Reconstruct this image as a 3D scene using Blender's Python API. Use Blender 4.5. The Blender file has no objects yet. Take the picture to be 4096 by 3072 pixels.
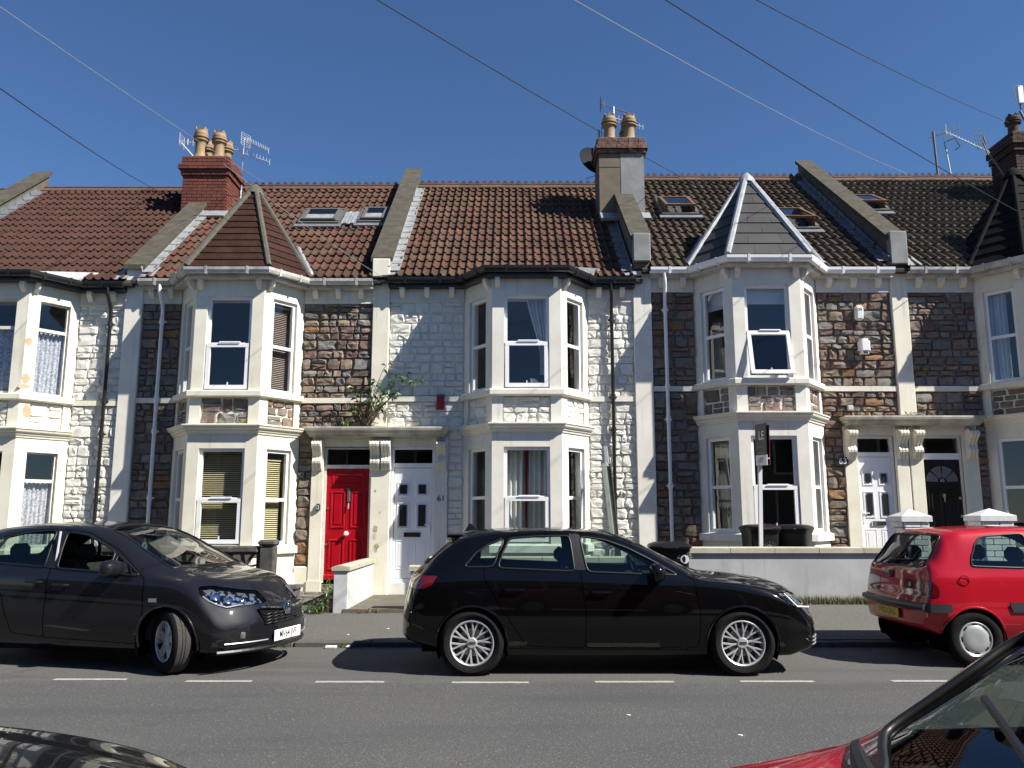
import bpy, bmesh, math, random
import numpy as np
from mathutils import Matrix, Vector
random.seed(7)
SC = bpy.context.scene
COL = SC.collection
RAD = math.radians

# ------------------------------------------------------------------ camera, sky, sun, exposure
cam_d = bpy.data.cameras.new('camera')
cam_d.lens = 28.97
cam_d.sensor_width = 36.0
cam_d.clip_start = 0.05
cam_d.clip_end = 2000
cam = bpy.data.objects.new('camera', cam_d)
cam.location = (0, -15, 1.5)
cam.rotation_euler = (RAD(90 + 9.3), 0, 0)
COL.objects.link(cam)
SC.camera = cam

SUN_EL, SUN_AZ = RAD(43.5), RAD(115.0)        # azimuth clockwise from +Y
world = bpy.data.worlds.new('World')
SC.world = world
world.use_nodes = True
wn = world.node_tree.nodes
wl = world.node_tree.links
sky = wn.new('ShaderNodeTexSky')
sky.sky_type = 'NISHITA'
sky.sun_disc = False
sky.sun_elevation = SUN_EL
sky.sun_rotation = SUN_AZ
sky.altitude = 60
sky.air_density = 1.0
sky.dust_density = 0.0
sky.ozone_density = 10.0
bg = wn['Background']
bg.inputs['Strength'].default_value = 0.062
wl.new(sky.outputs[0], bg.inputs['Color'])

sun_d = bpy.data.lights.new('sun', 'SUN')
sun_d.energy = 5.0
sun_d.angle = RAD(0.53)
sun_d.color = (1.0, 0.95, 0.86)
sun = bpy.data.objects.new('sun', sun_d)
sdir = Vector((math.sin(SUN_AZ) * math.cos(SUN_EL), math.cos(SUN_AZ) * math.cos(SUN_EL), math.sin(SUN_EL)))
sun.rotation_euler = sdir.to_track_quat('Z', 'Y').to_euler()
sun.location = (20, -30, 30)
COL.objects.link(sun)

SC.view_settings.view_transform = 'Standard'
SC.view_settings.look = 'None'
SC.view_settings.exposure = 0.9
SC.view_settings.gamma = 1
SC.view_settings.use_curve_mapping = False
SC.render.engine = 'CYCLES'
SC.cycles.max_bounces = 8
SC.cycles.transparent_max_bounces = 24
SC.cycles.caustics_reflective = False
SC.cycles.caustics_refractive = False

# ------------------------------------------------------------------ materials
MATS = {}
def mat(name, c1, c2=None, scale=6.0, rough=0.7, metal=0.0, bump=0.0, bscale=60.0, rnd=0.0, spec=0.5,
        coat=0.0, lo=0.38, hi=0.62, c3=None, scale3=1.2, lo3=0.5, hi3=0.7, stretch=None, emit=0.0, detail=6.0, bdist=0.01, hue=0.0, streak=None):
    if name in MATS:
        return MATS[name]
    m = bpy.data.materials.new(name)
    m.use_nodes = True
    N, K = m.node_tree.nodes, m.node_tree.links
    b = N['Principled BSDF']
    b.inputs['Base Color'].default_value = (*c1, 1)
    b.inputs['Roughness'].default_value = rough
    b.inputs['Metallic'].default_value = metal
    b.inputs['Specular IOR Level'].default_value = spec
    if coat:
        b.inputs['Coat Weight'].default_value = coat
        b.inputs['Coat Roughness'].default_value = 0.03
    col = None
    geo = None
    if c2 or bump or c3:
        geo = N.new('ShaderNodeNewGeometry').outputs['Position']
        if stretch:
            mp = N.new('ShaderNodeVectorMath')
            mp.operation = 'MULTIPLY'
            mp.inputs[1].default_value = stretch
            K.new(geo, mp.inputs[0])
            geo = mp.outputs[0]
    def noise(sc, lo_, hi_, det=detail):
        n = N.new('ShaderNodeTexNoise')
        n.inputs['Scale'].default_value = sc
        n.inputs['Detail'].default_value = det
        n.inputs['Roughness'].default_value = 0.62
        K.new(geo, n.inputs['Vector'])
        r = N.new('ShaderNodeMapRange')
        r.inputs['From Min'].default_value = lo_
        r.inputs['From Max'].default_value = hi_
        K.new(n.outputs[0], r.inputs[0])
        return r.outputs[0]
    def mix(fac, a, bcol):
        x = N.new('ShaderNodeMix')
        x.data_type = 'RGBA'
        K.new(fac, x.inputs[0])
        if isinstance(a, tuple):
            x.inputs[6].default_value = (*a, 1)
        else:
            K.new(a, x.inputs[6])
        x.inputs[7].default_value = (*bcol, 1)
        return x.outputs[2]
    if c2:
        col = mix(noise(scale, lo, hi), c1, c2)
    if c3:
        col = mix(noise(scale3, lo3, hi3), col if col else c1, c3)
    if streak:
        sp = N.new('ShaderNodeVectorMath'); sp.operation = 'MULTIPLY'; sp.inputs[1].default_value = (9, 9, .55)
        K.new(N.new('ShaderNodeNewGeometry').outputs['Position'], sp.inputs[0])
        g0 = geo; geo = sp.outputs[0]
        col = mix(noise(1.0, streak[1], streak[2], 5), col if col else c1, streak[0]); geo = g0
    if rnd or hue:
        oi = N.new('ShaderNodeObjectInfo')
        hs = N.new('ShaderNodeHueSaturation')
        r = N.new('ShaderNodeMapRange')
        r.inputs['To Min'].default_value = 1 - rnd
        r.inputs['To Max'].default_value = 1 + rnd
        K.new(oi.outputs['Random'], r.inputs[0])
        K.new(r.outputs[0], hs.inputs['Value'])
        if hue:
            mu = N.new('ShaderNodeMath'); mu.operation = 'MULTIPLY'; mu.inputs[1].default_value = 7.31
            fr = N.new('ShaderNodeMath'); fr.operation = 'FRACT'
            r2 = N.new('ShaderNodeMapRange'); r2.inputs['To Min'].default_value = 0.5 - hue; r2.inputs['To Max'].default_value = 0.5 + hue
            K.new(oi.outputs['Random'], mu.inputs[0]); K.new(mu.outputs[0], fr.inputs[0]); K.new(fr.outputs[0], r2.inputs[0]); K.new(r2.outputs[0], hs.inputs['Hue'])
        if col:
            K.new(col, hs.inputs['Color'])
        else:
            hs.inputs['Color'].default_value = (*c1, 1)
        col = hs.outputs[0]
    if col:
        K.new(col, b.inputs['Base Color'])
    if bump:
        n = N.new('ShaderNodeTexNoise')
        n.inputs['Scale'].default_value = bscale
        n.inputs['Detail'].default_value = 8
        n.inputs['Roughness'].default_value = 0.65
        K.new(geo, n.inputs['Vector'])
        bp = N.new('ShaderNodeBump')
        bp.inputs['Strength'].default_value = bump
        bp.inputs['Distance'].default_value = bdist
        K.new(n.outputs[0], bp.inputs['Height'])
        K.new(bp.outputs[0], b.inputs['Normal'])
    if emit:
        b.inputs['Emission Color'].default_value = (*c1, 1)
        b.inputs['Emission Strength'].default_value = emit
    MATS[name] = m
    return m

def glass(name, tint=(0.9, 0.95, 0.95), ior=1.5, rough=0.0, gloss=(1, 1, 1)):
    if name in MATS:
        return MATS[name]
    m = bpy.data.materials.new(name)
    m.use_nodes = True
    N, K = m.node_tree.nodes, m.node_tree.links
    N.remove(N['Principled BSDF'])
    t = N.new('ShaderNodeBsdfTransparent'); t.inputs[0].default_value = (*tint, 1)
    g = N.new('ShaderNodeBsdfGlossy'); g.inputs['Roughness'].default_value = rough; g.inputs[0].default_value = (*gloss, 1)
    f0 = ((ior - 1) / (ior + 1)) ** 2
    ge = N.new('ShaderNodeNewGeometry')
    dp = N.new('ShaderNodeVectorMath'); dp.operation = 'DOT_PRODUCT'
    K.new(ge.outputs['Normal'], dp.inputs[0]); K.new(ge.outputs['Incoming'], dp.inputs[1])
    def mth(op, a, b=None):
        q = N.new('ShaderNodeMath'); q.operation = op
        for i, v in enumerate((a, b)):
            if v is None: continue
            if isinstance(v, float): q.inputs[i].default_value = v
            else: K.new(v, q.inputs[i])
        return q.outputs[0]
    c = mth('SUBTRACT', 1.0, mth('ABSOLUTE', dp.outputs['Value']))
    fr = mth('ADD', mth('MULTIPLY', mth('POWER', c, 5.0), 1.0 - f0), f0)
    x = N.new('ShaderNodeMixShader')
    K.new(fr, x.inputs[0]); K.new(t.outputs[0], x.inputs[1]); K.new(g.outputs[0], x.inputs[2])
    K.new(x.outputs[0], N['Material Output'].inputs[0])
    MATS[name] = m
    return m

def asphalt(name, c1, c2, c3, speck, band=None):
    m = bpy.data.materials.new(name)
    m.use_nodes = True
    N, K = m.node_tree.nodes, m.node_tree.links
    b = N['Principled BSDF']
    b.inputs['Roughness'].default_value = 0.85
    b.inputs['Specular IOR Level'].default_value = 0.3
    g = N.new('ShaderNodeNewGeometry').outputs['Position']
    def nz(s, d, lo, hi):
        n = N.new('ShaderNodeTexNoise'); n.inputs['Scale'].default_value = s; n.inputs['Detail'].default_value = d
        K.new(g, n.inputs['Vector'])
        r = N.new('ShaderNodeMapRange'); r.inputs['From Min'].default_value = lo; r.inputs['From Max'].default_value = hi
        K.new(n.outputs[0], r.inputs[0]); return r.outputs[0]
    def mx(f, a, c):
        x = N.new('ShaderNodeMix'); x.data_type = 'RGBA'; K.new(f, x.inputs[0])
        for i, v in ((6, a), (7, c)):
            if isinstance(v, tuple): x.inputs[i].default_value = (*v, 1)
            else: K.new(v, x.inputs[i])
        return x.outputs[2]
    c = mx(nz(0.7, 5, 0.35, 0.65), c1, c2)
    c = mx(nz(55, 4, 0.42, 0.62), c, c3)
    v = N.new('ShaderNodeTexVoronoi'); v.inputs['Scale'].default_value = 70
    K.new(g, v.inputs['Vector'])
    vr = N.new('ShaderNodeMapRange'); vr.inputs['From Min'].default_value = 0.90; vr.inputs['From Max'].default_value = 0.97
    sp = N.new('ShaderNodeSeparateColor'); K.new(v.outputs['Color'], sp.inputs[0]); K.new(sp.outputs[0], vr.inputs[0])
    c = mx(vr.outputs[0], c, speck)
    if band:
        sx = N.new('ShaderNodeSeparateXYZ'); K.new(g, sx.inputs[0])
        n0 = N.new('ShaderNodeTexNoise'); n0.inputs['Scale'].default_value = 3; n0.inputs['Detail'].default_value = 6; K.new(g, n0.inputs['Vector'])
        ad = N.new('ShaderNodeMath'); ad.operation = 'MULTIPLY_ADD'; ad.inputs[1].default_value = .5; K.new(n0.outputs[0], ad.inputs[0]); K.new(sx.outputs['Y'], ad.inputs[2])
        br = N.new('ShaderNodeMapRange'); br.inputs['From Min'].default_value = band - .12 + .25; br.inputs['From Max'].default_value = band + .12 + .25; br.inputs['To Max'].default_value = .55
        K.new(ad.outputs[0], br.inputs[0])
        c = mx(br.outputs[0], c, (0.115, 0.11, 0.1))
        st = N.new('ShaderNodeVectorMath'); st.operation = 'MULTIPLY'; st.inputs[1].default_value = (.25, 1.6, 1); K.new(g, st.inputs[0])
        g2 = g; g = st.outputs[0]
        f = nz(1.1, 4, .52, .8); c = mx(f, c, (0.06, 0.06, 0.061)); g = g2
        vc = N.new('ShaderNodeTexVoronoi'); vc.feature = 'DISTANCE_TO_EDGE'; vc.inputs['Scale'].default_value = .42
        nd = N.new('ShaderNodeTexNoise'); nd.inputs['Scale'].default_value = 2.5; nd.inputs['Detail'].default_value = 8; K.new(g, nd.inputs['Vector'])
        dm = N.new('ShaderNodeMix'); dm.data_type = 'RGBA'; dm.blend_type = 'LINEAR_LIGHT'; dm.inputs[0].default_value = .22; K.new(g, dm.inputs[6]); K.new(nd.outputs[1], dm.inputs[7]); K.new(dm.outputs[2], vc.inputs['Vector'])
        vr2 = N.new('ShaderNodeMapRange'); vr2.inputs['From Min'].default_value = .0; vr2.inputs['From Max'].default_value = .006; vr2.inputs['To Min'].default_value = .2; vr2.inputs['To Max'].default_value = 0
        K.new(vc.outputs['Distance'], vr2.inputs[0]); c = mx(vr2.outputs[0], c, (0.03, 0.03, 0.03))
    K.new(c, b.inputs['Base Color'])
    bp = N.new('ShaderNodeBump'); bp.inputs['Strength'].default_value = 0.6; bp.inputs['Distance'].default_value = 0.006
    K.new(v.outputs['Distance'], bp.inputs['Height']); K.new(bp.outputs[0], b.inputs['Normal'])
    MATS[name] = m
    return m

asphalt('asphalt', (0.0756, 0.0756, 0.07398), (0.09288, 0.0918, 0.08856), (0.0648, 0.0648, 0.06426), (0.1188, 0.1188, 0.1134), band=-7.0)
asphalt('pavement', (0.1058, 0.1004, 0.09072), (0.1296, 0.122, 0.108), (0.09288, 0.08856, 0.07992), (0.1512, 0.1458, 0.135))
mat('road_paint', (0.3844, 0.3844, 0.3596), (0.279, 0.279, 0.2604), scale=25, rough=0.7)
mat('kerb', (0.1, 0.095, 0.0825), (0.075, 0.07, 0.06), scale=9, rough=0.85, bump=0.3, rnd=0.12)
mat('ground', (0.12, 0.11, 0.08), (0.08, 0.09, 0.05), scale=2, rough=1)
mat('concrete', (0.17, 0.16, 0.13), (0.12, 0.11, 0.085), scale=4, rough=0.9, bump=0.3, c3=(0.1, 0.1, 0.065), scale3=2.2)
# render and paint
mat('cream', (0.78, 0.745, 0.62), (0.70, 0.66, 0.53), scale=2.2, rough=0.75, bump=0.12, bscale=45, c3=(0.6, 0.55, 0.42), scale3=1.1, lo3=0.62, hi3=0.85, streak=((0.5, 0.46, 0.36), .58, .8))
mat('cream2', (0.75, 0.73, 0.66), (0.68, 0.65, 0.57), scale=2.2, rough=0.75, bump=0.12, bscale=45, c3=(0.5, 0.46, 0.38), scale3=1.3, lo3=0.66, hi3=0.9, streak=((0.5, 0.47, 0.41), .58, .8))
mat('stained', (0.62, 0.58, 0.48), (0.36, 0.33, 0.26), scale=3.5, rough=0.85, bump=0.25, bscale=35, stretch=(1, 1, 0.25))
mat('white_stone', (0.74, 0.725, 0.66), (0.66, 0.645, 0.58), scale=5, rough=0.75, bump=0.3, bscale=30, bdist=0.02)
mat('white_mortar', (0.72, 0.705, 0.64), (0.64, 0.625, 0.56), scale=5, rough=0.85, bump=0.2)
mat('bare_stone', (0.5, 0.37, 0.24), (0.42, 0.3, 0.19), scale=9, rough=0.9, bump=0.3)
mat('upvc', (0.82, 0.82, 0.83), rough=0.3)
mat('timber_white', (0.74, 0.72, 0.66), (0.6, 0.57, 0.5), scale=12, rough=0.5)
mat('fascia_grey', (0.55, 0.54, 0.5), (0.36, 0.35, 0.33), scale=5, rough=0.6)
mat('render_grey', (0.42, 0.43, 0.425), (0.36, 0.37, 0.365), scale=2.5, rough=0.9, bump=0.15, c3=(0.255, 0.2635, 0.221), scale3=1.4, lo3=0.55, hi3=0.8, streak=((0.25, 0.255, 0.23), .56, .8))
mat('mortar', (0.23, 0.2, 0.165), (0.17, 0.145, 0.12), scale=9, rough=0.95, bump=0.3)
STONE = []
for i, (a, b_) in enumerate([((0.222, 0.175, 0.133), (0.148, 0.115, 0.092)), ((0.193, 0.172, 0.148), (0.130, 0.119, 0.103)), ((0.230, 0.160, 0.125), (0.160, 0.108, 0.086)),
                             ((0.267, 0.207, 0.148), (0.185, 0.139, 0.097)), ((0.185, 0.115, 0.092), (0.133, 0.082, 0.066)), ((0.296, 0.170, 0.082), (0.193, 0.106, 0.054)),
                             ((0.230, 0.217, 0.193), (0.162, 0.148, 0.133))]):
    STONE.append(mat('stone_%d' % i, a, b_, scale=14, rough=0.92, bump=0.55, bscale=38, rnd=0.18, bdist=0.02))
WHITE = [mat('white_stone', None)]
# roofs
mat('tile_orange', (0.1058, 0.0529, 0.0345), (0.0713, 0.046, 0.0345), scale=5, spec=.12, rough=0.85, rnd=0.2, hue=0.012, bump=0.25, bscale=50, c3=(0.0575, 0.046, 0.03565), scale3=2.5, lo3=0.5, hi3=0.72)
mat('tile_red', (0.09632, 0.0448, 0.03024), (0.06496, 0.0392, 0.03024), scale=4, spec=.12, rough=0.85, rnd=0.2, hue=0.012, bump=0.25, bscale=50, c3=(0.056, 0.04592, 0.0336), scale3=2.0, lo3=0.52, hi3=0.75)
mat('tile_brown', (0.0616, 0.0308, 0.0242), (0.0495, 0.0264, 0.0209), scale=3, spec=.12, rough=0.85, rnd=0.1, bump=0.25, bscale=60)
mat('tile_dark', (0.07, 0.0504, 0.0378), (0.0518, 0.0392, 0.0308), scale=5, spec=.1, rough=0.85, rnd=0.18, bump=0.25, bscale=50)
mat('tile_olive', (0.0891, 0.0675, 0.0486), (0.0648, 0.05265, 0.03915), scale=5, spec=.1, rough=0.85, rnd=0.18, bump=0.25, bscale=50)
mat('plain_tile', (0.045, 0.02088, 0.01512), (0.0342, 0.01656, 0.01296), scale=5, spec=.1, rough=0.85, rnd=0.14, bump=0.2, bscale=60)
mat('slate', (0.0591, 0.0591, 0.0591), (0.04815, 0.04815, 0.04902), scale=3, spec=.2, rough=0.6, rnd=0.1, bump=0.1)
mat('slate_dark_shaded', (0.012, 0.0115, 0.011), (0.009, 0.009, 0.009), scale=3, rough=0.9, spec=0.1, rnd=0.15, bump=0.1)  # near black: shadow over the end bay roof is put into the colour
mat('ridge', (0.115, 0.06, 0.0425), (0.08, 0.0475, 0.035), scale=8, rough=0.9, rnd=0.2, bump=0.3)
mat('deck', (0.03, 0.026, 0.022), rough=1)
mat('coping', (0.0912, 0.08436, 0.0684), (0.06612, 0.06019, 0.04788), scale=5, spec=.1, rough=0.95, bump=0.4, bscale=50, c3=(0.114, 0.1049, 0.0684), scale3=3.5, lo3=0.56, hi3=0.72)
mat('parapet', (0.12, 0.108, 0.084), (0.084, 0.075, 0.06), scale=4, rough=0.95, bump=0.3)
mat('mortar_hip', (0.1, 0.0925, 0.075), (0.065, 0.06, 0.0475), scale=12, rough=0.95, bump=0.5)
mat('lead', (0.216, 0.228, 0.246), (0.156, 0.168, 0.18), scale=9, rough=0.5, metal=0.25, rnd=0.12)  # darkened grey; shadow beside the parapet flashings is put into the colour
mat('lead_pale', (0.35, 0.364, 0.378), (0.252, 0.266, 0.28), scale=8, rough=0.5, metal=0.2)
mat('brick', (0.155, 0.0434, 0.0279), (0.1116, 0.031, 0.02232), scale=14, rough=0.9, rnd=0.22, bump=0.4)
mat('brick_old', (0.11, 0.04, 0.03), (0.17, 0.12, 0.1), scale=9, rough=0.95, rnd=0.25, bump=0.4)
mat('brick_dark', (0.075, 0.04, 0.03), (0.045, 0.03, 0.025), scale=9, rough=0.95, rnd=0.25, bump=0.4)
mat('brick_mortar', (0.15, 0.12, 0.096), (0.096, 0.072, 0.06), scale=9, rough=0.95)
mat('terracotta', (0.301, 0.21, 0.1085), (0.238, 0.154, 0.077), scale=5, rough=0.7, bump=0.15, c3=(0.175, 0.112, 0.07), scale3=3, lo3=0.55, hi3=0.75)
mat('render_tan', (0.1725, 0.1425, 0.1013), (0.135, 0.1125, 0.0825), scale=4, rough=0.95, bump=0.25)
mat('render_pale', (0.264, 0.268, 0.268), (0.2, 0.204, 0.208), scale=4, rough=0.95, bump=0.2)
mat('metal_grey', (0.45, 0.46, 0.47), rough=0.4, metal=0.6)
mat('aerial', (0.62, 0.62, 0.62), rough=0.4, metal=0.3)
mat('aerial_dark', (0.12, 0.12, 0.125), rough=0.5, metal=0.3)
mat('dish', (0.012, 0.013, 0.02), rough=0.7, spec=0.1)
mat('black_plastic', (0.012, 0.012, 0.013), rough=0.35)
mat('bin_plastic', (0.006, 0.006, 0.007), (0.010, 0.010, 0.011), scale=20, rough=0.4, spec=0.35)
mat('grey_plastic', (0.12, 0.12, 0.12), rough=0.5)
mat('wood_frame', (0.2, 0.1, 0.045), (0.14, 0.07, 0.03), scale=20, rough=0.5, stretch=(8, 8, 1))
mat('skylight_frame', (0.13, 0.125, 0.12), rough=0.5, metal=0.2)
mat('room', (0.24, 0.22, 0.19), rough=1)
mat('room_dark', (0.06, 0.055, 0.05), rough=1)
mat('red_door', (0.42, 0.006, 0.016), (0.37, 0.005, 0.013), scale=3, rough=0.22, coat=0.4)
mat('black_door', (0.006, 0.006, 0.006), rough=0.25)
mat('brass', (0.55, 0.42, 0.18), rough=0.3, metal=0.9)
mat('ceramic', (0.85, 0.85, 0.82), rough=0.15)
mat('red_box', (0.3, 0.008, 0.022), rough=0.6)
mat('curtain_white', (0.66, 0.66, 0.67), rough=0.9)
mat('curtain_grey', (0.62, 0.65, 0.6), (0.7, 0.73, 0.67), scale=3, rough=0.9)
mat('curtain_red', (0.25, 0.02, 0.03), rough=0.9)
mat('blind_cream', (0.78, 0.68, 0.4), rough=0.5)
mat('blind_brown', (0.5, 0.4, 0.35), rough=0.5)
mat('blind_white', (0.6, 0.64, 0.7), rough=0.7)
mat('net', (0.62, 0.62, 0.66), (0.32, 0.32, 0.36), scale=30, rough=1, lo=0.45, hi=0.55)
mat('white_num', (0.8, 0.8, 0.78), rough=0.4)
mat('black_num', (0.01, 0.01, 0.01), rough=0.4)
mat('number_plaque', (0.018, 0.018, 0.018), (0.04, 0.04, 0.04), scale=60, rough=0.4)
mat('sign_navy', (0.012, 0.012, 0.022), rough=0.3)
mat('sign_maroon', (0.13, 0.012, 0.03), rough=0.35)
mat('sign_white', (0.7, 0.7, 0.7), rough=0.4)
mat('sign_teal', (0.2, 0.28, 0.25), rough=0.35)
mat('sign_teal2', (0.32, 0.42, 0.38), rough=0.35)
mat('leaf', (0.09, 0.17, 0.03), (0.06, 0.12, 0.02), scale=25, rough=0.5, rnd=0.2)
mat('stem', (0.14, 0.1, 0.05), rough=0.8)
mat('grass', (0.13, 0.14, 0.055), (0.2, 0.18, 0.09), scale=12, rough=0.8)
mat('dry_leaf', (0.22, 0.1, 0.03), (0.14, 0.07, 0.02), scale=30, rough=0.8)
mat('litter', (0.7, 0.68, 0.62), rough=0.6)
mat('screen_block', (0.05, 0.047, 0.042), (0.09, 0.085, 0.075), scale=8, rough=0.95, bump=0.3)
mat('post_concrete', (0.084, 0.0805, 0.07), (0.0525, 0.0504, 0.0455), scale=9, rough=0.95, bump=0.3, c3=(0.245, 0.238, 0.21), scale3=5, lo3=0.6, hi3=0.75)
mat('paving_stone', (0.165, 0.15, 0.12), (0.11, 0.1, 0.08), scale=8, rough=0.9, bump=0.3, rnd=0.25)
mat('paving_joint', (0.21, 0.2, 0.17), (0.15, 0.14, 0.115), scale=12, rough=0.95)
mat('path', (0.13, 0.12, 0.095), (0.095, 0.0875, 0.065), scale=3, rough=0.95, bump=0.3, c3=(0.07, 0.0675, 0.04), scale3=1.8, lo3=0.55, hi3=0.75)
mat('wall_white', (0.558, 0.567, 0.558), (0.45, 0.459, 0.45), scale=4, rough=0.85, bump=0.15, c3=(0.27, 0.288, 0.216), scale3=2.2, lo3=0.6, hi3=0.85)
mat('coping_cream', (0.45, 0.4275, 0.345), (0.375, 0.3525, 0.2775), scale=5, rough=0.85, bump=0.15, rnd=0.06)
mat('pier_white', (0.68, 0.68, 0.68), (0.6, 0.6, 0.6), scale=8, rough=0.7, bump=0.2, rnd=0.05)
mat('wire', (0.02, 0.02, 0.022), rough=0.6)
mat('wire_pale', (0.3, 0.31, 0.33), rough=0.5)
# vehicles
mat('paint_black', (0.0022, 0.0022, 0.0026), rough=0.4, coat=0.75, spec=0.02)
mat('paint_grey', (0.009, 0.009, 0.0115), rough=0.4, metal=0.0, coat=0.8, spec=0.08)
mat('paint_red', (0.42, 0.006, 0.018), rough=0.4, coat=1.0, spec=0.1)
mat('paint_red2', (0.46, 0.004, 0.02), rough=0.35, coat=1.0)
mat('trim_black', (0.008, 0.008, 0.008), rough=0.45)
mat('bumper_strip', (0.03, 0.031, 0.034), rough=0.45)
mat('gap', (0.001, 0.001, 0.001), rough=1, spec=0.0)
mat('tyre', (0.008, 0.0078, 0.0075), (0.012, 0.0115, 0.011), scale=30, rough=0.9, spec=0.15)
mat('tread', (0.045, 0.042, 0.036), (0.03, 0.028, 0.025), scale=40, rough=0.9)
mat('alloy', (0.62, 0.62, 0.61), rough=0.35, metal=0.55)
mat('alloy_dark', (0.05, 0.05, 0.052), rough=0.5, metal=0.5)
mat('hubcap', (0.5, 0.51, 0.51), rough=0.35, metal=0.5)
mat('chrome', (0.8, 0.8, 0.8), rough=0.08, metal=1.0)
mat('lamp_red', (0.12, 0.004, 0.006), rough=0.12, coat=1.0)
mat('lamp_mix', (0.03, 0.03, 0.035), (0.8, 0.82, 0.85), scale=16, rough=0.12, metal=0.9, lo=0.48, hi=0.56, detail=1.5)
mat('lamp_dark', (0.02, 0.02, 0.022), rough=0.2, spec=0.6)
mat('lamp_in', (0.5, 0.5, 0.5), rough=0.15, metal=0.8)
mat('plate_white', (0.75, 0.75, 0.74), rough=0.35)
mat('plate_yellow', (0.62, 0.42, 0.02), rough=0.35)
mat('cabin', (0.018, 0.018, 0.019), rough=0.8)
mat('seat', (0.02, 0.02, 0.021), (0.028, 0.028, 0.03), scale=30, rough=0.9)
mat('orange', (0.6, 0.22, 0.01), rough=0.4)
mat('grille', (0.006, 0.006, 0.006), rough=0.3)
glass('window_glass', (0.85, 0.87, 0.88), 1.72)
glass('car_glass', (0.62, 0.72, 0.69), 1.52)
glass('screen_glass', (0.42, 0.5, 0.47), 1.7)
glass('lamp_glass', (0.92, 0.94, 0.96), 1.5)

# ------------------------------------------------------------------ object helpers
def thing(name, label, cat, loc=(0, 0, 0), rotz=0.0, group=None):
    o = bpy.data.objects.new(name, None)
    o.empty_display_size = 0.2
    o.location = loc
    o.rotation_euler = (0, 0, rotz)
    COL.objects.link(o)
    tag(o, label, cat, group)
    return o
def tag(o, label, cat, group=None):
    o['label'] = label
    o['category'] = cat
    if group:
        o['group'] = group
    return o
def put(me, name, parent=None, local=False):
    o = bpy.data.objects.new(name, me)
    COL.objects.link(o)
    if parent is not None:
        o.parent = parent
        if not local and parent.type == 'EMPTY':
            o.matrix_parent_inverse = Matrix.Translation(-parent.location)
    return o
def struct(o):
    o['kind'] = 'structure'
    return o
class Fr:
    """local frame: s along u, o outward along n, z up"""
    def __init__(self, ox, oy, ux, uy, oz=0.0):
        l = math.hypot(ux, uy)
        self.o = (ox, oy, oz); self.u = (ux / l, uy / l); self.n = (uy / l, -ux / l)
        self.ang = math.atan2(uy, ux)
    def __call__(self, s, o, z):
        return (self.o[0] + self.u[0] * s + self.n[0] * o, self.o[1] + self.u[1] * s + self.n[1] * o, self.o[2] + z)
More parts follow.
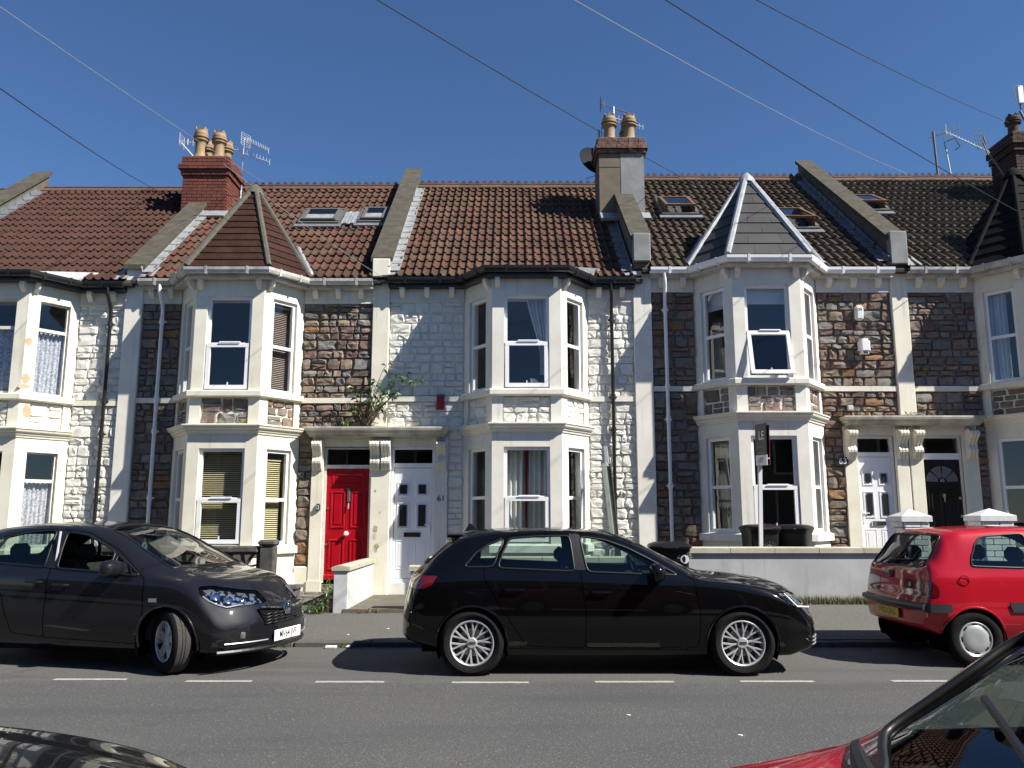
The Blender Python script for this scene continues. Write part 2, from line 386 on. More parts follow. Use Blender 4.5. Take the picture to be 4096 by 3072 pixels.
class MB:
    def __init__(self):
        self.v = []; self.f = []; self.m = []; self.mi = 0
    def add(self, vs, fs):
        b = len(self.v)
        self.v += [tuple(p) for p in vs]
        self.f += [tuple(i + b for i in q) for q in fs]
        self.m += [self.mi] * len(fs)
        return self
    def box(self, x0, x1, y0, y1, z0, z1, fr=None):
        """world axes box; with a frame: s0,s1, out0,out1, z0,z1"""
        if fr is None:
            vs = [(x, y, z) for z in (z0, z1) for y in (y0, y1) for x in (x0, x1)]
        else:
            vs = [fr(x, -y, z) for z in (z0, z1) for y in (-y1, -y0) for x in (x0, x1)]
        return self.add(vs, [(0, 2, 3, 1), (4, 5, 7, 6), (0, 1, 5, 4), (2, 6, 7, 3), (0, 4, 6, 2), (1, 3, 7, 5)])
    def bbox(self, x0, x1, y0, y1, z0, z1, b, fr=None):
        """box with chamfered edges"""
        cx, cy, cz = (x0 + x1) / 2, (y0 + y1) / 2, (z0 + z1) / 2
        hx, hy, hz = abs(x1 - x0) / 2, abs(y1 - y0) / 2, abs(z1 - z0) / 2
        b = min(b, hx * .9, hy * .9, hz * .9)
        bm = bmesh.new()
        bmesh.ops.create_cube(bm, size=2)
        for v in bm.verts:
            v.co = Vector((v.co.x * hx, v.co.y * hy, v.co.z * hz))
        bmesh.ops.bevel(bm, geom=bm.edges[:], offset=b, segments=1, affect='EDGES', profile=0.5)
        bm.verts.index_update()
        if fr is None:
            vs = [(v.co.x + cx, v.co.y + cy, v.co.z + cz) for v in bm.verts]
        else:
            vs = [fr(v.co.x + cx, -(v.co.y - cy), v.co.z + cz) for v in bm.verts]
        fs = [tuple(v.index for v in f.verts) for f in bm.faces]
        bm.free()
        return self.add(vs, fs)
    def tube(self, pts, r, n=8, cap=True, rs=None):
        pts = [Vector(p) for p in pts]
        rings = []
        up = None
        for i, p in enumerate(pts):
            a = pts[max(i - 1, 0)]; c = pts[min(i + 1, len(pts) - 1)]
            t = (c - a)
            t = t.normalized() if t.length > 1e-9 else Vector((0, 0, 1))
            if up is None:
                up = Vector((0, 0, 1)) if abs(t.z) < 0.9 else Vector((1, 0, 0))
            s = t.cross(up).normalized(); up = s.cross(t).normalized()
            rr = rs[i] if rs else r
            rings.append([p + (s * math.cos(2 * math.pi * k / n) + up * math.sin(2 * math.pi * k / n)) * rr for k in range(n)])
        vs = [q for g in rings for q in g]
        fs = [(i * n + k, i * n + (k + 1) % n, (i + 1) * n + (k + 1) % n, (i + 1) * n + k) for i in range(len(pts) - 1) for k in range(n)]
        if cap:
            fs += [tuple(range(n))[::-1], tuple((len(pts) - 1) * n + k for k in range(n))]
        return self.add(vs, fs)
    def lathe(self, c, prof, n=24, axis='z', a0=0.0):
        vs = []; fs = []
        for r, h in prof:
            for k in range(n):
                a = 2 * math.pi * k / n + a0
                x, y = r * math.cos(a), r * math.sin(a)
                if axis == 'z': vs.append((c[0] + x, c[1] + y, c[2] + h))
                elif axis == 'y': vs.append((c[0] + x, c[1] + h, c[2] + y))
                else: vs.append((c[0] + h, c[1] + x, c[2] + y))
        for i in range(len(prof) - 1):
            for k in range(n):
                fs.append((i * n + k, i * n + (k + 1) % n, (i + 1) * n + (k + 1) % n, (i + 1) * n + k))
        return self.add(vs, fs)
    def prism(self, poly, a, b, axis='x', fr=None):
        """poly of 2D points extruded; axis x: (y,z) ; y: (x,z) ; z: (x,y); fr: poly (s,z) extruded in out"""
        n = len(poly)
        def P(p, h):
            if fr: return fr(p[0], h, p[1])
            return {'x': (h, p[0], p[1]), 'y': (p[0], h, p[1]), 'z': (p[0], p[1], h)}[axis]
        vs = [P(p, a) for p in poly] + [P(p, b) for p in poly]
        fs = [tuple(range(n)), tuple(range(2 * n - 1, n - 1, -1))] + [(i, i + n, (i + 1) % n + n, (i + 1) % n) for i in range(n)]
        return self.add(vs, fs)
    def sweep(self, path, prof, cap=True):
        """closed profile (out, z) swept along plan path with mitres; outward is right of the path direction"""
        offs = [offset(path, o) for o, z in prof]
        n, m = len(path), len(prof)
        vs = [(offs[j][i][0], offs[j][i][1], prof[j][1]) for i in range(n) for j in range(m)]
        fs = [(i * m + j, (i + 1) * m + j, (i + 1) * m + (j + 1) % m, i * m + (j + 1) % m) for i in range(n - 1) for j in range(m)]
        if cap:
            fs += [tuple(range(m)), tuple((n - 1) * m + j for j in range(m))[::-1]]
        return self.add(vs, fs)
    def mesh(self, name, mats, smooth=False, fix=True):
        me = bpy.data.meshes.new(name)
        me.from_pydata(self.v, [], self.f)
        for m in (mats if isinstance(mats, (list, tuple)) else [mats]):
            me.materials.append(MATS[m] if isinstance(m, str) else m)
        if any(self.m):
            me.polygons.foreach_set('material_index', self.m)
        if fix:
            bm = bmesh.new(); bm.from_mesh(me)
            bmesh.ops.recalc_face_normals(bm, faces=bm.faces[:])
            bm.to_mesh(me); bm.free()
        if smooth:
            me.polygons.foreach_set('use_smooth', [True] * len(me.polygons))
            if smooth != 'all':
                me.set_sharp_from_angle(angle=RAD(40))
        me.update()
        return me
    def build(self, name, mats, parent=None, smooth=False, local=False, fix=True):
        return put(self.mesh(name, mats, smooth, fix), name, parent, local)
def offset(path, d):
    n = len(path); out = []
    for i in range(n):
        def nrm(a, b):
            dx, dy = b[0] - a[0], b[1] - a[1]; l = math.hypot(dx, dy); return (dy / l, -dx / l)
        if i == 0: nx, ny = nrm(path[0], path[1]); k = 1
        elif i == n - 1: nx, ny = nrm(path[-2], path[-1]); k = 1
        else:
            a = nrm(path[i - 1], path[i]); b = nrm(path[i], path[i + 1])
            nx, ny = a[0] + b[0], a[1] + b[1]; l = math.hypot(nx, ny); nx /= l; ny /= l
            k = 1 / max(0.3, nx * a[0] + ny * a[1])
        out.append((path[i][0] + nx * d * k, path[i][1] + ny * d * k))
    return out
TXT = {}
def _bake():
    for body in ['59', '61', '63', '65', 'MV64 JVF', 'P702 GHU', 'P', 'LE', 'LET', 'CIA'] + list('BRISTOL'):
        cu = bpy.data.curves.new('t', 'FONT')
        cu.body = body; cu.size = 1; cu.extrude = .02; cu.offset = .004; cu.align_x = 'CENTER'; cu.align_y = 'CENTER'
        o = bpy.data.objects.new('t', cu); COL.objects.link(o)
        TXT[body] = bpy.data.meshes.new_from_object(o.evaluated_get(bpy.context.evaluated_depsgraph_get()))
        bpy.data.objects.remove(o); bpy.data.curves.remove(cu)
_bake()
def text(body, name, size, matn, M, parent=None, local=False, depth=0.002, sx=1.0):
    me = TXT[body].copy(); me.name = name
    me.transform(M @ Matrix.Diagonal((sx * size, size, depth / .02, 1)))
    me.materials.clear(); me.materials.append(MATS[matn])
    return put(me, name, parent, local)
def face_m(x, y, z, rotz=0.0):
    """text standing upright facing -Y turned by rotz"""
    return Matrix.Translation((x, y, z)) @ Matrix.Rotation(rotz, 4, 'Z') @ Matrix.Rotation(RAD(90), 4, 'X')

# ------------------------------------------------------------------ masonry pieces
def stone_unit(seed, lump=1.0):
    r = random.Random(seed)
    vs = []; n = 5
    cs = [-0.5, -0.40, 0.0, 0.40, 0.5]
    for j in range(n):
        for i in range(n):
            x, z = cs[i], cs[j]
            rim = i in (0, n - 1) or j in (0, n - 1)
            if rim:
                y = 0.35
                x += r.uniform(-.012, .012); z += r.uniform(-.012, .02)
            else:
                y = -r.uniform(0.25, 1.0) * lump
                x += r.uniform(-.09, .09); z += r.uniform(-.09, .09)
            vs.append((x, y, z))
    fs = [(j * n + i, j * n + i + 1, (j + 1) * n + i + 1, (j + 1) * n + i) for j in range(n - 1) for i in range(n - 1)]
    return vs, fs
UNITS = {}
def stone_mesh(k, m):
    key = (k, m.name)
    if key not in UNITS:
        vs, fs = stone_unit(100 + k)
        me = bpy.data.meshes.new('stone'); me.from_pydata(vs, [], fs)
        me.materials.append(m)
        UNITS[key] = me
    return UNITS[key]
def stones(parent, fr, s0, s1, z0, z1, mats, rng, depth=0.05, weights=None, heights=(.10, .13, .16, .19, .22), wmin=.14, wmax=.4, joint=0.016):
    z = z0
    while z < z1 - 0.03:
        h = rng.choice(heights)
        if z1 - z - h < 0.09: h = z1 - z
        x = s0 - 0.0
        while x < s1 - 0.02:
            w = rng.uniform(wmin, wmax) * (0.75 if h < .14 else 1)
            if s1 - x - w < 0.11: w = s1 - x
            if w > 0.5: w /= 2
            split = h > .17 and rng.random() < .3
            hs = [h] if not split else [h * .55, h * .45]
            zz = z
            for hh in hs:
                m = rng.choices(mats, weights)[0] if weights else rng.choice(mats)
                o = put(stone_mesh(rng.randrange(16), m), 'stone', parent)
                o.location = fr(x + w / 2, 0, zz + hh / 2)
                o.scale = ((w - joint) * rng.choice((-1, 1)), depth * rng.uniform(.6, 1.25), (hh - joint * .8))
                o.rotation_euler = (0, 0, fr.ang)
                zz += hh
            x += w
        z += h
def bricks(parent, fr, s0, s1, z0, z1, m, bl=.225, bh=.075, j=.01, d=.012, rng=random):
    key = ('brick', m)
    if key not in UNITS:
        mb = MB(); mb.bbox(-.5, .5, -.5, .5, -.5, .5, .04); UNITS[key] = mb.mesh('brick', m)
    nrow = max(1, round((z1 - z0) / bh)); bh = (z1 - z0) / nrow
    for r in range(nrow):
        x = s0 - (bl / 2 if r % 2 else 0)
        while x < s1 - .01:
            a, b = max(x, s0), min(x + bl, s1)
            if b - a > .03:
                o = put(UNITS[key], 'brick', parent)
                o.location = fr((a + b) / 2, d / 2 - .02 + rng.uniform(0, .004), z0 + (r + .5) * bh)
                o.scale = (b - a - j, .06, bh - j); o.rotation_euler = (0, 0, fr.ang)
            x += bl

# ------------------------------------------------------------------ roof pieces
def tile_unit(L, W, nroll=2, rh=.052, th=.034):
    prof = []
    u = W / nroll
    for k in range(nroll):
        b = k * u
        prof += [(b, .016), (b + u * .06, .004), (b + u * .5, .0), (b + u * .58, .006), (b + u * .68, rh * .8), (b + u * .80, rh), (b + u * .92, rh * .75)]
    prof.append((W, .016))
    n = len(prof)
    vs = []
    for x, z in prof: vs.append((x, 0, z + .034 - th))
    for x, z in prof: vs.append((x, 0, z + .034))
    for x, z in prof: vs.append((x, L * 1.06, z * 1.0 - .002))
    fs = [(i, i + 1, n + i + 1, n + i) for i in range(n - 1)] + [(n + i, n + i + 1, 2 * n + i + 1, 2 * n + i) for i in range(n - 1)]
    return vs, fs
def tile_roof(roof, x0, x1, zoff, mname, rng, y0=-.22, z0=5.93, tan=.82, yr=4.15, rows=15, tw=.335, skip=None):
    ang = math.atan(tan); L = (yr - y0) / math.cos(ang) / rows
    n = max(1, round((x1 - x0) / tw)); W = (x1 - x0) / n
    me = bpy.data.meshes.new('roof_tile'); vs, fs = tile_unit(L, W)
    me.from_pydata(vs, [], fs); me.materials.append(MATS[mname])
    me.polygons.foreach_set('use_smooth', [True] * len(fs)); me.set_sharp_from_angle(angle=RAD(50))
    for r in range(rows):
        for c in range(n):
            if skip and skip(x0 + (c + .5) * W, y0 + (r + .5) * L * math.cos(ang)): continue
            o = put(me, 'roof_tile', roof)
            s = r * L
            o.location = (x0 + c * W, y0 + s * math.cos(ang) , z0 + zoff + s * math.sin(ang) + rng.uniform(-.005, .005) - .018 * math.sin(math.pi * (c + .5) / n) * math.sin(math.pi * (r + .5) / rows))
            o.rotation_euler = (ang + rng.uniform(-.006, .006), rng.uniform(-.01, .01), rng.uniform(-.012, .012) + (rng.uniform(-.05, .05) if rng.random() < .03 else 0))

# ------------------------------------------------------------------ ground, road, pavement
GY = -4.86          # kerb line
g = MB(); g.box(-120, 120, -120, 120, -.6, -.06); struct(g.build('ground', 'ground'))
mb = MB()
mb.add([(-60, -13.2, 0), (60, -13.2, 0), (60, GY, 0), (-60, GY, 0)], [(0, 1, 2, 3)])
road = struct(mb.build('road', 'asphalt'))
for x0, x1, y in ((-5.7, -4.95, -6.72), (-4.33, -3.64, -6.86), (-3.05, -2.43, -6.95), (-1.83, -1.19, -6.98), (-.56, .155, -7.01), (.77, 1.51, -6.98), (2.13, 2.82, -6.96), (3.55, 4.3, -6.94), (5.0, 5.7, -6.92)):
    d = MB()
    n = 12; r = random.Random(x0)
    top = [(x0 + (x1 - x0) * i / n, y + .04 + r.uniform(-.006, .006), .004) for i in range(n + 1)]
    bot = [(x0 + (x1 - x0) * i / n, y - .04 + r.uniform(-.006, .006), .004) for i in range(n + 1)]
    d.add(bot + top, [(i, i + 1, n + 2 + i, n + 1 + i) for i in range(n)])
    d.build('lane_dash', 'road_paint', road)
def pave_z(x, y):
    t = min(1, max(0, (x - 1.0) / 2.5)); t = t * t * (3 - 2 * t)
    c = min(1, max(0, (y - GY) / 2.3))
    return .06 + c * (.07 + .15 * t)
mb = MB()
xs = [-60, -12] + [-8 + .5 * i for i in range(40)] + [14, 60]
ys = [GY + .13, -4.2, -3.6, -3.0, -2.4]
mb.add([(x, y, pave_z(x, y)) for y in ys for x in xs], [(j * len(xs) + i, j * len(xs) + i + 1, (j + 1) * len(xs) + i + 1, (j + 1) * len(xs) + i) for j in range(len(ys) - 1) for i in range(len(xs) - 1)])
pave = struct(mb.build('pavement', 'pavement', smooth='all'))
x = -9.0; r = random.Random(3)
while x < 12:
    w = .915
    k = MB(); k.bbox(x + .004, x + w - .004, GY, GY + .135, -.05, .062 + r.uniform(-.004, .004), .015)
    k.build('kerb_stone', 'kerb', pave); x += w
nk = MB(); nk.box(-60, -9.0, GY, GY + .135, -.05, .06); nk.box(12, 60, GY, GY + .135, -.05, .06); nk.build('kerb_run', 'kerb', pave)
mb = MB(); mb.box(-60, 60, -15.9, -13.2, -.05, .09); np_ = struct(mb.build('near_pavement', 'pavement'))
k = MB(); k.box(-60, 60, -13.2, -13.07, -.05, .096); k.build('kerb_run', 'kerb', np_)
# front yards
mb = MB()
mb.box(-7.0, -2.86, -2.46, .3, .0, .2)
struct(mb.build('front_yard_paving', 'paving_joint'))
yard59 = bpy.data.objects['front_yard_paving']
r = random.Random(11)
yy = -2.44
while yy < -.02:
    h = r.uniform(.16, .3); h = min(h, -.02 - yy + .001)
    xx = -4.9 - r.uniform(0, .3)
    while xx < -2.9:
        w = min(r.uniform(.2, .48), -2.88 - xx)
        if w > .06 and h > .06:
            s = MB(); c = (xx + w / 2, yy + h / 2)
            pts = [(c[0] + (w / 2 - .012) * math.copysign(abs(math.cos(a)) ** .45, math.cos(a)) * r.uniform(.86, 1), c[1] + (h / 2 - .012) * math.copysign(abs(math.sin(a)) ** .45, math.sin(a)) * r.uniform(.86, 1)) for a in [2 * math.pi * q / 9 + .2 for q in range(9)]]
            zt = .2 + .012 + r.uniform(-.004, .006) + .03 * (yy + 2.4)/2.4
            s.prism(pts, .19, zt, 'z'); s.build('paving_slab', 'paving_stone', yard59)
        xx += w
    yy += h
mb = MB(); mb.box(-2.86, -1.2, -2.4, .3, 0, .18); mb.box(-2.5, -1.2, -2.46, -2.4, 0, .185); struct(mb.build('garden_path', 'path'))
mb = MB(); mb.box(-1.2, 2.43, -2.46, .3, 0, .16); struct(mb.build('front_yard', 'path'))
mb = MB(); mb.box(2.43, 7.0, -2.46, .3, 0, .42); mb.box(7.0, 8.4, -2.46, .3, 0, .4); mb.box(8.4, 14, -2.46, .3, 0, .42); struct(mb.build('raised_front_yard', 'path'))
mb = MB(); mb.box(-30, -7.0, -2.46, .3, 0, .2); struct(mb.build('far_front_yard', 'path'))

# ------------------------------------------------------------------ the terrace
HW, HF, PR = 1.15, .61, .72
def win_dims(kind):
    L = 2 * HF if kind == 'F' else math.hypot(HW - HF, PR)
    return L
class Swing:
    """frame wrapper: rotates (out,z) about a top hinge line by angle"""
    def __init__(self, fr, o0, z0, a): self.fr, self.o0, self.z0, self.c, self.s = fr, o0, z0, math.cos(a), math.sin(a)
    def __call__(self, s, o, z):
        do, dz = o - self.o0, z - self.z0
        return self.fr(s, self.o0 + do * self.c - dz * self.s, self.z0 + do * self.s + dz * self.c)
def window(house, fr, a, b, z0, z1, front=True, openang=0.0, fm='upvc', split=.47, sash=True, dep=.11):
    o1 = -dep + .06
    t = .058
    f = MB()
    f.box(a, b, -dep, o1, z0, z0 + t, fr); f.box(a, b, -dep, o1, z1 - t, z1, fr)
    f.box(a, a + t, -dep, o1 - .002, z0, z1, fr); f.box(b - t, b, -dep, o1 - .002, z0, z1, fr)
    zs = z0 + (z1 - z0) * split
    f.box(a + t, b - t, -dep + .005, o1 - .004, zs - .025, zs + .03, fr)
    w = f.build('window', fm, house)
    def pane(x0, x1, zz0, zz1, F=fr, o=-dep + .03):
        p = MB(); p.add([F(x0, o, zz0), F(x1, o, zz0), F(x1, o, zz1), F(x0, o, zz1)], [(0, 1, 2, 3)])
        p.build('pane', 'window_glass', w, fix=False)
    pane(a + t, b - t, zs + .03, z1 - t)
    if sash and front:
        F = Swing(fr, o1, zs + .005, openang)
        q = .068
        s = MB()
        A, B_, C, D = a + .02, b - .02, z0 + .03, zs + .012
        oo, oi = o1 + .035, o1 - .015
        s.box(A, B_, oi, oo, C, C + q, F); s.box(A, B_, oi, oo, D - q, D, F)
        s.box(A, A + q, oi, oo - .002, C, D, F); s.box(B_ - q, B_, oi, oo - .002, C, D, F)
        so = s.build('sash', fm, w)
        pane(A + q, B_ - q, C + q, D - q, F, o1 + .005)
        h = MB(); h.bbox((a + b) / 2 - .16, (a + b) / 2 + .22, oo - .005, oo + .022, D + .004, D + .03, .008, fr); h.build('trickle_vent', fm, w)
        h = MB(); h.bbox((a + b) / 2 - .01, (a + b) / 2 + .01, oi - .03, oi, C + q - .01, C + q + .06, .004, F); h.build('handle', fm, w)
    else:
        pane(a + t, b - t, z0 + t, zs - .025)
    return w
def timber_window(house, fr, a, b, z0, z1, dep=.12):
    f = MB(); t = .05
    f.box(a, b, -dep, -dep + .06, z0, z0 + t, fr); f.box(a, b, -dep, -dep + .06, z1 - t * .6, z1, fr)
    f.box(a, a + .03, -dep, -dep + .058, z0, z1, fr); f.box(b - .03, b, -dep, -dep + .058, z0, z1, fr)
    zs = z0 + (z1 - z0) * .7
    f.box(a + .03, b - .03, -dep + .005, -dep + .07, zs - .03, zs + .025, fr)
    w = f.build('window', 'timber_white', house)
    for q0, q1 in ((z0 + t, zs - .03), (zs + .025, z1 - .03)):
        p = MB(); p.add([fr(a + .03, -dep + .03, q0), fr(b - .03, -dep + .03, q0), fr(b - .03, -dep + .03, q1), fr(a + .03, -dep + .03, q1)], [(0, 1, 2, 3)])
        p.build('pane', 'window_glass', w, fix=False)
def bay_frames(bc):
    J0, C0, C1, J1 = (bc - HW, 0), (bc - HF, -PR), (bc + HF, -PR), (bc + HW, 0)
    pts = [J0, C0, C1, J1]
    return pts, [Fr(p[0], p[1], q[0] - p[0], q[1] - p[1]) for p, q in zip(pts, pts[1:])], [math.dist(p, q) for p, q in zip(pts, pts[1:])]
JAMB = {'S0': (.17, .20), 'F': (.21, .21), 'S1': (.20, .17)}     # solid widths at the two ends of a face
def house(num, x0, x1, bc, B, wallm, stone_mats, weights, render, roofm, label, door=None, doorpil=None, guttercol='upvc', fasciam='fascia_grey',
          spire=None, timber=False, opens=(0, 0), ridge_crest=True, seed=0, skylights=(), roof_skip=None, stonedepth=.055, ul=None, opening_style=None):
    rng = random.Random(seed)
    H = thing('terraced_house', label, 'house', ((x0 + x1) / 2, 0, .3))
    z = lambda v: v + B
    XL, XR = x0 + .16, x1 - .16
    pts, frs, lens = bay_frames(bc)
    flat = Fr(0, 0, 1, 0)
    # backing wall
    w = MB(); by = .004 if wallm == 'white_mortar' else .009
    def reg(a, b):
        if door and a < door[0] and b > door[1]:
            w.box(a, door[0], by, .3, .0, z(5.95)); w.box(door[1], b, by, .3, .0, z(5.95)); w.box(door[0], door[1], by, .3, z(2.81), z(5.95)); w.box(door[0], door[1], by, .3, 0, z(.38))
        else: w.box(a, b, by, .3, 0, z(5.95))
    reg(x0, bc - HW + .12); reg(bc + HW - .12, x1)
    w.box(bc - HW + .12, bc + HW - .12, by, .3, z(5.6), z(5.95)); w.box(bc - HW + .12, bc + HW - .12, .03, .3, 0, z(.9)); w.box(bc - HW + .12, bc + HW - .12, .03, .3, z(2.85), z(3.6))
    wall = w.build('wall', wallm, H)
    if ul: wall['label'] = ul
    # stones on flat wall
    sides = [(XL, bc - HW), (bc + HW, XR)]
    for a, b in sides:
        if b - a < .1: continue
        dz = door and a < door[0] < b
        stones(wall, flat, a, b, z(3.72), z(5.52), stone_mats, rng, stonedepth, weights)
        if dz:
            stones(wall, flat, a, b, z(3.15), z(3.62), stone_mats, rng, stonedepth, weights)
            s0, s1 = (a, doorpil[0]) if doorpil[0] < door[0] else (doorpil[1], b)
            if doorpil[0] < door[0]: stones(wall, flat, a, doorpil[0], z(.72), z(3.1), stone_mats, rng, stonedepth, weights)
            else: stones(wall, flat, doorpil[1], b, z(.72), z(3.1), stone_mats, rng, stonedepth, weights)
            q = MB(); q.bbox(s0, s1, -.05, .02, .1, z(.7), .02); q.build('plinth', render, H)
        else:
            stones(wall, flat, a, b, z(.35), z(3.62), stone_mats, rng, stonedepth, weights)
    for a, b in sides:
        if b - a < .1: continue
        t = MB(); t.box(a, b, -.05, .02, z(3.625), z(3.72)); t.build('string_course', render, H)
        t = MB(); t.prism([(.02, z(5.50)), (-.05, z(5.50)), (-.05, z(5.525)), (-.03, z(5.53)), (-.03, z(5.775)), (.02, z(5.775))], a, b, 'x'); t.build('frieze', render, H)
    for a, b in sides:
        n = max(1, round((b - a) / .42))
        for i in range(n):
            xx = a + (b - a) * (i + .5) / n
            t = MB(); t.prism([(-.03, z(5.60)), (-.06, z(5.58)), (-.13, z(5.66)), (-.16, z(5.70)), (-.16, z(5.755)), (-.03, z(5.755))], xx - .045, xx + .045, 'x'); t.build('eaves_bracket', render, H)
    # fascia + gutter
    gp = [(XL - .02, 0)] + pts + [(XR + .02, 0)]
    if gp[0][0] > pts[0][0] - .02: gp = gp[1:]
    t = MB(); t.sweep(gp, [(.0, z(5.755)), (.17, z(5.755)), (.17, z(5.90)), (.0, z(5.90))]); t.build('fascia', fasciam, H)
    t = MB(); t.sweep(gp, [(.175, z(5.86)), (.19, z(5.825)), (.23, z(5.81)), (.27, z(5.825)), (.29, z(5.87)), (.295, z(5.92)), (.28, z(5.92)), (.275, z(5.88)), (.23, z(5.83)), (.19, z(5.86)), (.185, z(5.92)), (.175, z(5.92))]); gu = t.build('gutter', guttercol, H)
    op = offset(gp, .235)
    for p, q in zip(op, op[1:]):
        L = math.dist(p, q); n = max(1, round(L / .6)); F = Fr(p[0], p[1], q[0] - p[0], q[1] - p[1])
        for i in range(n):
            s = L * (i + .5) / n
            k = MB(); k.prism([(-.045, z(5.925)), (-.05, z(5.80)), (.05, z(5.80)), (.068, z(5.93)), (.055, z(5.93)), (.04, z(5.82)), (-.04, z(5.82))], -.02, .02, 'x'); k.v = [F(s + v[0], v[1], v[2]) for v in k.v]; k.build('gutter_bracket', guttercol, gu)
    # bay
    bay = MB(); ap = []
    for F, L, key in zip(frs, lens, ('S0', 'F', 'S1')):
        ja, jb = JAMB[key]; a, b = ja, L - jb
        for zz0, zz1, zl in ((3.745, 5.46, 5.76), (1.07, 2.74, 3.0)):
            bay.box(0, a, -.2, 0, z(zz0), z(zl), F); bay.box(b, L, -.2, 0, z(zz0), z(zl), F); bay.box(a, b, -.2, -.001, z(zz1), z(zl) - .001, F)
        # raised jamb edges
        bay.box(0, a - .03, -.2, -.002, z(3.14), z(3.64), F) if False else None
        bay.box(0, L, -.24, -.045, z(3.14), z(3.64), F); bay.box(0, ja - .02, -.06, 0, z(3.14), z(3.64), F); bay.box(L - jb + .02, L, -.06, 0, z(3.14), z(3.64), F)
        bay.box(0, L, -.24, 0, .1, z(.94), F)
        ap.append((F, ja - .02, L - jb + .02))
    inner = offset(pts, -.16)
    inner = [(inner[0][0], .1), inner[0], inner[1], inner[2], inner[3], (inner[3][0], .1)]
    bay.prism(inner, z(2.8), z(3.62), 'z'); bay.prism(inner, z(5.55), z(5.9), 'z'); bay.prism(inner, .05, z(.9), 'z')
    bayo = bay.build('bay', render, H)
    for F, s0, s1 in ap:
        stones(bayo, Fr(F.o[0] - F.n[0] * .045, F.o[1] - F.n[1] * .045, F.u[0], F.u[1]), s0, s1, z(3.15), z(3.62), stone_mats, rng, .04, weights)
    for nm, prof in (('sill_course', [(-.02, 3.635), (.05, 3.635), (.075, 3.655), (.075, 3.735), (.06, 3.752), (-.02, 3.757)]),
                     ('cornice', [(-.02, 2.985), (.02, 2.985), (.03, 3.02), (.05, 3.03), (.06, 3.065), (.10, 3.085), (.115, 3.12), (.13, 3.13), (.13, 3.15), (-.02, 3.175)]),
                     ('lower_sill', [(-.02, .935), (.07, .935), (.07, 1.05), (-.02, 1.085)]),
                     ('bay_plinth', [(-.02, .05), (.05, .05), (.05, .55 - B * .3), (-.02, .6 - B * .3)])):
        t = MB(); t.sweep(pts, [(o, z(v) if v > .06 else v) for o, v in prof]); t.build(nm, render, H)
    # small paired brackets under bay eaves at the front corners
    for F, s in ((frs[0], lens[0] - .09), (frs[1], .09), (frs[1], lens[1] - .09), (frs[2], .09)):
        t = MB(); t.prism([(0, z(5.58)), (.03, z(5.57)), (.10, z(5.64)), (.13, z(5.69)), (.13, z(5.753)), (0, z(5.753))], -.04, .04, 'x'); t.v = [F(s + v[0], v[1], v[2]) for v in t.v]; t.build('eaves_bracket', render, H)
    # windows
    for lvl, (zz0, zz1) in enumerate(((3.757, 5.46), (1.085, 2.74))):
        for F, L, key in zip(frs, lens, ('S0', 'F', 'S1')):
            ja, jb = JAMB[key]
            if timber: timber_window(H, F, ja, L - jb, z(zz0), z(zz1))
            else: window(H, F, ja, L - jb, z(zz0), z(zz1), key == 'F', opens[lvl] if key == 'F' else 0, split=.49 if lvl == 0 else .47)
    # rooms
    ra, rb = x0 + .2, x1 - .2
    rm = MB()
    for zz0, zz1 in ((.5, 2.95), (3.3, 5.8)):
        A, Bq, C, D = z(zz0), z(zz1), .31, 3.6
        rm.add([(ra, C, A), (rb, C, A), (rb, D, A), (ra, D, A), (ra, C, Bq), (rb, C, Bq), (rb, D, Bq), (ra, D, Bq)], [(0, 1, 2, 3), (4, 5, 6, 7), (2, 3, 7, 6), (0, 3, 7, 4), (1, 2, 6, 5)])
    rm.build('rooms', 'room', H)
    # roof
    d = MB(); y0, zz, tan, yr = -.2, z(5.93) - .03, .82, 4.15
    zr = zz + (yr - y0) * tan
    d.prism([(y0, zz - .05), (y0, zz), (yr, zr), (2 * yr + .2, zz), (2 * yr + .2, zz - .05)], x0, x1, 'x')
    d.box(x0, x1, 8.0, 8.3, 0, zz - .05); d.box(x0 - .05, x0 + .05, .3, 8.0, 0, zz - .06); d.box(x1 - .051, x1 + .05, .3, 8.0, 0, zz - .06)
    roof = d.build('roof', 'deck', H)
    tile_roof(roof, x0 + .17, x1 - .17, B, roofm, rng, skip=roof_skip)
    # ridge
    rt = MB()
    for s in (-1, 1): rt.add([(0, 0, .05), (.475, 0, .05), (.475, s * .16, -.075), (0, s * .16, -.075), (0, 0, .02), (.475, 0, .02), (.475, s * .16, -.10), (0, s * .16, -.10)], [(0, 1, 2, 3), (4, 5, 6, 7), (2, 3, 7, 6), (0, 3, 7, 4), (1, 2, 6, 5)])
    rt.tube([(0.0, 0, .045), (.475, 0, .045)], .035, 8)
    if ridge_crest:
        for k in range(3):
            a = .008 + k * .156; rt.prism([(a, .06), (a + .15, .06), (a + .135, .09), (a + .076, .165), (a + .016, .09)], -.014, .014, 'y')
    rme = rt.mesh('ridge_tile', 'ridge')
    n = int((x1 - x0 - .3) / .48); st = (x1 - x0 - .3) / n
    for i in range(n):
        o = put(rme, 'ridge_tile', roof); o.location = (x0 + .15 + i * st + .002, yr, zr + .075 + rng.uniform(-.006, .006)); o.scale = (st / .478, 1, 1); o.rotation_euler = (0, rng.uniform(-.006, .006), 0)
    # spire or low bay roof
    ep = offset(pts, .24)
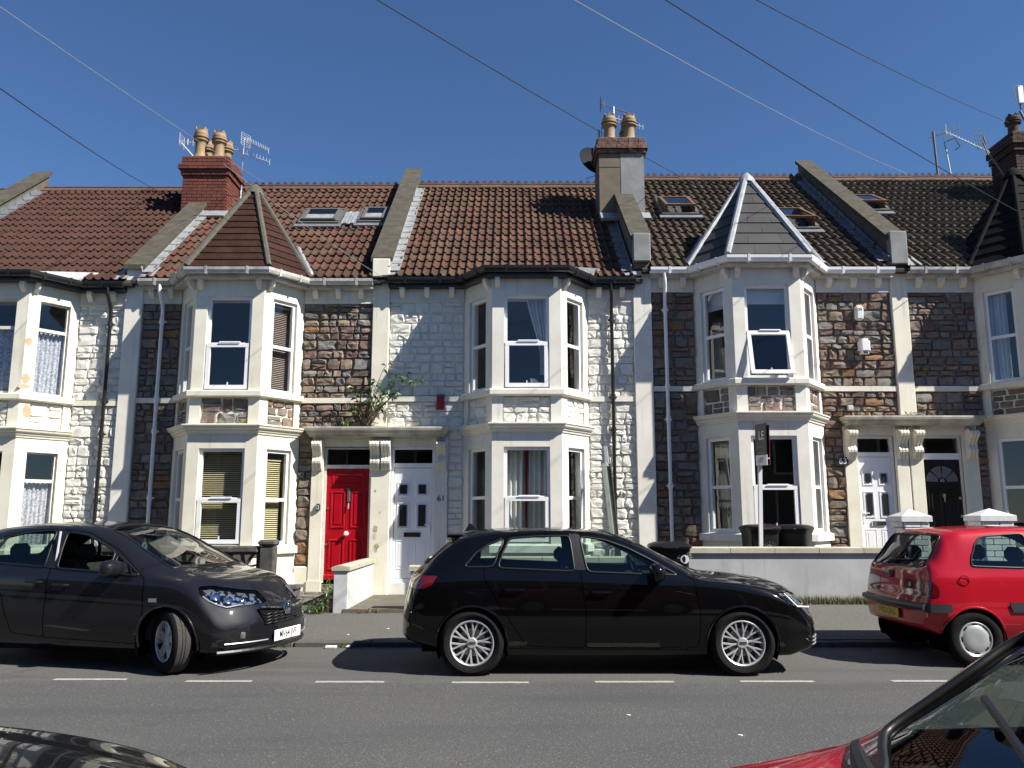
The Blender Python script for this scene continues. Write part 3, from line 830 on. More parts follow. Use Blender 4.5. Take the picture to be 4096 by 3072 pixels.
    if spire:
        ax, ay, az, smat, tw, rows, hipm, hipr = spire
        apex = Vector((ax, ay, az)); zb = z(5.93)
        base = [(ep[0][0] + .06, 1.0), (ep[0][0] + .06, ep[0][1] - .04)] + ep[1:3] + [(ep[3][0] - .06, ep[3][1] - .04), (ep[3][0] - .06, 1.0)]
        sp = MB(); sp.add([(x, y, zb - .02) for x, y in base] + [tuple(apex - Vector((0, 0, .03)))], [(i, i + 1, 6) for i in range(5)] + [(5, 0, 6), (0, 1, 2, 3, 4, 5)])
        br = sp.build('bay_roof', 'deck', H)
        for i in range(5):
            P, Q = Vector((*base[i], zb)), Vector((*base[i + 1], zb))
            nrm = (Q - P).cross(apex - P).normalized()
            if nrm.z < 0: nrm = -nrm
            for rI in range(rows):
                t0, t1 = rI / rows, min(1, (rI + 1.12) / rows)
                L0 = (Q - P).length * (1 - t0)
                A0, B0, A1, B1 = P.lerp(apex, t0), Q.lerp(apex, t0), P.lerp(apex, t1), Q.lerp(apex, t1)
                n = max(1, round(L0 / tw)); off = (.5 if rI % 2 else 0)
                cuts = sorted({0.0, 1.0} | {c for c in ((k + off) / n for k in range(n + 1)) if .03 < c < .97})
                for c0, c1 in zip(cuts, cuts[1:]):
                    e = .004 / max(L0, .05)
                    lo = nrm * (.022 + rng.uniform(0, .004)); hi = nrm * .004; th = nrm * .014
                    a, b, c, dd = A0.lerp(B0, c0 + e) + lo, A0.lerp(B0, c1 - e) + lo, A1.lerp(B1, min(c1, .999)) + hi, A1.lerp(B1, c0) + hi
                    tm = MB(); tm.add([a - th, b - th, c - th, dd - th, a, b, c, dd], [(0, 1, 2, 3), (4, 5, 6, 7), (0, 1, 5, 4), (1, 2, 6, 5), (2, 3, 7, 6), (3, 0, 4, 7)])
                    tm.build('roof_tile', smat, br, fix=False)
        for i in (1, 2, 3, 4):
            P = Vector((*base[i], zb)); k = MB()
            dirv = apex - P
            pp = [P + dirv * t + Vector((0, 0, .02 + .012 * (rng.random() - .5))) for t in [q / 12 for q in range(13)]]
            k.tube(pp, hipr, 8); k.build('hip', hipm, br, smooth=True)
        k = MB(); k.lathe((ax, ay, az - .1), [(.19, -.06), (.14, .05), (.08, .12), (.02, .16), (0, .165)], 10); k.build('finial_cap', hipm, br, smooth='all')
        # valley flashing
        for s in ((1, 4) if num != 65 else ()):
            xx = base[s][0]; sg = -1 if s == 1 else 1
            k = MB(); pp = []
            for q in range(9):
                y = -.15 + q * .14; zr_ = zz + (y - y0) * tan + .075
                wx = abs(xx - ax) * max(0, 1 - (zr_ - zb) / (az - zb))
                pp.append((ax + sg * (wx + .06), y, zr_))
            k.tube(pp, .05, 6, rs=[.05 + .012 * (q % 2) for q in range(9)]); k.build('valley_flashing', 'lead_pale', roof, smooth='all')
    else:
        k = MB(); ip = [(ep[0][0] - .1, .12), (ep[1][0], .12), (ep[2][0], .12), (ep[3][0] + .1, .12)]
        vs = [(x, y, z(5.905)) for x, y in ep] + [(x, y, z(6.2)) for x, y in ip]
        k.add(vs + [(v[0], v[1], v[2] - .03) for v in vs], [(i, i + 1, i + 5, i + 4) for i in range(3)] + [(i + 8, i + 9, i + 13, i + 12) for i in range(3)] + [(0, 1, 9, 8), (1, 2, 10, 9), (2, 3, 11, 10)])
        k.build('bay_roof', 'lead', H)
    for sk in skylights: skylight(H, B, *sk)
    return H, wall, roof
def roof_frame(B, x, y):
    """matrix on the roof slope: local x along eaves, y up slope, z normal"""
    return Matrix.Translation((x, y, 5.93 + B + (y + .22) * .82)) @ Matrix.Rotation(math.atan(.82), 4, 'X')
def skylight(H, B, x, y, w, h, fm, openang, tint='window_glass', under='room'):
    M = roof_frame(B, x, y)
    def tr(mb, M_=M): mb.v = [tuple(M_ @ Vector(v)) for v in mb.v]; return mb
    k = MB(); t = .07
    k.box(-t, w + t, -t, 0, .0, .11); k.box(-t, w + t, h, h + t, .0, .14); k.box(-t, 0, 0, h, .0, .125); k.box(w, w + t, 0, h, .0, .125); k.box(0, w, 0, h, .02, .03)
    s = tr(k).build('skylight', ['skylight_frame'], H)
    k = MB(); k.box(-t - .06, w + t + .06, -t - .16, -t, .03, .075); tr(k).build('flashing_apron', 'lead', s)
    M2 = M @ Matrix.Translation((0, h, .12)) @ Matrix.Rotation(-openang, 4, 'X') @ Matrix.Translation((0, -h, 0)) if openang else M @ Matrix.Translation((0, 0, .12))
    k = MB(); q = .06
    k.box(0, w, 0, q, 0, .045); k.box(0, w, h - q, h, 0, .045); k.box(0, q, q, h - q, 0, .044); k.box(w - q, w, q, h - q, 0, .044)
    tr(k, M2).build('sash', fm, s)
    k = MB(); k.add([(q, q, .03), (w - q, q, .03), (w - q, h - q, .03), (q, h - q, .03)], [(0, 1, 2, 3)]); tr(k, M2).build('pane', 'window_glass', s, fix=False)
    if openang:
        k = MB(); k.box(q, w - q, q, h - q, .035, .04); tr(k).build('reveal', 'room_dark', s)
        for xa in (.0, w - .05):
            k = MB(); k.prism([(.04, .06), (h * .9, .10), (.06, .10 + (h - .06) * math.sin(openang))], xa + .005, xa + .045, 'x'); tr(k).build('side_cheek', 'wood_frame', s)
    else:
        k = MB(); k.box(q, w - q, q, h * .55, .005, .012); tr(k, M2).build('blind', 'fascia_grey', s)

def pilaster(H, x, B, z0, z1, m, hw=.155, out=.075):
    k = MB(); k.bbox(x - hw, x + hw, -out, .02, z0, z1, .012); return k.build('pilaster', m, H)
def parapet(H, x, B, h0, h1, yf=-.1, yb=4.3, hw=.15, pm='parapet', cm='coping', n=5, kneel=None):
    """raking party wall upstand with coping stones"""
    zr = lambda y: 5.93 + B + (y + .22) * .82
    hh = lambda y: h0 + (h1 - h0) * (y - yf) / (yb - yf)
    k = MB(); k.prism([(yf, 5.94 + B), (yf, zr(yf) + h0), (yb, zr(yb) + h1), (yb, zr(yb) - 1), (.03, 5.6 + B), (.03, 5.94 + B)], x - hw, x + hw, 'x'); p = k.build('parapet', pm, H)
    c = MB()
    ys = [yf - .06 + (yb - yf + .1) * i / n for i in range(n + 1)]
    for a, b in zip(ys, ys[1:]):
        c = MB(); a2, b2 = a + .004, b - .004
        za, zb_ = zr(a2) + hh(a2), zr(b2) + hh(b2)
        c.prism([(a2, za), (a2, za + .09), (b2, zb_ + .09), (b2, zb_)], x - hw - .05, x + hw + .05, 'x'); c.build('coping_stone', cm, p)
    if kneel:
        k = MB(); k.bbox(x - hw - .012, x + hw + .012, yf - .1, yf + .06, kneel[0], kneel[1], .015); k.build('kneeler', kneel[2], p)
    return p
def flashings(roof, x, side, B, rows=15, y0=-.15, y1=3.9, m='lead'):
    n = rows; ang = math.atan(.82); L = (y1 - y0) / math.cos(ang) / n
    k = MB(); k.box(-.11, .06, 0, L * 1.02, .0, .012); k.box(-.13 if side > 0 else .06, -.11 if side > 0 else .08, 0, L * .9, .0, .1); me = k.mesh('lead_flashing', m)
    for i in range(n):
        y = y0 + i * L * math.cos(ang)
        o = put(me, 'lead_flashing', roof); o.location = (x + side * .27, y, 5.93 + B + (y + .22) * .82 + .085); o.rotation_euler = (ang - .03, random.uniform(-.05, .05), random.uniform(-.03, .03))
def downpipe(H, x, B, m, top=5.82, bot=.35, y=-.085, r=.034):
    k = MB()
    k.tube([(x, -.235, B + top), (x, -.235, B + top - .12), (x + .01, -.2, B + top - .2), (x + .02, -.11, B + top - .36), (x + .02, y, B + top - .45), (x + .02, y, bot)], r, 12)
    p = k.build('downpipe', m, H, smooth=True)
    for z in (5.15, 3.7, 3.1, 1.9, .8):
        c = MB(); c.lathe((x + .02, y, B + z), [(r + .001, -.05), (r + .011, -.05), (r + .011, .05), (r + .001, .05)], 12); c.bbox(x - .05, x + .09, y + .02, y + .05, B + z - .015, B + z + .015, .004); c.build('pipe_bracket', m, p)
    return p
def console(H, x, B, m, zt=2.9, zb=2.36):
    """scrolled door bracket of three reeds"""
    z = lambda v: v + B
    def prof(o=0):
        return [(.0, z(zb)), (-.07 - o, z(zb)), (-.10 - o, z(zb + .03)), (-.125 - o, z(zb + .08)), (-.15 - o, z(zb + .13)), (-.155 - o, z(zb + .17)), (-.13 - o, z(zb + .21)), (-.10 - o, z(zb + .235)), (-.105 - o, z(zb + .27)),
                (-.15 - o, z(zb + .33)), (-.20 - o, z(zb + .39)), (-.245 - o, z(zb + .43)), (-.255 - o, z(zb + .47)), (-.24 - o, z(zb + .50)), (-.21, z(zb + .52)), (-.21, z(zt)), (0, z(zt))]
    k = MB(); k.prism(prof(), x - .085, x + .085, 'x')
    for dx in (-.056, 0, .056): k.prism([(min(p[0], -.03) - .014, p[1]) if 0 < i < 14 else p for i, p in enumerate(prof(.006))], x + dx - .02, x + dx + .02, 'x')
    return k.build('console', m, H)

ST_W = (3, 4, 3, 3, 2, .6, 4)
ST_W63 = (3, 3, 3, 3, 2, 2, 4)
P0, P1, P2, P3, P4, P5 = -11.6, -7.06, -2.44, 2.43, 7.24, 11.95
# 57
H57, w57, r57 = house(57, P0, P1, -9.23, -.08, 'white_mortar', WHITE, None, 'cream', 'tile_brown', 'white painted stone terraced house at left edge with peeling bay and dark red roof',
                      guttercol='black_plastic', fasciam='black_plastic', timber=True, ridge_crest=False, seed=57, stonedepth=.034)
# 59
H59, w59, r59 = house(59, P1, P2, -5.03, -.03, 'mortar', STONE, ST_W, 'cream', 'tile_red', 'brown stone terraced house with pointed brown bay roof and glossy red door',
                      door=(-3.41, -2.55), doorpil=(-3.62, -3.41), guttercol='fascia_grey', spire=(-5.06, .4, 7.95, 'plain_tile', .3, 13, 'mortar_hip', .055), opens=(.0, 0), seed=59,
                      skylights=((-4.55, 2.05, .74, .72, 'skylight_frame', 0), (-3.27, 2.1, .5, .74, 'skylight_frame', 0)))
# 61
H61, w61, r61 = house(61, P2, P3, .26, 0, 'white_mortar', WHITE, None, 'cream2', 'tile_orange', 'white painted stone terraced house number 61 with black gutter and white panelled door',
                      door=(-2.20, -1.39), doorpil=(-1.39, -1.17), guttercol='black_plastic', fasciam='black_plastic', opens=(.035, 0), seed=61, stonedepth=.034)
# 63
H63, w63, r63 = house(63, P3, P4, 4.55, .19, 'mortar', STONE, ST_W63, 'cream2', 'tile_dark', 'brown stone terraced house number 63 with pointed grey slate bay roof',
                      door=(6.25, 6.96), doorpil=(6.03, 6.25), guttercol='upvc', fasciam='fascia_grey', spire=(4.62, .4, 8.18, 'slate', .55, 8, 'lead_pale', .06), opens=(.22, 0), seed=63,
                      skylights=((3.30, 2.0, .66, .95, 'wood_frame', .13), (5.48, 1.3, .78, 1.05, 'wood_frame', .16)))
# 65
H65, w65, r65 = house(65, P4, P5, 9.80, .19, 'mortar', STONE, ST_W63, 'cream', 'tile_olive', 'brown stone terraced house at right edge with dark pointed bay roof and black door',
                      door=(7.45, 8.19), doorpil=(8.19, 8.45), guttercol='fascia_grey', spire=(9.9, .4, 8.3, 'slate_dark_shaded', .4, 10, 'slate_dark_shaded', .045), seed=65,
                      skylights=((7.62, 2.2, .55, .85, 'wood_frame', .15),))
# 55: only its roof edge shows
H55, w55, r55 = house(55, -16.2, P0, -13.8, -.12, 'white_mortar', WHITE, None, 'cream', 'tile_red', 'neighbouring house whose orange roof corner shows at far left', ridge_crest=False, seed=55,
                      guttercol='black_plastic', fasciam='black_plastic')
# pilasters on the party lines
pilaster(H59, P1, 0, .1, 6.05, 'cream2', .165); pilaster(H61, P2, 0, 3.16, 6.1, 'cream'); pilaster(H63, P3, 0, .1, 6.1, 'cream2', .17); pilaster(H65, P4, 0, 3.37, 6.35, 'cream'); pilaster(H57, P0, 0, .1, 6.05, 'cream')
# parapets
parapet(H57, P0, -.1, .36, .36)
parapet(H59, P1, -.03, .16, .2, yb=2.6, cm='coping', n=3, pm='cream')
parapet(H61, P2, .0, .27, .34, n=5, kneel=(5.95, 6.3, 'cream'))
parapet(H63, P3, .19, .5, .42, yb=2.2, n=2, pm='render_tan', kneel=(6.25, 6.80, 'render_pale'))
parapet(H65, P4, .19, .5, .36, n=4, pm='parapet', kneel=(6.2, 6.84, 'render_pale'))
flashings(r57, P0, 1, -.08); flashings(r59, P1, 1, -.03, rows=9, y1=2.4, m='lead_pale'); flashings(r61, P2, 1, 0, m='lead_pale'); flashings(r61, P3, -1, 0, rows=9, y1=2.0); flashings(r63, P4, -1, .19)
# patches of lead at gutter ends
for nm, xx, B, rf in (('a', -2.30, 0, r61), ('b', 2.18, 0, r61), ('c', -7.3, -.08, r57), ('d', 7.5, .19, r65), ('e', -6.8, -.03, r59)):
    k = MB(); k.add([(xx - .12, -.24, 5.93 + B + .03), (xx + .14, -.24, 5.93 + B + .05), (xx + .12, .12, 6.24 + B + .02), (xx - .12, .15, 6.26 + B + .05)], [(0, 1, 2, 3)]); k.build('lead_patch', 'lead_pale', rf, fix=False)
# patch of lead between the skylights
k = MB()
for i in range(5): k.box(i * .075, i * .075 + .06, 0, .78, .05, .075 + .02 * (i % 2))
k.v = [tuple(roof_frame(-.03, -3.70, 2.0) @ Vector(v)) for v in k.v]; k.build('lead_patch', 'lead_pale', r59)
# loose ridge vent on 65
k = MB(); k.tube([(0, 0, 0), (0, .32, 0)], .1, 10); k.v = [tuple(roof_frame(.19, 7.66, .55) @ Vector((v[0], v[1], v[2] * .7 + .14))) for v in k.v]; k.build('roof_vent', 'terracotta', r65, smooth=True)

# ---- chimneys
def pot(parent, x, y, z, h, m='terracotta', r=.135):
    k = MB(); f = h / .75
    k.lathe((x, y, z), [(0, 0), (r * 1.15, 0), (r * 1.15, .05 * f), (r * .98, .08 * f), (r * .92, .12 * f), (r * .86, .36 * f), (r * .90, .385 * f), (r * 1.0, .40 * f), (r * 1.22, .43 * f), (r * 1.22, .455 * f), (r * 1.05, .465 * f), (r * 1.05, .485 * f), (r * 1.28, .50 * f), (r * 1.28, .53 * f), (r * 1.12, .545 * f), (r * 1.16, .575 * f), (r * 1.16, .6 * f), (r * 1.06, .615 * f), (r * 1.02, .66 * f), (r * .85, .66 * f), (r * .8, .4 * f), (0, .4 * f)], 20)
    n = 6
    for i in range(n):
        a0 = 2 * math.pi * i / n; a1 = 2 * math.pi * (i + 1) / n; am = (a0 + a1) / 2
        def P(a, rr, hh): return (x + rr * math.cos(a), y + rr * math.sin(a), z + hh * f)
        vs = [P(a0, r * 1.02, .65), P(a1, r * 1.02, .65), P(am, r * .98, .76), P(a0, r * .86, .65), P(a1, r * .86, .65), P(am, r * .86, .76)]
        k.add(vs, [(0, 1, 2), (3, 5, 4), (0, 2, 5, 3), (1, 4, 5, 2)])
    k.build('chimney_pot', m, parent, smooth=True)
def chimney(H, xc, y0, y1, w, z0, z1, kind):
    k = MB(); hw = w / 2
    if kind == 'brick':
        k.box(xc - hw + .012, xc + hw - .012, y0 + .012, y1 - .012, z0, z1 - .45)
        for i, (o, a, b) in enumerate(((.04, .45, .32), (.09, .32, .2), (.03, .2, .0))): k.box(xc - hw - o + .01, xc + hw + o - .01, y0 - o + .01, y1 + o - .01, z1 - a, z1 - b)
        c = k.build('chimney', 'brick_mortar', H)
        for o, a, b in ((0, z0, z1 - .45), (.04, z1 - .45, z1 - .32), (.09, z1 - .32, z1 - .2), (.03, z1 - .2, z1)):
            bricks(c, Fr(xc - hw - o, y0 - o, 1, 0), 0, w + 2 * o, a, b, 'brick'); bricks(c, Fr(xc + hw + o, y0 - o, 0, 1), 0, y1 - y0 + 2 * o, a, b, 'brick')
    elif kind == 'dark':
        k.box(xc - hw + .012, xc + hw - .012, y0 + .012, y1 - .012, z0, z1); c = k.build('chimney', 'brick_dark', H)
        bricks(c, Fr(xc - hw, y0, 1, 0), 0, w, z0, z1 - .45, 'brick_dark'); bricks(c, Fr(xc - hw, y1, 0, -1), 0, y1 - y0, z0, z1 - .45, 'brick_dark')
        for o, a, b in ((.05, .45, .3), (.1, .3, .15), (.04, .15, 0)):
            bricks(c, Fr(xc - hw - o, y0 - o, 1, 0), 0, w + 2 * o, z1 - a, z1 - b, 'brick_dark'); bricks(c, Fr(xc - hw - o, y1, 0, -1), 0, y1 - y0 + o, z1 - a, z1 - b, 'brick_dark')
    else:
        k.box(xc - hw, xc - .02, y0, y1, z0, z1 - .36); k.mi = 1; k.box(xc - .02, xc + hw, y0 - .006, y1, z0, z1 - .36)
        k.mi = 2; k.box(xc - .026, xc - .016, y0 - .004, y0, z0, z1 - .36); k.box(xc - hw, xc - .02, y0 - .003, y0, z1 - .68, z1 - .67)
        c = k.build('chimney', ['render_tan', 'render_pale', 'gap'], H)
        q = MB(); q.box(xc - hw - .02, xc + hw + .02, y0 - .02, y1 + .02, z1 - .36, z1); q.build('chimney_head', 'brick_mortar', c)
        for o, a, b in ((.035, .36, .27), (.075, .27, .18), (.035, .18, .09), (.03, .09, 0)):
            bricks(c, Fr(xc - hw - o, y0 - o, 1, 0), 0, w + 2 * o, z1 - a, z1 - b, 'brick_old', bh=.09); bricks(c, Fr(xc + hw + o, y0 - o, 0, 1), 0, y1 - y0, z1 - a, z1 - b, 'brick_old', bh=.09); bricks(c, Fr(xc - hw - o, y1, 0, -1), 0, y1 - y0, z1 - a, z1 - b, 'brick_old', bh=.09)
    f = MB(); f.bbox(xc - hw * .95, xc + hw * .95, y0 + .02, y1 - .02, z1 - .01, z1 + .05, .03); f.build('flaunching', 'mortar_hip', c)
    return c
ch1 = chimney(H59, -6.95, 2.65, 3.5, 1.0, 7.6, 9.62, 'brick')
for dx, yy, h in ((-.22, 2.85, .78), (.2, 2.86, .70), (-.22, 3.28, .68), (.22, 3.28, .66)): pot(ch1, -6.95 + dx, yy, 9.64, h)
ch2 = chimney(H63, 2.40, 2.05, 2.95, .98, 7.3, 9.78, 'render')
for dx, h in ((-.22, .66), (.22, .66)): pot(ch2, 2.40 + dx, 2.3, 9.8, h, r=.14)
pot(ch2, 2.62, 2.7, 9.8, .6, r=.13)
k = MB(); k.box(-.52, .55, -.35, .0, .03, .09); k.v = [tuple(roof_frame(.19, 2.42, 2.03) @ Vector(v)) for v in k.v]; k.build('lead_flashing', 'lead_pale', ch2)
k = MB(); k.box(-.4, .6, -.3, .02, .04, .1); k.v = [tuple(roof_frame(-.03, -6.95, 2.6) @ Vector(v)) for v in k.v]; k.build('lead_flashing', 'lead_pale', ch1)
ch3 = chimney(H65, P5 - .1, 2.4, 3.3, 1.15, 7.6, 10.1, 'dark')
pot(ch3, P5 - .45, 2.7, 10.12, .55, 'brick_dark'); pot(ch3, P5 + .1, 2.7, 10.12, .55, 'brick_dark')
# crenellated pot beyond the ridge of 65
H67b = thing('chimney_stack', 'single buff chimney pot rising just behind the right hand ridge', 'chimney pot', (9.75, 5.2, 8.7))
k = MB(); k.box(9.45, 10.05, 4.9, 5.5, 8.2, 9.62); k.build('stack', 'brick_mortar', H67b); pot(H67b, 9.75, 5.2, 9.62, .55)

# ---- door surrounds
def surround(H, x0, x1, B, m, name='door_canopy'):
    z = lambda v: v + B
    k = MB(); pth = [(x0, .0), (x0 + .001, -.24), (x1 - .001, -.24), (x1, .0)]
    k.sweep([(x0 + .12, .02), (x0 + .12, -.18), (x1 - .12, -.18), (x1 - .12, .02)], [(0, z(2.965)), (.03, z(2.965)), (.04, z(3.0)), (.07, z(3.02)), (.085, z(3.06)), (.11, z(3.075)), (.12, z(3.11)), (.12, z(3.135)), (0, z(3.15))], cap=False)
    k.box(x0 + .12, x1 - .12, -.18, .02, z(2.97), z(3.149))
    return k.build(name, m, H)
surround(H61, -3.74, -1.13, 0, 'stained'); surround(H65, 5.99, 8.53, .2, 'stained')
def doorbits(H, x0, x1, B, pil, centre, m, cons):
    z = lambda v: v + B
    k = MB()
    k.box(pil[0], pil[1], -.06, .02, .1, z(2.97)); k.box(pil[0] - .02, pil[1] + .02, -.075, .02, .1, z(.42))
    k.build('door_pilaster', m, H)
    k = MB(); k.box(x0, x1, -.03, .02, z(2.80), z(2.97)); k.build('door_lintel', m, H)
    for c in cons: console(H, c, B, m)
doorbits(H59, -3.41, -2.55, 0, (-3.62, -3.41), None, 'cream', (-3.515, -2.475))
doorbits(H61, -2.20, -1.39, 0, (-1.39, -1.17), None, 'cream2', (-2.275, -1.28))
doorbits(H63, 6.25, 6.96, .2, (6.03, 6.25), None, 'cream', (6.14, 7.06))
doorbits(H65, 7.45, 8.19, .2, (8.19, 8.45), None, 'cream', (7.34, 8.32))
k = MB(); k.bbox(-2.55, -2.20, -.06, .3, .1, 2.97, .01); k.build('door_pier', 'cream', H61)
k = MB(); k.bbox(6.96, 7.19, -.06, .3, .1, 3.17, .01); k.bbox(7.21, 7.45, -.06, .3, .1, 3.17, .01); k.build('door_pier', 'cream', H65)
# chipped render on the pier between the two doors
for xx, zz, s, mm in ((-2.44, 1.32, .055, 'bare_stone'), (-2.41, 1.02, .045, 'bare_stone'), (-2.36, 1.62, .02, 'stained'), (-2.46, 2.0, .02, 'stained'), (-2.42, .95, .03, 'stained'), (-2.45, 1.2, .05, 'stained')):
    r = random.Random(zz); k = MB(); k.prism([(xx + s * r.uniform(.6, 1.2) * math.cos(a), zz + s * 1.2 * r.uniform(.6, 1.2) * math.sin(a)) for a in [q * .7 for q in range(9)]], -.063, -.05, 'y'); k.build('bare_patch', mm, H61)

# ---- doors
def panel(k, x0, x1, z0, z1, y, d=.015, b=.03):
    """raised moulding with sunk field"""
    for a in (0, 1):
        k.bbox(x0, x1, y - d, y + .005, z0 if a == 0 else z1 - b, z0 + b if a == 0 else z1, .006)
        k.bbox(x0 if a == 0 else x1 - b, x0 + b if a == 0 else x1, y - d + .001, y + .005, z0 + b, z1 - b, .006)
    k.bbox(x0 + b + .03, x1 - b - .03, y - d * .6, y + .005, z0 + b + .03, z1 - b - .03, .008)
# red door of 59
k = MB(); k.box(-3.41, -3.37, .03, .12, .38, 2.80); k.box(-2.59, -2.55, .03, .12, .38, 2.80); k.box(-3.37, -2.59, .03, .12, 2.405, 2.47); k.box(-3.37, -2.59, .03, .12, 2.755, 2.80)
fr59 = k.build('door_frame', 'timber_white', H59)
k = MB(); k.add([(-3.37, .08, 2.47), (-2.59, .08, 2.47), (-2.59, .08, 2.755), (-3.37, .08, 2.755)], [(0, 1, 2, 3)]); k.build('pane', 'window_glass', fr59, fix=False)
k = MB(); k.box(-3.37, -2.59, .07, .115, .43, 2.40)
panel(k, -3.30, -3.02, .60, 1.14, .07); panel(k, -2.92, -2.66, .60, 1.14, .07); panel(k, -3.28, -3.02, 1.34, 2.0, .07); panel(k, -2.92, -2.66, 1.34, 2.0, .07); panel(k, -3.26, -2.68, 2.10, 2.32, .07, .01)
k.bbox(-3.37, -2.59, .045, .07, .43, .52, .01)
d59 = k.build('door', 'red_door', H59)
k = MB(); k.lathe((-2.975, .02, 1.24), [(0, -.045), (.03, -.04), (.045, -.015), (.04, .01), (.02, .02), (.02, .05)], 16, 'y'); k.build('door_knob', 'ceramic', d59, smooth=True)
k = MB(); k.bbox(-2.985, -2.93, .045, .07, 1.80, 2.06, .01); k.build('letter_plate', 'aerial_dark', d59)
k = MB(); k.tube([(-2.955, .04, 1.78), (-2.955, .03, 1.68)], .014, 8); k.build('knocker', 'metal_grey', d59)
for zz in (1.69, 1.05):
    k = MB(); k.lathe((-3.33, .06, zz), [(0, -.015), (.022, -.012), (.025, .012)], 14, 'y'); k.build('lock', 'brass', d59)
text('59', 'door_number', .075, 'aerial_dark', face_m(-2.96, .064, 2.355), d59)
# upvc doors
def upvc_door(H, x0, x1, B, handle_right=True, dark_letter=True):
    z = lambda v: v + B
    k = MB()
    k.box(x0, x0 + .06, .03, .11, z(.38), z(2.80)); k.box(x1 - .06, x1, .03, .11, z(.38), z(2.80)); k.box(x0 + .06, x1 - .06, .03, .11, z(2.42), z(2.50)); k.box(x0 + .06, x1 - .06, .03, .11, z(2.75), z(2.80)); k.box(x0 + .06, x1 - .06, .03, .11, z(.38), z(.45))
    f = k.build('door_frame', 'upvc', H)
    k = MB(); k.add([(x0 + .06, .07, z(2.5)), (x1 - .06, .07, z(2.5)), (x1 - .06, .07, z(2.75)), (x0 + .06, .07, z(2.75))], [(0, 1, 2, 3)]); k.build('pane', 'window_glass', f, fix=False)
    a, b = x0 + .065, x1 - .065
    k = MB(); k.box(a, b, .06, .11, z(.455), z(2.415))
    w = b - a
    k.bbox(a, b, .05, .06, z(.455), z(2.41), .004)
    for (p0, p1) in ((.08, .42), (.58, .92)):
        panel(k, a + w * p0, a + w * p1, z(.62), z(1.12), .05, .008, .012)
        panel(k, a + w * p0, a + w * p1, z(1.9), z(2.16), .05, .012, .03); panel(k, a + w * p0, a + w * p1, z(1.32), z(1.80), .05, .012, .03)
    d = k.build('door', 'upvc', H)
    for (p0, p1) in ((.08, .42), (.58, .92)):
        for q0, q1 in ((1.95, 2.11), (1.37, 1.75)):
            k = MB(); k.box(a + w * p0 + .05, a + w * p1 - .05, .03, .042, z(q0), z(q1)); k.build('pane', 'black_num', d)
    k = MB(); k.bbox(a + w * .28, a + w * .72, .028, .05, z(1.18), z(1.26), .006); k.build('letter_plate', 'black_num' if dark_letter else 'chrome', d)
    hx = x1 - .09 if handle_right else x0 + .09
    k = MB(); k.bbox(hx - .015, hx + .015, .03, .05, z(1.22), z(1.44), .005); k.tube([(hx, .02, z(1.4)), (hx - (.1 if handle_right else -.1), .02, z(1.4))], .009, 8); k.build('handle', 'upvc', d)
    return d
upvc_door(H61, -2.20, -1.39, 0); upvc_door(H63, 6.25, 6.96, .2, False, False)
text('61', 'house_number', .15, 'black_num', face_m(-1.275, -.064, 1.86), H61)
# black door of 65
k = MB(); k.box(7.45, 7.48, .03, .12, .5, 3.0); k.box(8.16, 8.19, .03, .12, .5, 3.0); k.box(7.48, 8.16, .03, .12, 2.57, 2.68); k.box(7.48, 8.16, .03, .12, 2.96, 3.0)
f65 = k.build('door_frame', 'upvc', H65)
k = MB(); k.add([(7.48, .08, 2.68), (8.16, .08, 2.68), (8.16, .08, 2.96), (7.48, .08, 2.96)], [(0, 1, 2, 3)]); k.build('pane', 'window_glass', f65, fix=False)
k = MB(); k.box(7.48, 8.16, .07, .12, .58, 2.56)
panel(k, 7.55, 7.79, .7, 1.2, .07); panel(k, 7.85, 8.09, .7, 1.2, .07); panel(k, 7.55, 7.79, 1.3, 2.02, .07); panel(k, 7.85, 8.09, 1.3, 2.02, .07)
d65 = k.build('door', 'black_door', H65)
for i in range(4):
    a0, a1 = math.pi * i / 4 + .05, math.pi * (i + 1) / 4 - .05
    k = MB(); k.prism([(7.82 + .09 * math.cos(a0), 2.16 + .09 * math.sin(a0))] + [(7.82 + .29 * math.cos(a0 + (a1 - a0) * q / 6), 2.16 + .29 * math.sin(a0 + (a1 - a0) * q / 6)) for q in range(7)] + [(7.82 + .09 * math.cos(a1), 2.16 + .09 * math.sin(a1))], .06, .069, 'y'); k.build('fanlight_pane', 'grey_plastic', d65)
text('65', 'door_number', .085, 'metal_grey', face_m(7.82, .058, 2.19), d65)
k = MB(); k.lathe((7.82, .05, 1.92), [(0, -.02), (.03, -.015), (.035, .01)], 12, 'y'); k.tube([(7.82, .03, 1.92), (7.82, .03, 1.8)], .014, 8, rs=[.022, .008]); k.build('knocker', 'brass', d65)
for zz in (1.87, 1.55):
    k = MB(); k.lathe((8.11, .05, zz), [(0, -.02), (.025, -.015), (.028, .02)], 12, 'y'); k.build('lock', 'brass', d65)
# downpipes
downpipe(H57, -7.48, -.08, 'black_plastic'); downpipe(H59, -6.52, -.03, 'upvc'); downpipe(H61, 1.83, 0, 'black_plastic'); downpipe(H63, 2.83, .19, 'upvc', bot=.5)

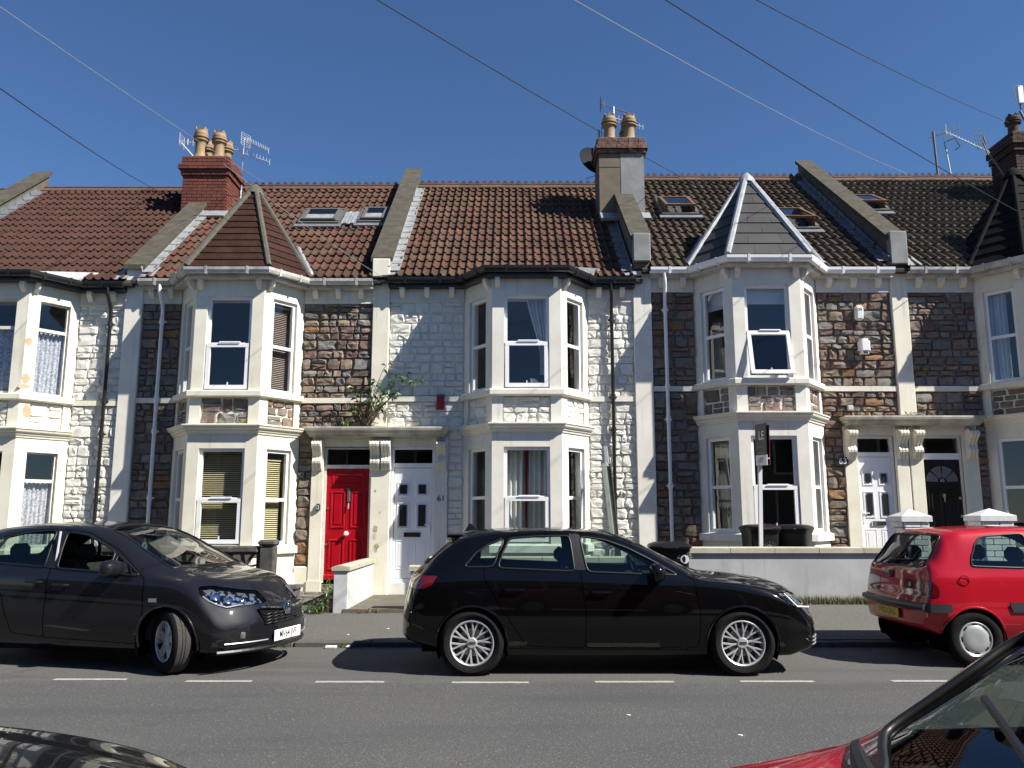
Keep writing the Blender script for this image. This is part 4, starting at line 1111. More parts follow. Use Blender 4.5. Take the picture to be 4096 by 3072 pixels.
# ------------------------------------------------------------------ cars
def pchip(xs, ys, x):
    xs = np.asarray(xs, float); ys = np.asarray(ys, float); x = np.clip(np.asarray(x, float), xs[0], xs[-1])
    h = np.diff(xs); d = np.diff(ys) / h
    m = np.zeros_like(xs); m[0] = d[0]; m[-1] = d[-1]
    for i in range(1, len(xs) - 1):
        if d[i - 1] * d[i] > 0:
            w1 = 2 * h[i] + h[i - 1]; w2 = h[i] + 2 * h[i - 1]; m[i] = (w1 + w2) / (w1 / d[i - 1] + w2 / d[i])
    k = np.clip(np.searchsorted(xs, x) - 1, 0, len(h) - 1)
    t = (x - xs[k]) / h[k]
    return ((2 * t ** 3 - 3 * t ** 2 + 1) * ys[k] + (t ** 3 - 2 * t ** 2 + t) * h[k] * m[k] + (-2 * t ** 3 + 3 * t ** 2) * ys[k + 1] + (t ** 3 - t ** 2) * h[k] * m[k + 1])
def cur(pts, x): return pchip([p[0] for p in pts], [p[1] for p in pts], x)
def rpoly(pts, r=.04, n=5):
    out = []
    N = len(pts)
    for i in range(N):
        p, a, b = np.array(pts[i]), np.array(pts[i - 1]), np.array(pts[(i + 1) % N])
        la, lb = np.linalg.norm(a - p), np.linalg.norm(b - p)
        q = min(r, la * .45, lb * .45)
        s, e = p + (a - p) / la * q, p + (b - p) / lb * q
        for t in np.linspace(0, 1, n): out.append(tuple((1 - t) ** 2 * s + 2 * t * (1 - t) * p + t * t * e))
    return out
def inpoly(poly, X, Y):
    c = np.zeros(X.shape, bool); n = len(poly)
    for i in range(n):
        x0, y0 = poly[i]; x1, y1 = poly[(i + 1) % n]
        if y0 == y1: continue
        hit = ((y0 > Y) != (y1 > Y)) & (X < (x1 - x0) * (Y - y0) / (y1 - y0) + x0)
        c ^= hit
    return c
def nearest(poly, X, Y):
    best = np.full(X.shape, 1e9); dx = np.zeros(X.shape); dy = np.zeros(X.shape); n = len(poly)
    for i in range(n):
        x0, y0 = poly[i]; x1, y1 = poly[(i + 1) % n]
        ex, ey = x1 - x0, y1 - y0; l2 = ex * ex + ey * ey + 1e-12
        t = np.clip(((X - x0) * ex + (Y - y0) * ey) / l2, 0, 1)
        px, py = x0 + t * ex - X, y0 + t * ey - Y; d = px * px + py * py
        m = d < best; best[m] = d[m]; dx[m] = px[m]; dy[m] = py[m]
    return np.sqrt(best), dx, dy
VK = [0, .07, .12, .30, .44, .55, .75, .88, 1.0]
VN = [3, 4, 12, 9, 7, 18, 9, 9]
VS = np.concatenate([np.linspace(a, b, n, endpoint=False) for a, b, n in zip(VK, VK[1:], VN)] + [[1.0]])
def sections(S, x):
    """(y,z) arrays for stations x (n) -> n x len(VS)"""
    zt = cur(S['top'], x); zr = np.minimum(cur(S['rail'], x), zt - .004); zb = np.minimum(cur(S['belt'], x), zr - .01)
    bot = cur(S['bot'], x); wm = cur(S['w'], x); wb = np.minimum(cur(S['wb'], x), wm - .005); wr = np.minimum(cur(S['wr'], x), wb - .01)
    zm = np.minimum(S.get('zm', .55), bot + (zb - bot) * .55); zs = zm + (zb - zm) * .72
    ky = np.stack([0 * x, wm * .86, wm - .05, wm, wm - .008, wb, wr, wr * .72, 0 * x], 1)
    kz = np.stack([bot, bot, bot + .09, zm, zs, zb, zr, zr + (zt - zr) * .68, zt], 1)
    Y = np.stack([pchip(VK, ky[i], VS) for i in range(len(x))]); Z = np.stack([pchip(VK, kz[i], VS) for i in range(len(x))])
    return Y, Z, wm
def car_grid(S):
    L = S['L']
    xf = np.linspace(0, L, 4000); zt = cur(S['top'], xf); zr = cur(S['rail'], xf)
    ds = np.sqrt(np.diff(xf) ** 2 + np.maximum(np.diff(zt) ** 2, np.diff(zr) ** 2)); s = np.concatenate([[0], np.cumsum(ds)])
    n = int(s[-1] / S.get('res', .021)); xs = np.interp(np.linspace(0, s[-1], n), s, xf)
    ef, er = S.get('ef', .06), S.get('er', .05)
    extra = np.concatenate([er * (1 - np.cos(np.linspace(0, math.pi / 2, 7)))[:-1], L - ef * (1 - np.cos(np.linspace(0, math.pi / 2, 7)))[:-1]])
    xs = np.unique(np.round(np.concatenate([xs, extra, [0, L]]), 5))
    Y, Z, wm = sections(S, xs)
    bot = Z.min(1); top = Z.max(1); zc = (bot + top) / 2
    t = np.clip((xs - (L - ef)) / ef, 0, 1); d = ef * .8 * (1 - np.sqrt(1 - t ** 2 * .999))
    t2 = np.clip((er - xs) / er, 0, 1); d = d + er * .8 * (1 - np.sqrt(1 - t2 ** 2 * .999))
    Y = Y * (1 - d / wm)[:, None]; Z = zc[:, None] + (Z - zc[:, None]) * (1 - d / ((top - bot) / 2))[:, None]
    X = np.repeat(xs[:, None], len(VS), 1)
    X = X + warp(S, X, Y, Z)
    R = np.stack([X, -Y, Z], 2); Lh = np.stack([X, Y, Z], 2)[:, ::-1][:, 1:]
    return xs, np.concatenate([R, Lh], 1)
def warp(S, X, Y, Z):
    L = S['L']; q = np.abs(Y) / .9
    wf = np.clip((X - (L - S['wfl'])) / S['wfl'], 0, 1) ** 1.5; wr = np.clip((S['wrl'] - X) / S['wrl'], 0, 1) ** 1.5
    dx = -S['kf'] * q ** 2.6 * wf + S['kr'] * q ** 2.6 * wr
    if 'facef' in S: dx = dx + cur(S['facef'], Z) * np.clip((X - (L - .35)) / .35, 0, 1)
    if 'facer' in S: dx = dx + cur(S['facer'], Z) * np.clip((.3 - X) / .3, 0, 1)
    return dx
def tangents(P):
    return np.gradient(P, axis=0), np.gradient(P, axis=1)
def snap(P, ia, ib, poly, mask, thr):
    Tu, Tv = tangents(P)
    dist, da, db = nearest(poly, P[..., ia], P[..., ib])
    det = Tu[..., ia] * Tv[..., ib] - Tv[..., ia] * Tu[..., ib]
    ok = mask & (dist < thr) & (np.abs(det) > 2e-5)
    dd = np.where(ok, det, 1)
    al = (da * Tv[..., ib] - Tv[..., ia] * db) / dd; be = (Tu[..., ia] * db - da * Tu[..., ib]) / dd
    al = np.where(ok, np.clip(al, -.75, .75), 0); be = np.where(ok, np.clip(be, -.75, .75), 0)
    return P + al[..., None] * Tu + be[..., None] * Tv
def grid_mesh(name, P, N, mask, matn, inset=0.0):
    ii, jj = np.nonzero(mask)
    if len(ii) == 0: return None
    nj = P.shape[1]
    q = np.stack([ii * nj + jj, ii * nj + jj + 1, (ii + 1) * nj + jj + 1, (ii + 1) * nj + jj], 1)
    u, inv = np.unique(q, return_inverse=True); inv = inv.reshape(q.shape)
    V = P.reshape(-1, 3)[u] - N.reshape(-1, 3)[u] * inset; NN = N.reshape(-1, 3)[u]
    a, b, c, d = (P.reshape(-1, 3)[q[:, i]] for i in range(4))
    fn = np.cross(c - a, d - b); nn = N.reshape(-1, 3)[q].sum(1)
    flip = (fn * nn).sum(1) < 0
    inv = np.where(flip[:, None], inv[:, ::-1], inv)
    me = bpy.data.meshes.new(name); me.from_pydata(V.tolist(), [], inv.tolist())
    me.materials.append(MATS[matn])
    me.polygons.foreach_set('use_smooth', [True] * len(me.polygons))
    me.normals_split_custom_set_from_vertices(NN.tolist())
    return me
def loops(mask, P):
    """ordered outer boundary vertex loops of a face mask"""
    ii, jj = np.nonzero(mask); E = {}
    for i, j in zip(ii.tolist(), jj.tolist()):
        c = [(i, j), (i, j + 1), (i + 1, j + 1), (i + 1, j)]
        for a, b in zip(c, c[1:] + c[:1]):
            if (b, a) in E: del E[(b, a)]
            else: E[(a, b)] = 1
    nxt = {}
    for a, b in E: nxt.setdefault(a, []).append(b)
    out = []
    while nxt:
        a = next(iter(nxt)); lp = [a]
        while True:
            l = nxt.get(lp[-1])
            if not l: break
            b = l.pop()
            if not l: del nxt[lp[-1]]
            if b == a: break
            lp.append(b)
        out.append([tuple(P[p]) for p in lp])
    return out
def smooth_loop(lp, k=1):
    a = np.array(lp)
    for _ in range(k): a = a * .5 + .25 * (np.roll(a, 1, 0) + np.roll(a, -1, 0))
    return a
def car(name, label, S, paint, loc, rotz, glassm='car_glass', group=None, open_window=None, trim='trim_black'):
    T = thing(name, label, 'car', loc, rotz, group)
    xs, P = car_grid(S); L = S['L']; nv = len(VS); nJ = P.shape[1]
    vv = np.concatenate([VS, VS[::-1][1:]])
    V2 = np.repeat(vv[None, :], len(xs), 0)
    sidem = (V2 > .08) & (V2 < .93)
    for kind, poly, *_ in S['side']: P = snap(P, 0, 2, poly, sidem if kind != 'arch' else (V2 > .03) & (V2 < .6), .0125 if kind != 'arch' else .017)
    topm = V2 > .56
    for kind, poly, pl in S['tops']: P = snap(P, *((0, 1) if pl == 'top' else (1, 2)), poly, topm & ((P[..., 0] > L * .4) if kind == 'windscreen' else (P[..., 0] < L * .3)), .010)
    Tu, Tv = tangents(P); N = np.cross(Tv, Tu); N /= np.linalg.norm(N, axis=2)[..., None] + 1e-12
    cen = np.array([0, 0, .6]); 
    if ((P - np.stack([P[..., 0], 0 * P[..., 1], 0 * P[..., 2] + .6], 2)) * N).sum() < 0: N = -N
    C = (P[:-1, :-1] + P[1:, :-1] + P[:-1, 1:] + P[1:, 1:]) / 4; vc = (V2[:-1, :-1] + V2[1:, 1:]) / 2
    lab = np.zeros(C.shape[:2], int); names = ['body']
    near = C[..., 1] < 0
    def setl(mask, nm):
        names.append(nm); lab[mask] = len(names) - 1
    for kind, poly, *_ in S['side']:
        inside = inpoly(poly, C[..., 0], C[..., 2]) & (vc > .08) & (vc < .93)
        if kind == 'arch': inside = inpoly(poly, C[..., 0], C[..., 2]) & (np.abs(C[..., 1]) > .45)
        setl(inside & near, (kind, 'n')); setl(inside & ~near, (kind, 'f'))
    for kind, poly, pl in S['tops']:
        inside = inpoly(poly, C[..., 0 if pl == 'top' else 1], C[..., 1 if pl == 'top' else 2]) & (vc > .56) & ((C[..., 0] > L * .4) if kind == 'windscreen' else (C[..., 0] < L * .3))
        setl(inside, (kind, 't'))
    bodyobj = put(grid_mesh('body', P, N, lab == 0, paint), 'body', T, True)
    allm = {}
    for i, nm in enumerate(names):
        if i == 0: continue
        m = lab == i
        if not m.any(): continue
        kind = nm[0]
        if kind == 'arch': continue
        full = m
        if kind.startswith('door'):     # outline of the door including its glass
            pass
        if kind == 'open' : 
            tr = 'tube'
        elif kind in ('glass', 'windscreen', 'rear_window'):
            nmz = {'glass': 'side_window', 'windscreen': 'windscreen', 'rear_window': 'rear_window'}[kind]
            put(grid_mesh(nmz, P, N, m, 'screen_glass' if kind != 'glass' else glassm, .006), nmz, T, True)
        elif kind == 'door': put(grid_mesh('door', P, N, m, paint), 'door', T, True)
        elif kind == 'headlamp':
            o = put(grid_mesh('headlamp', P, N, m, 'lamp_glass', .002), 'headlamp', T, True); put(grid_mesh('lamp_housing', P, N, m, 'lamp_mix', .045), 'lamp_housing', o, True)
            cc = C[m]; nn = (N[:-1, :-1][m]).mean(0); nn /= np.linalg.norm(nn)
            order = cc[np.argsort(cc[:, 0])]
            for fq, rr in ((.38, .055), (.66, .05), (.86, .03)):
                p0 = order[int(len(order) * fq)]; w_ = cc[np.abs(cc[:, 0] - p0[0]) < .03].mean(0); cq = Vector(w_ - nn * .028); z_ = Vector(nn); q_ = z_.to_track_quat('Z', 'Y').to_matrix().to_4x4()
                k = MB(); k.lathe((0, 0, 0), [(0, .012), (rr * .55, .008), (rr * .62, -.004), (rr * .95, .006), (rr, .012), (rr * 1.05, -.01)], 18); k.v = [tuple(cq + (q_ @ Vector(v))) for v in k.v]; k.build('lamp_lens', 'chrome', o, smooth=True, local=True)
            k = MB(); lo_ = [order[int(len(order) * q)] for q in (.12, .2, .3, .45, .6, .75, .9)]
            k.tube([tuple(cc[np.abs(cc[:, 0] - p0[0]) < .02][np.argmin(cc[np.abs(cc[:, 0] - p0[0]) < .02][:, 2])] - nn * .012 + np.array([0, 0, .015])) for p0 in lo_], .011, 6); k.build('lamp_strip', 'lamp_in', o, smooth=True, local=True)
        elif kind == 'taillamp': put(grid_mesh('tail_lamp', P, N, m, 'lamp_red', -.003), 'tail_lamp', T, True)
        elif kind == 'strip': put(grid_mesh('side_strip', P, N, m, 'bumper_strip', -.014), 'side_strip', T, True)
        elif kind == 'sill': put(grid_mesh('sill', P, N, m, 'trim_black', -.004), 'sill', T, True)
        elif kind == 'shadowline': put(grid_mesh('pillar', P, N, m, 'trim_black', -.001), 'pillar', T, True)  # black trim on the pillar between the side windows
        r, mm, nm2 = {'door': (.0032, 'gap', 'shut_line'), 'headlamp': (.004, 'gap', 'lamp_seal'), 'taillamp': (.003, 'gap', 'lamp_seal')}.get(kind, (.0105, trim, 'window_trim'))
        if kind in ('strip', 'sill', 'shadowline'): continue
        k = MB()
        for lp in loops(m, P):
            if len(lp) < 12: continue
            a = smooth_loop(lp, 3 if r > .006 else 1); k.tube([tuple(p) for p in a] + [tuple(a[0])], r, 6, cap=False)
        if k.v: k.build(nm2, mm, T, smooth='all', local=True, fix=False)
    # end caps
    for end in (0, 1):
        i = 0 if end == 0 else len(xs) - 1
        ring = P[i, :nv]; m = 36
        x0 = xs[i]
        rows = []
        for v in ring:
            ys = np.linspace(v[1], -v[1], m + 1); zs = np.full(m + 1, v[2])
            X = np.full(m + 1, x0); rows.append(np.stack([X + warp(S, X, ys, zs), ys, zs], 1))
        Pc = np.array(rows); Tu2, Tv2 = tangents(Pc); Nc = np.cross(Tu2, Tv2); ln = np.linalg.norm(Nc, axis=2)[..., None]; Nc = np.where(ln > 1e-9, Nc / np.maximum(ln, 1e-9), np.array([1.0 if end else -1.0, 0, 0]))
        sgn = Nc[..., 0] * (1 if end else -1); Nc = np.where(sgn[..., None] < 0, -Nc, Nc)
        o = put(grid_mesh('bumper', Pc, Nc, np.ones((Pc.shape[0] - 1, m), bool), paint), 'bumper', T, True)
    # arch lips and wells, wheels
    for ax in (S['xr'], S['xf']):
        for sd in (-1, 1):
            ra = S['ra']; w0 = float(cur(S['w'], ax)) - .012
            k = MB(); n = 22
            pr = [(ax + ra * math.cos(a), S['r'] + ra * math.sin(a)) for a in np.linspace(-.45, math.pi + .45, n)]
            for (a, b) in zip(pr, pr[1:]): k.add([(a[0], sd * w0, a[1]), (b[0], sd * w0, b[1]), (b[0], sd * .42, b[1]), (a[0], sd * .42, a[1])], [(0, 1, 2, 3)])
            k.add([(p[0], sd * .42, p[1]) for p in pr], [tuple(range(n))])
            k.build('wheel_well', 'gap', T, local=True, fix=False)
            k = MB(); lip = [(ax + ra * math.cos(a), S['r'] + ra * math.sin(a)) for a in np.linspace(-.2, math.pi + .2, 40)]
            k.tube([(p[0], sd * (surf_y(S, p[0], p[1]) - .006), p[1]) for p in lip if p[1] > float(cur(S['bot'], p[0])) + .02], .014, 8); k.build('arch_lip', paint, T, smooth=True, local=True)
            wheel(T, S, ax, sd, S.get('steer', 0) if ax == S['xf'] else 0)
    # cabin
    fl = S.get('floor', .3); k = MB()
    c0, c1 = S['cab']; hw = S['cw']
    bz = S['cabz']
    k.add([(c0, -hw, fl), (c1, -hw, fl), (c1, hw, fl), (c0, hw, fl), (c0, -hw, bz), (c1, -hw, bz), (c1, hw, bz), (c0, hw, bz)], [(0, 1, 2, 3), (0, 1, 5, 4), (2, 3, 7, 6), (0, 3, 7, 4), (1, 2, 6, 5)])
    k.build('cabin_tub', 'cabin', T, local=True, fix=False)
    k = MB(); k.bbox(c1 - .5, c1 + .1, -hw, hw, bz - .22, bz - .01, .05); k.build('dashboard', 'cabin', T, local=True)
    for sx in S['seats']:
        for sy in ((-.36, .36) if sx > S['seats'][0] or len(S['seats']) == 1 else (-.36, .36)):
            k = MB(); k.bbox(sx - .05, sx + .5, sy - .25, sy + .25, fl, fl + .22, .06)
            st = len(k.v); k.bbox(-.07, .07, sy - .24, sy + .24, 0, S['seath'] - fl - .12, .06)
            for q in range(st, len(k.v)): v = k.v[q]; k.v[q] = (sx + v[0] - v[2] * .22, v[1], fl + .12 + v[2])
            so = k.build('seat', 'seat', T, local=True)
            hx = sx - (S['seath'] - fl) * .22
            k = MB(); k.bbox(hx - .09, hx + .03, sy - .13, sy + .13, S['seath'] + .03, S['seath'] + .2, .05); k.tube([(hx - .02, sy - .05, S['seath'] - .05), (hx - .03, sy - .05, S['seath'] + .06)], .006, 6); k.tube([(hx - .02, sy + .05, S['seath'] - .05), (hx - .03, sy + .05, S['seath'] + .06)], .006, 6); k.build('headrest', 'seat', so, local=True)
    k = MB(); sw = S['wheelpos']; rg = [(sw[0] - .07 * math.sin(a), sw[1] + .185 * math.cos(a), sw[2] + .175 * math.sin(a)) for a in np.linspace(0, 2 * math.pi, 25)]
    k.tube(rg, .016, 8, cap=False); k.bbox(sw[0] - .02, sw[0] + .06, sw[1] - .17, sw[1] + .17, sw[2] - .03, sw[2] + .03, .02); k.build('steering_wheel', 'cabin', T, local=True, smooth=True)
    # mirrors, handles
    for sd in S.get('mirs', (-1, 1)):
        mx, my, mz = S['mirror']; k = MB()
        n1, n2 = 10, 14; vs = []
        for a in range(n1 + 1):
            for b in range(n2):
                th = math.pi * a / n1; ph = 2 * math.pi * b / n2
                ex = lambda c, p: math.copysign(abs(c) ** p, c)
                vs.append((mx + .085 * S.get('ms', 1) * ex(math.cos(th), .7) * (1 if math.cos(th) > 0 else .35), sd * (my + .105) + .12 * S.get('ms', 1) * ex(math.sin(th) * math.cos(ph), .8), mz + .075 * S.get('ms', 1) * ex(math.sin(th) * math.sin(ph), .8)))
        fs = [(a * n2 + b, a * n2 + (b + 1) % n2, (a + 1) * n2 + (b + 1) % n2, (a + 1) * n2 + b) for a in range(n1) for b in range(n2)]
        k.add(vs, fs); mo = k.build('wing_mirror', paint, T, smooth='all', local=True)
        k = MB(); k.tube([(mx - .02, sd * (my - .03), mz - .06), (mx - .01, sd * (my + .06), mz - .05)], .022, 8); k.build('mirror_stalk', 'trim_black', mo, local=True)
    for sd in (-1, 1):
        for hx, hz in S['handles']:
            yy = surf_y(S, hx, hz); k = MB()
            k.tube([(hx - .1, sd * (yy - .01), hz), (hx - .085, sd * (yy + .025), hz), (hx + .07, sd * (yy + .028), hz - .004), (hx + .095, sd * (yy - .01), hz - .006)], .014, 8); k.build('door_handle', paint, T, smooth=True, local=True)
    # floor pan
    k = MB(); k.box(.25, L - .3, -.72, .72, .22, .27); k.build('floor_pan', 'gap', T, local=True)
    return T
def surf_y(S, x, z):
    Y, Z, _ = sections(S, np.array([x])); j = slice(6, 50)
    return float(np.interp(z, Z[0, j], Y[0, j]))
def wheel(T, S, ax, sd, steer):
    r, tw, y = S['r'], S['tw'], S['track']
    n = 48; e = T
    M = Matrix.Translation((ax, sd * y, r)) @ Matrix.Rotation(steer, 4, 'Z') @ (Matrix.Identity(4) if sd < 0 else Matrix.Rotation(math.pi, 4, 'Z'))
    def fin(mb, nm, m, par, sm=True):
        mb.v = [tuple(M @ Vector(v)) for v in mb.v]; return mb.build(nm, m, par, smooth=sm, local=True)
    h = tw / 2; ri = S['rim']
    k = MB()   # outer face towards -y
    k.lathe((0, 0, 0), [(ri - .01, -h * .75), (ri + .008, -h * .9), (ri + .03, -h * .98), ((ri + r) / 2, -h * 1.03), (r - .03, -h * .95), (r - .01, -h * .82), (r - .002, -h * .7)], n, 'y')
    k.mi = 1
    k.lathe((0, 0, 0), [(r - .002, -h * .7), (r, -h * .5), (r, -h * .30), (r - .008, -h * .29), (r - .008, -h * .23), (r, -h * .22), (r, h * .0), (r - .008, h * .01), (r - .008, h * .07), (r, h * .08), (r, h * .5), (r - .01, h * .82), (r - .03, h * .95), (ri, h * .9), (ri - .01, h * .6)], n, 'y')
    t = fin(k, 'wheel', ['tyre', S.get('tread', 'tyre')], T)
    k = MB(); k.lathe((0, 0, 0), [(ri, -h * .8), (ri - .012, -h * .86), (ri - .022, -h * .8), (ri - .03, -h * .2), (ri - .035, h * .6)], n, 'y')
    fin(k, 'rim', S.get('rimmat', 'alloy'), t)
    k = MB(); k.lathe((0, 0, 0), [(0, h * .1), (ri - .03, h * .1), (ri - .03, h * .3)], n, 'y'); fin(k, 'brake_backing', 'alloy_dark', t)
    k = MB(); k.lathe((0, 0, 0), [(0, -h * .05), (ri * .6, -h * .05), (ri * .6, h * .05)], n, 'y'); fin(k, 'brake_disc', 'metal_grey', t)
    st = S['style']; yo = -h * .78
    def bar(k, a0, r0, a1, r1, w0, w1, d=.02, y0=yo, y1=None):
        y1 = y0 if y1 is None else y1
        p, q = (r0 * math.cos(a0), r0 * math.sin(a0)), (r1 * math.cos(a1), r1 * math.sin(a1))
        dx, dz = q[0] - p[0], q[1] - p[1]; l = math.hypot(dx, dz); nx, nz = -dz / l, dx / l
        vs = []
        for (c, w, yy) in ((p, w0, y0), (q, w1, y1)):
            vs += [(c[0] + nx * w, yy + d, c[1] + nz * w), (c[0] + nx * w * .55, yy, c[1] + nz * w * .55), (c[0] - nx * w * .55, yy, c[1] - nz * w * .55), (c[0] - nx * w, yy + d, c[1] - nz * w)]
        k.add(vs, [(0, 1, 5, 4), (1, 2, 6, 5), (2, 3, 7, 6), (3, 0, 4, 7), (0, 3, 2, 1), (4, 5, 6, 7)])
    if st == 'multi':
        for i in range(10):
            a = 2 * math.pi * i / 10 + .16; k = MB()
            bar(k, a, .04, a, ri * .50, .012, .0125, y0=yo + .016, y1=yo + .010); bar(k, a - .012, ri * .46, a - .15, ri - .01, .0105, .011, y0=yo + .010, y1=yo + .003); bar(k, a + .012, ri * .46, a + .15, ri - .01, .0105, .011, y0=yo + .010, y1=yo + .003)
            fin(k, 'spoke', 'alloy', t)
        k = MB(); k.lathe((0, yo + .004, 0), [(0, 0), (.045, .002), (.055, .015), (.055, .04)], 24, 'y')
        fin(k, 'hub', 'alloy', t)
        k = MB()
        for i in range(5):
            a = 2 * math.pi * i / 5; k.lathe((.075 * math.cos(a), yo + .02, .075 * math.sin(a)), [(0, -.002), (.012, 0), (.012, .02)], 10, 'y')
        fin(k, 'wheel_bolts', 'alloy_dark', t)
        for i in range(4):
            k = MB(); rg = [(.0115 * math.cos(a) - .024 + i * .016, yo + .003, .0115 * math.sin(a)) for a in np.linspace(0, 2 * math.pi, 15)]
            k.tube(rg, .0024, 5, cap=False); fin(k, 'hub_ring', 'alloy_dark', t)
    elif st == 'five':
        for i in range(5):
            a = 2 * math.pi * i / 5 + .3; k = MB()
            bar(k, a - .25, .05, a - .13, ri - .015, .022, .02, y0=yo + .015); bar(k, a + .25, .05, a + .13, ri - .015, .022, .02, y0=yo + .015); fin(k, 'spoke', 'alloy', t)
        k = MB(); k.lathe((0, yo + .01, 0), [(0, 0), (.05, .004), (.06, .02)], 20, 'y'); fin(k, 'hub', 'alloy', t)
    else:
        k = MB(); R = ri + .004; nn = 70
        k.lathe((0, yo, 0), [(0, -.012), (.05, -.014), (R * .5, -.012), (R * .72, -.004), (R * .76, .0)], 40, 'y')
        k.lathe((0, yo, 0), [(R * .90, .002), (R * .96, -.006), (R, .004), (R, .02)], 40, 'y')
        for i in range(8):
            a0 = 2 * math.pi * i / 8 + .2
            seg = [a0 + q * .105 for q in range(5)]
            for s0, s1 in zip(seg, seg[1:]): k.add([(R * .755 * math.cos(s0), yo, R * .755 * math.sin(s0)), (R * .755 * math.cos(s1), yo, R * .755 * math.sin(s1)), (R * .905 * math.cos(s1), yo + .001, R * .905 * math.sin(s1)), (R * .905 * math.cos(s0), yo + .001, R * .905 * math.sin(s0))], [(0, 1, 2, 3)])
        fin(k, 'hubcap', 'hubcap', t)
def circ(x, z, r, n=40): return [(x + r * math.cos(a), z + r * math.sin(a)) for a in np.linspace(0, 2 * math.pi, n, endpoint=False)]

AUDI = dict(L=4.35, xr=.84, xf=3.476, r=.318, ra=.352, rim=.222, tw=.215, track=.775, style='multi', ms=1.22, kf=.23, kr=.16, wfl=.85, wrl=.7, ef=.07, er=.05,
    top=[(0, .60), (.03, .72), (.07, .86), (.12, .965), (.18, 1.02), (.34, 1.13), (.52, 1.275), (.58, 1.322), (.64, 1.348), (.78, 1.378), (1.1, 1.412), (1.6, 1.425), (2.1, 1.40), (2.45, 1.32), (2.9, 1.105), (3.12, .99), (3.2, .968), (3.5, .942), (3.87, .892), (4.1, .83), (4.22, .77), (4.31, .685), (4.35, .60)],
    rail=[(0, .57), (.1, .90), (.22, 1.01), (.5, 1.21), (.8, 1.325), (1.18, 1.372), (1.7, 1.39), (2.0, 1.378), (2.16, 1.35), (2.4, 1.265), (2.6, 1.17), (3.0, .972), (3.15, .93), (3.5, .893), (3.9, .832), (4.1, .77), (4.35, .57)],
    belt=[(0, .54), (.1, .85), (.22, .95), (.7, .985), (1.5, .972), (2.5, .93), (3.0, .903), (3.3, .885), (3.7, .84), (4.0, .765), (4.2, .69), (4.35, .5)],
    w=[(0, .82), (.25, .865), (.7, .888), (3.6, .89), (4.0, .88), (4.31, .83)], wb=[(0, .74), (.3, .825), (1, .855), (2.9, .86), (3.3, .855), (3.8, .83), (4.31, .74)],
    wr=[(0, .62), (.3, .62), (.7, .635), (1.5, .655), (2.1, .655), (2.6, .69), (3.0, .74), (3.3, .72), (4.0, .64), (4.31, .55)], bot=[(0, .34), (.35, .26), (.8, .19), (3.6, .19), (4.0, .19), (4.31, .25)],
    facef=[(.15, -.10), (.3, -.01), (.45, 0), (.6, -.03), (.8, -.1)],
    side=[('sill', [(1.2, .15), (1.2, .262), (3.13, .25), (3.13, .15)]),
          ('door', rpoly([(.955, 1.04), (.955, .94), (1.10, .70), (1.36, .31), (1.42, .285), (1.945, .275), (1.955, .6), (1.905, 1.0), (1.865, 1.372), (1.5, 1.366), (1.18, 1.34), (1.06, 1.05)], .02)),
          ('door', rpoly([(1.905, 1.0), (1.955, .6), (1.945, .275), (2.95, .265), (3.05, .30), (3.07, .6), (3.02, .92), (2.95, .965), (2.6, 1.155), (2.38, 1.262), (2.157, 1.338), (1.865, 1.372)], .02)),
          ('shadowline', [(1.80, 1.37), (1.84, 1.01), (1.975, 1.01), (1.91, 1.365)]),
          ('glass', rpoly([(.74, 1.04), (.82, 1.125), (.95, 1.235), (1.155, 1.318), (1.035, 1.042)], .025)),
          ('glass', rpoly([(1.205, 1.316), (1.5, 1.338), (1.81, 1.343), (1.85, 1.0), (1.08, 1.032)], .025)),
          ('glass', rpoly([(1.91, 1.338), (2.157, 1.303), (2.38, 1.225), (2.60, 1.115), (2.87, .962), (1.975, .995)], .025)),
          ('arch', circ(.84, .318, .352)), ('arch', circ(3.476, .318, .352)),
          ('headlamp', rpoly([(3.84, .79), (4.02, .785), (4.2, .735), (4.33, .66), (4.12, .64), (3.96, .675)], .02)),
          ('taillamp', rpoly([(.02, .955), (.46, .955), (.40, .87), (.30, .83), (.02, .83)], .02))],
    tops=[('windscreen', rpoly([(3.08, -.62), (3.16, -.35), (3.19, 0), (3.16, .35), (3.08, .62), (2.25, .53), (2.2, .3), (2.19, 0), (2.2, -.3), (2.25, -.53)], .04), 'top'),
          ('rear_window', rpoly([(-.58, 1.06), (.58, 1.06), (.50, 1.30), (-.50, 1.30)], .05), 'end')],
    cab=(.7, 3.0), cw=.74, cabz=.93, seats=[1.0, 1.95], seath=1.0, wheelpos=(2.52, -.36, .96), mirror=(2.62, .83, .99), handles=[(1.25, .83), (2.10, .805)])
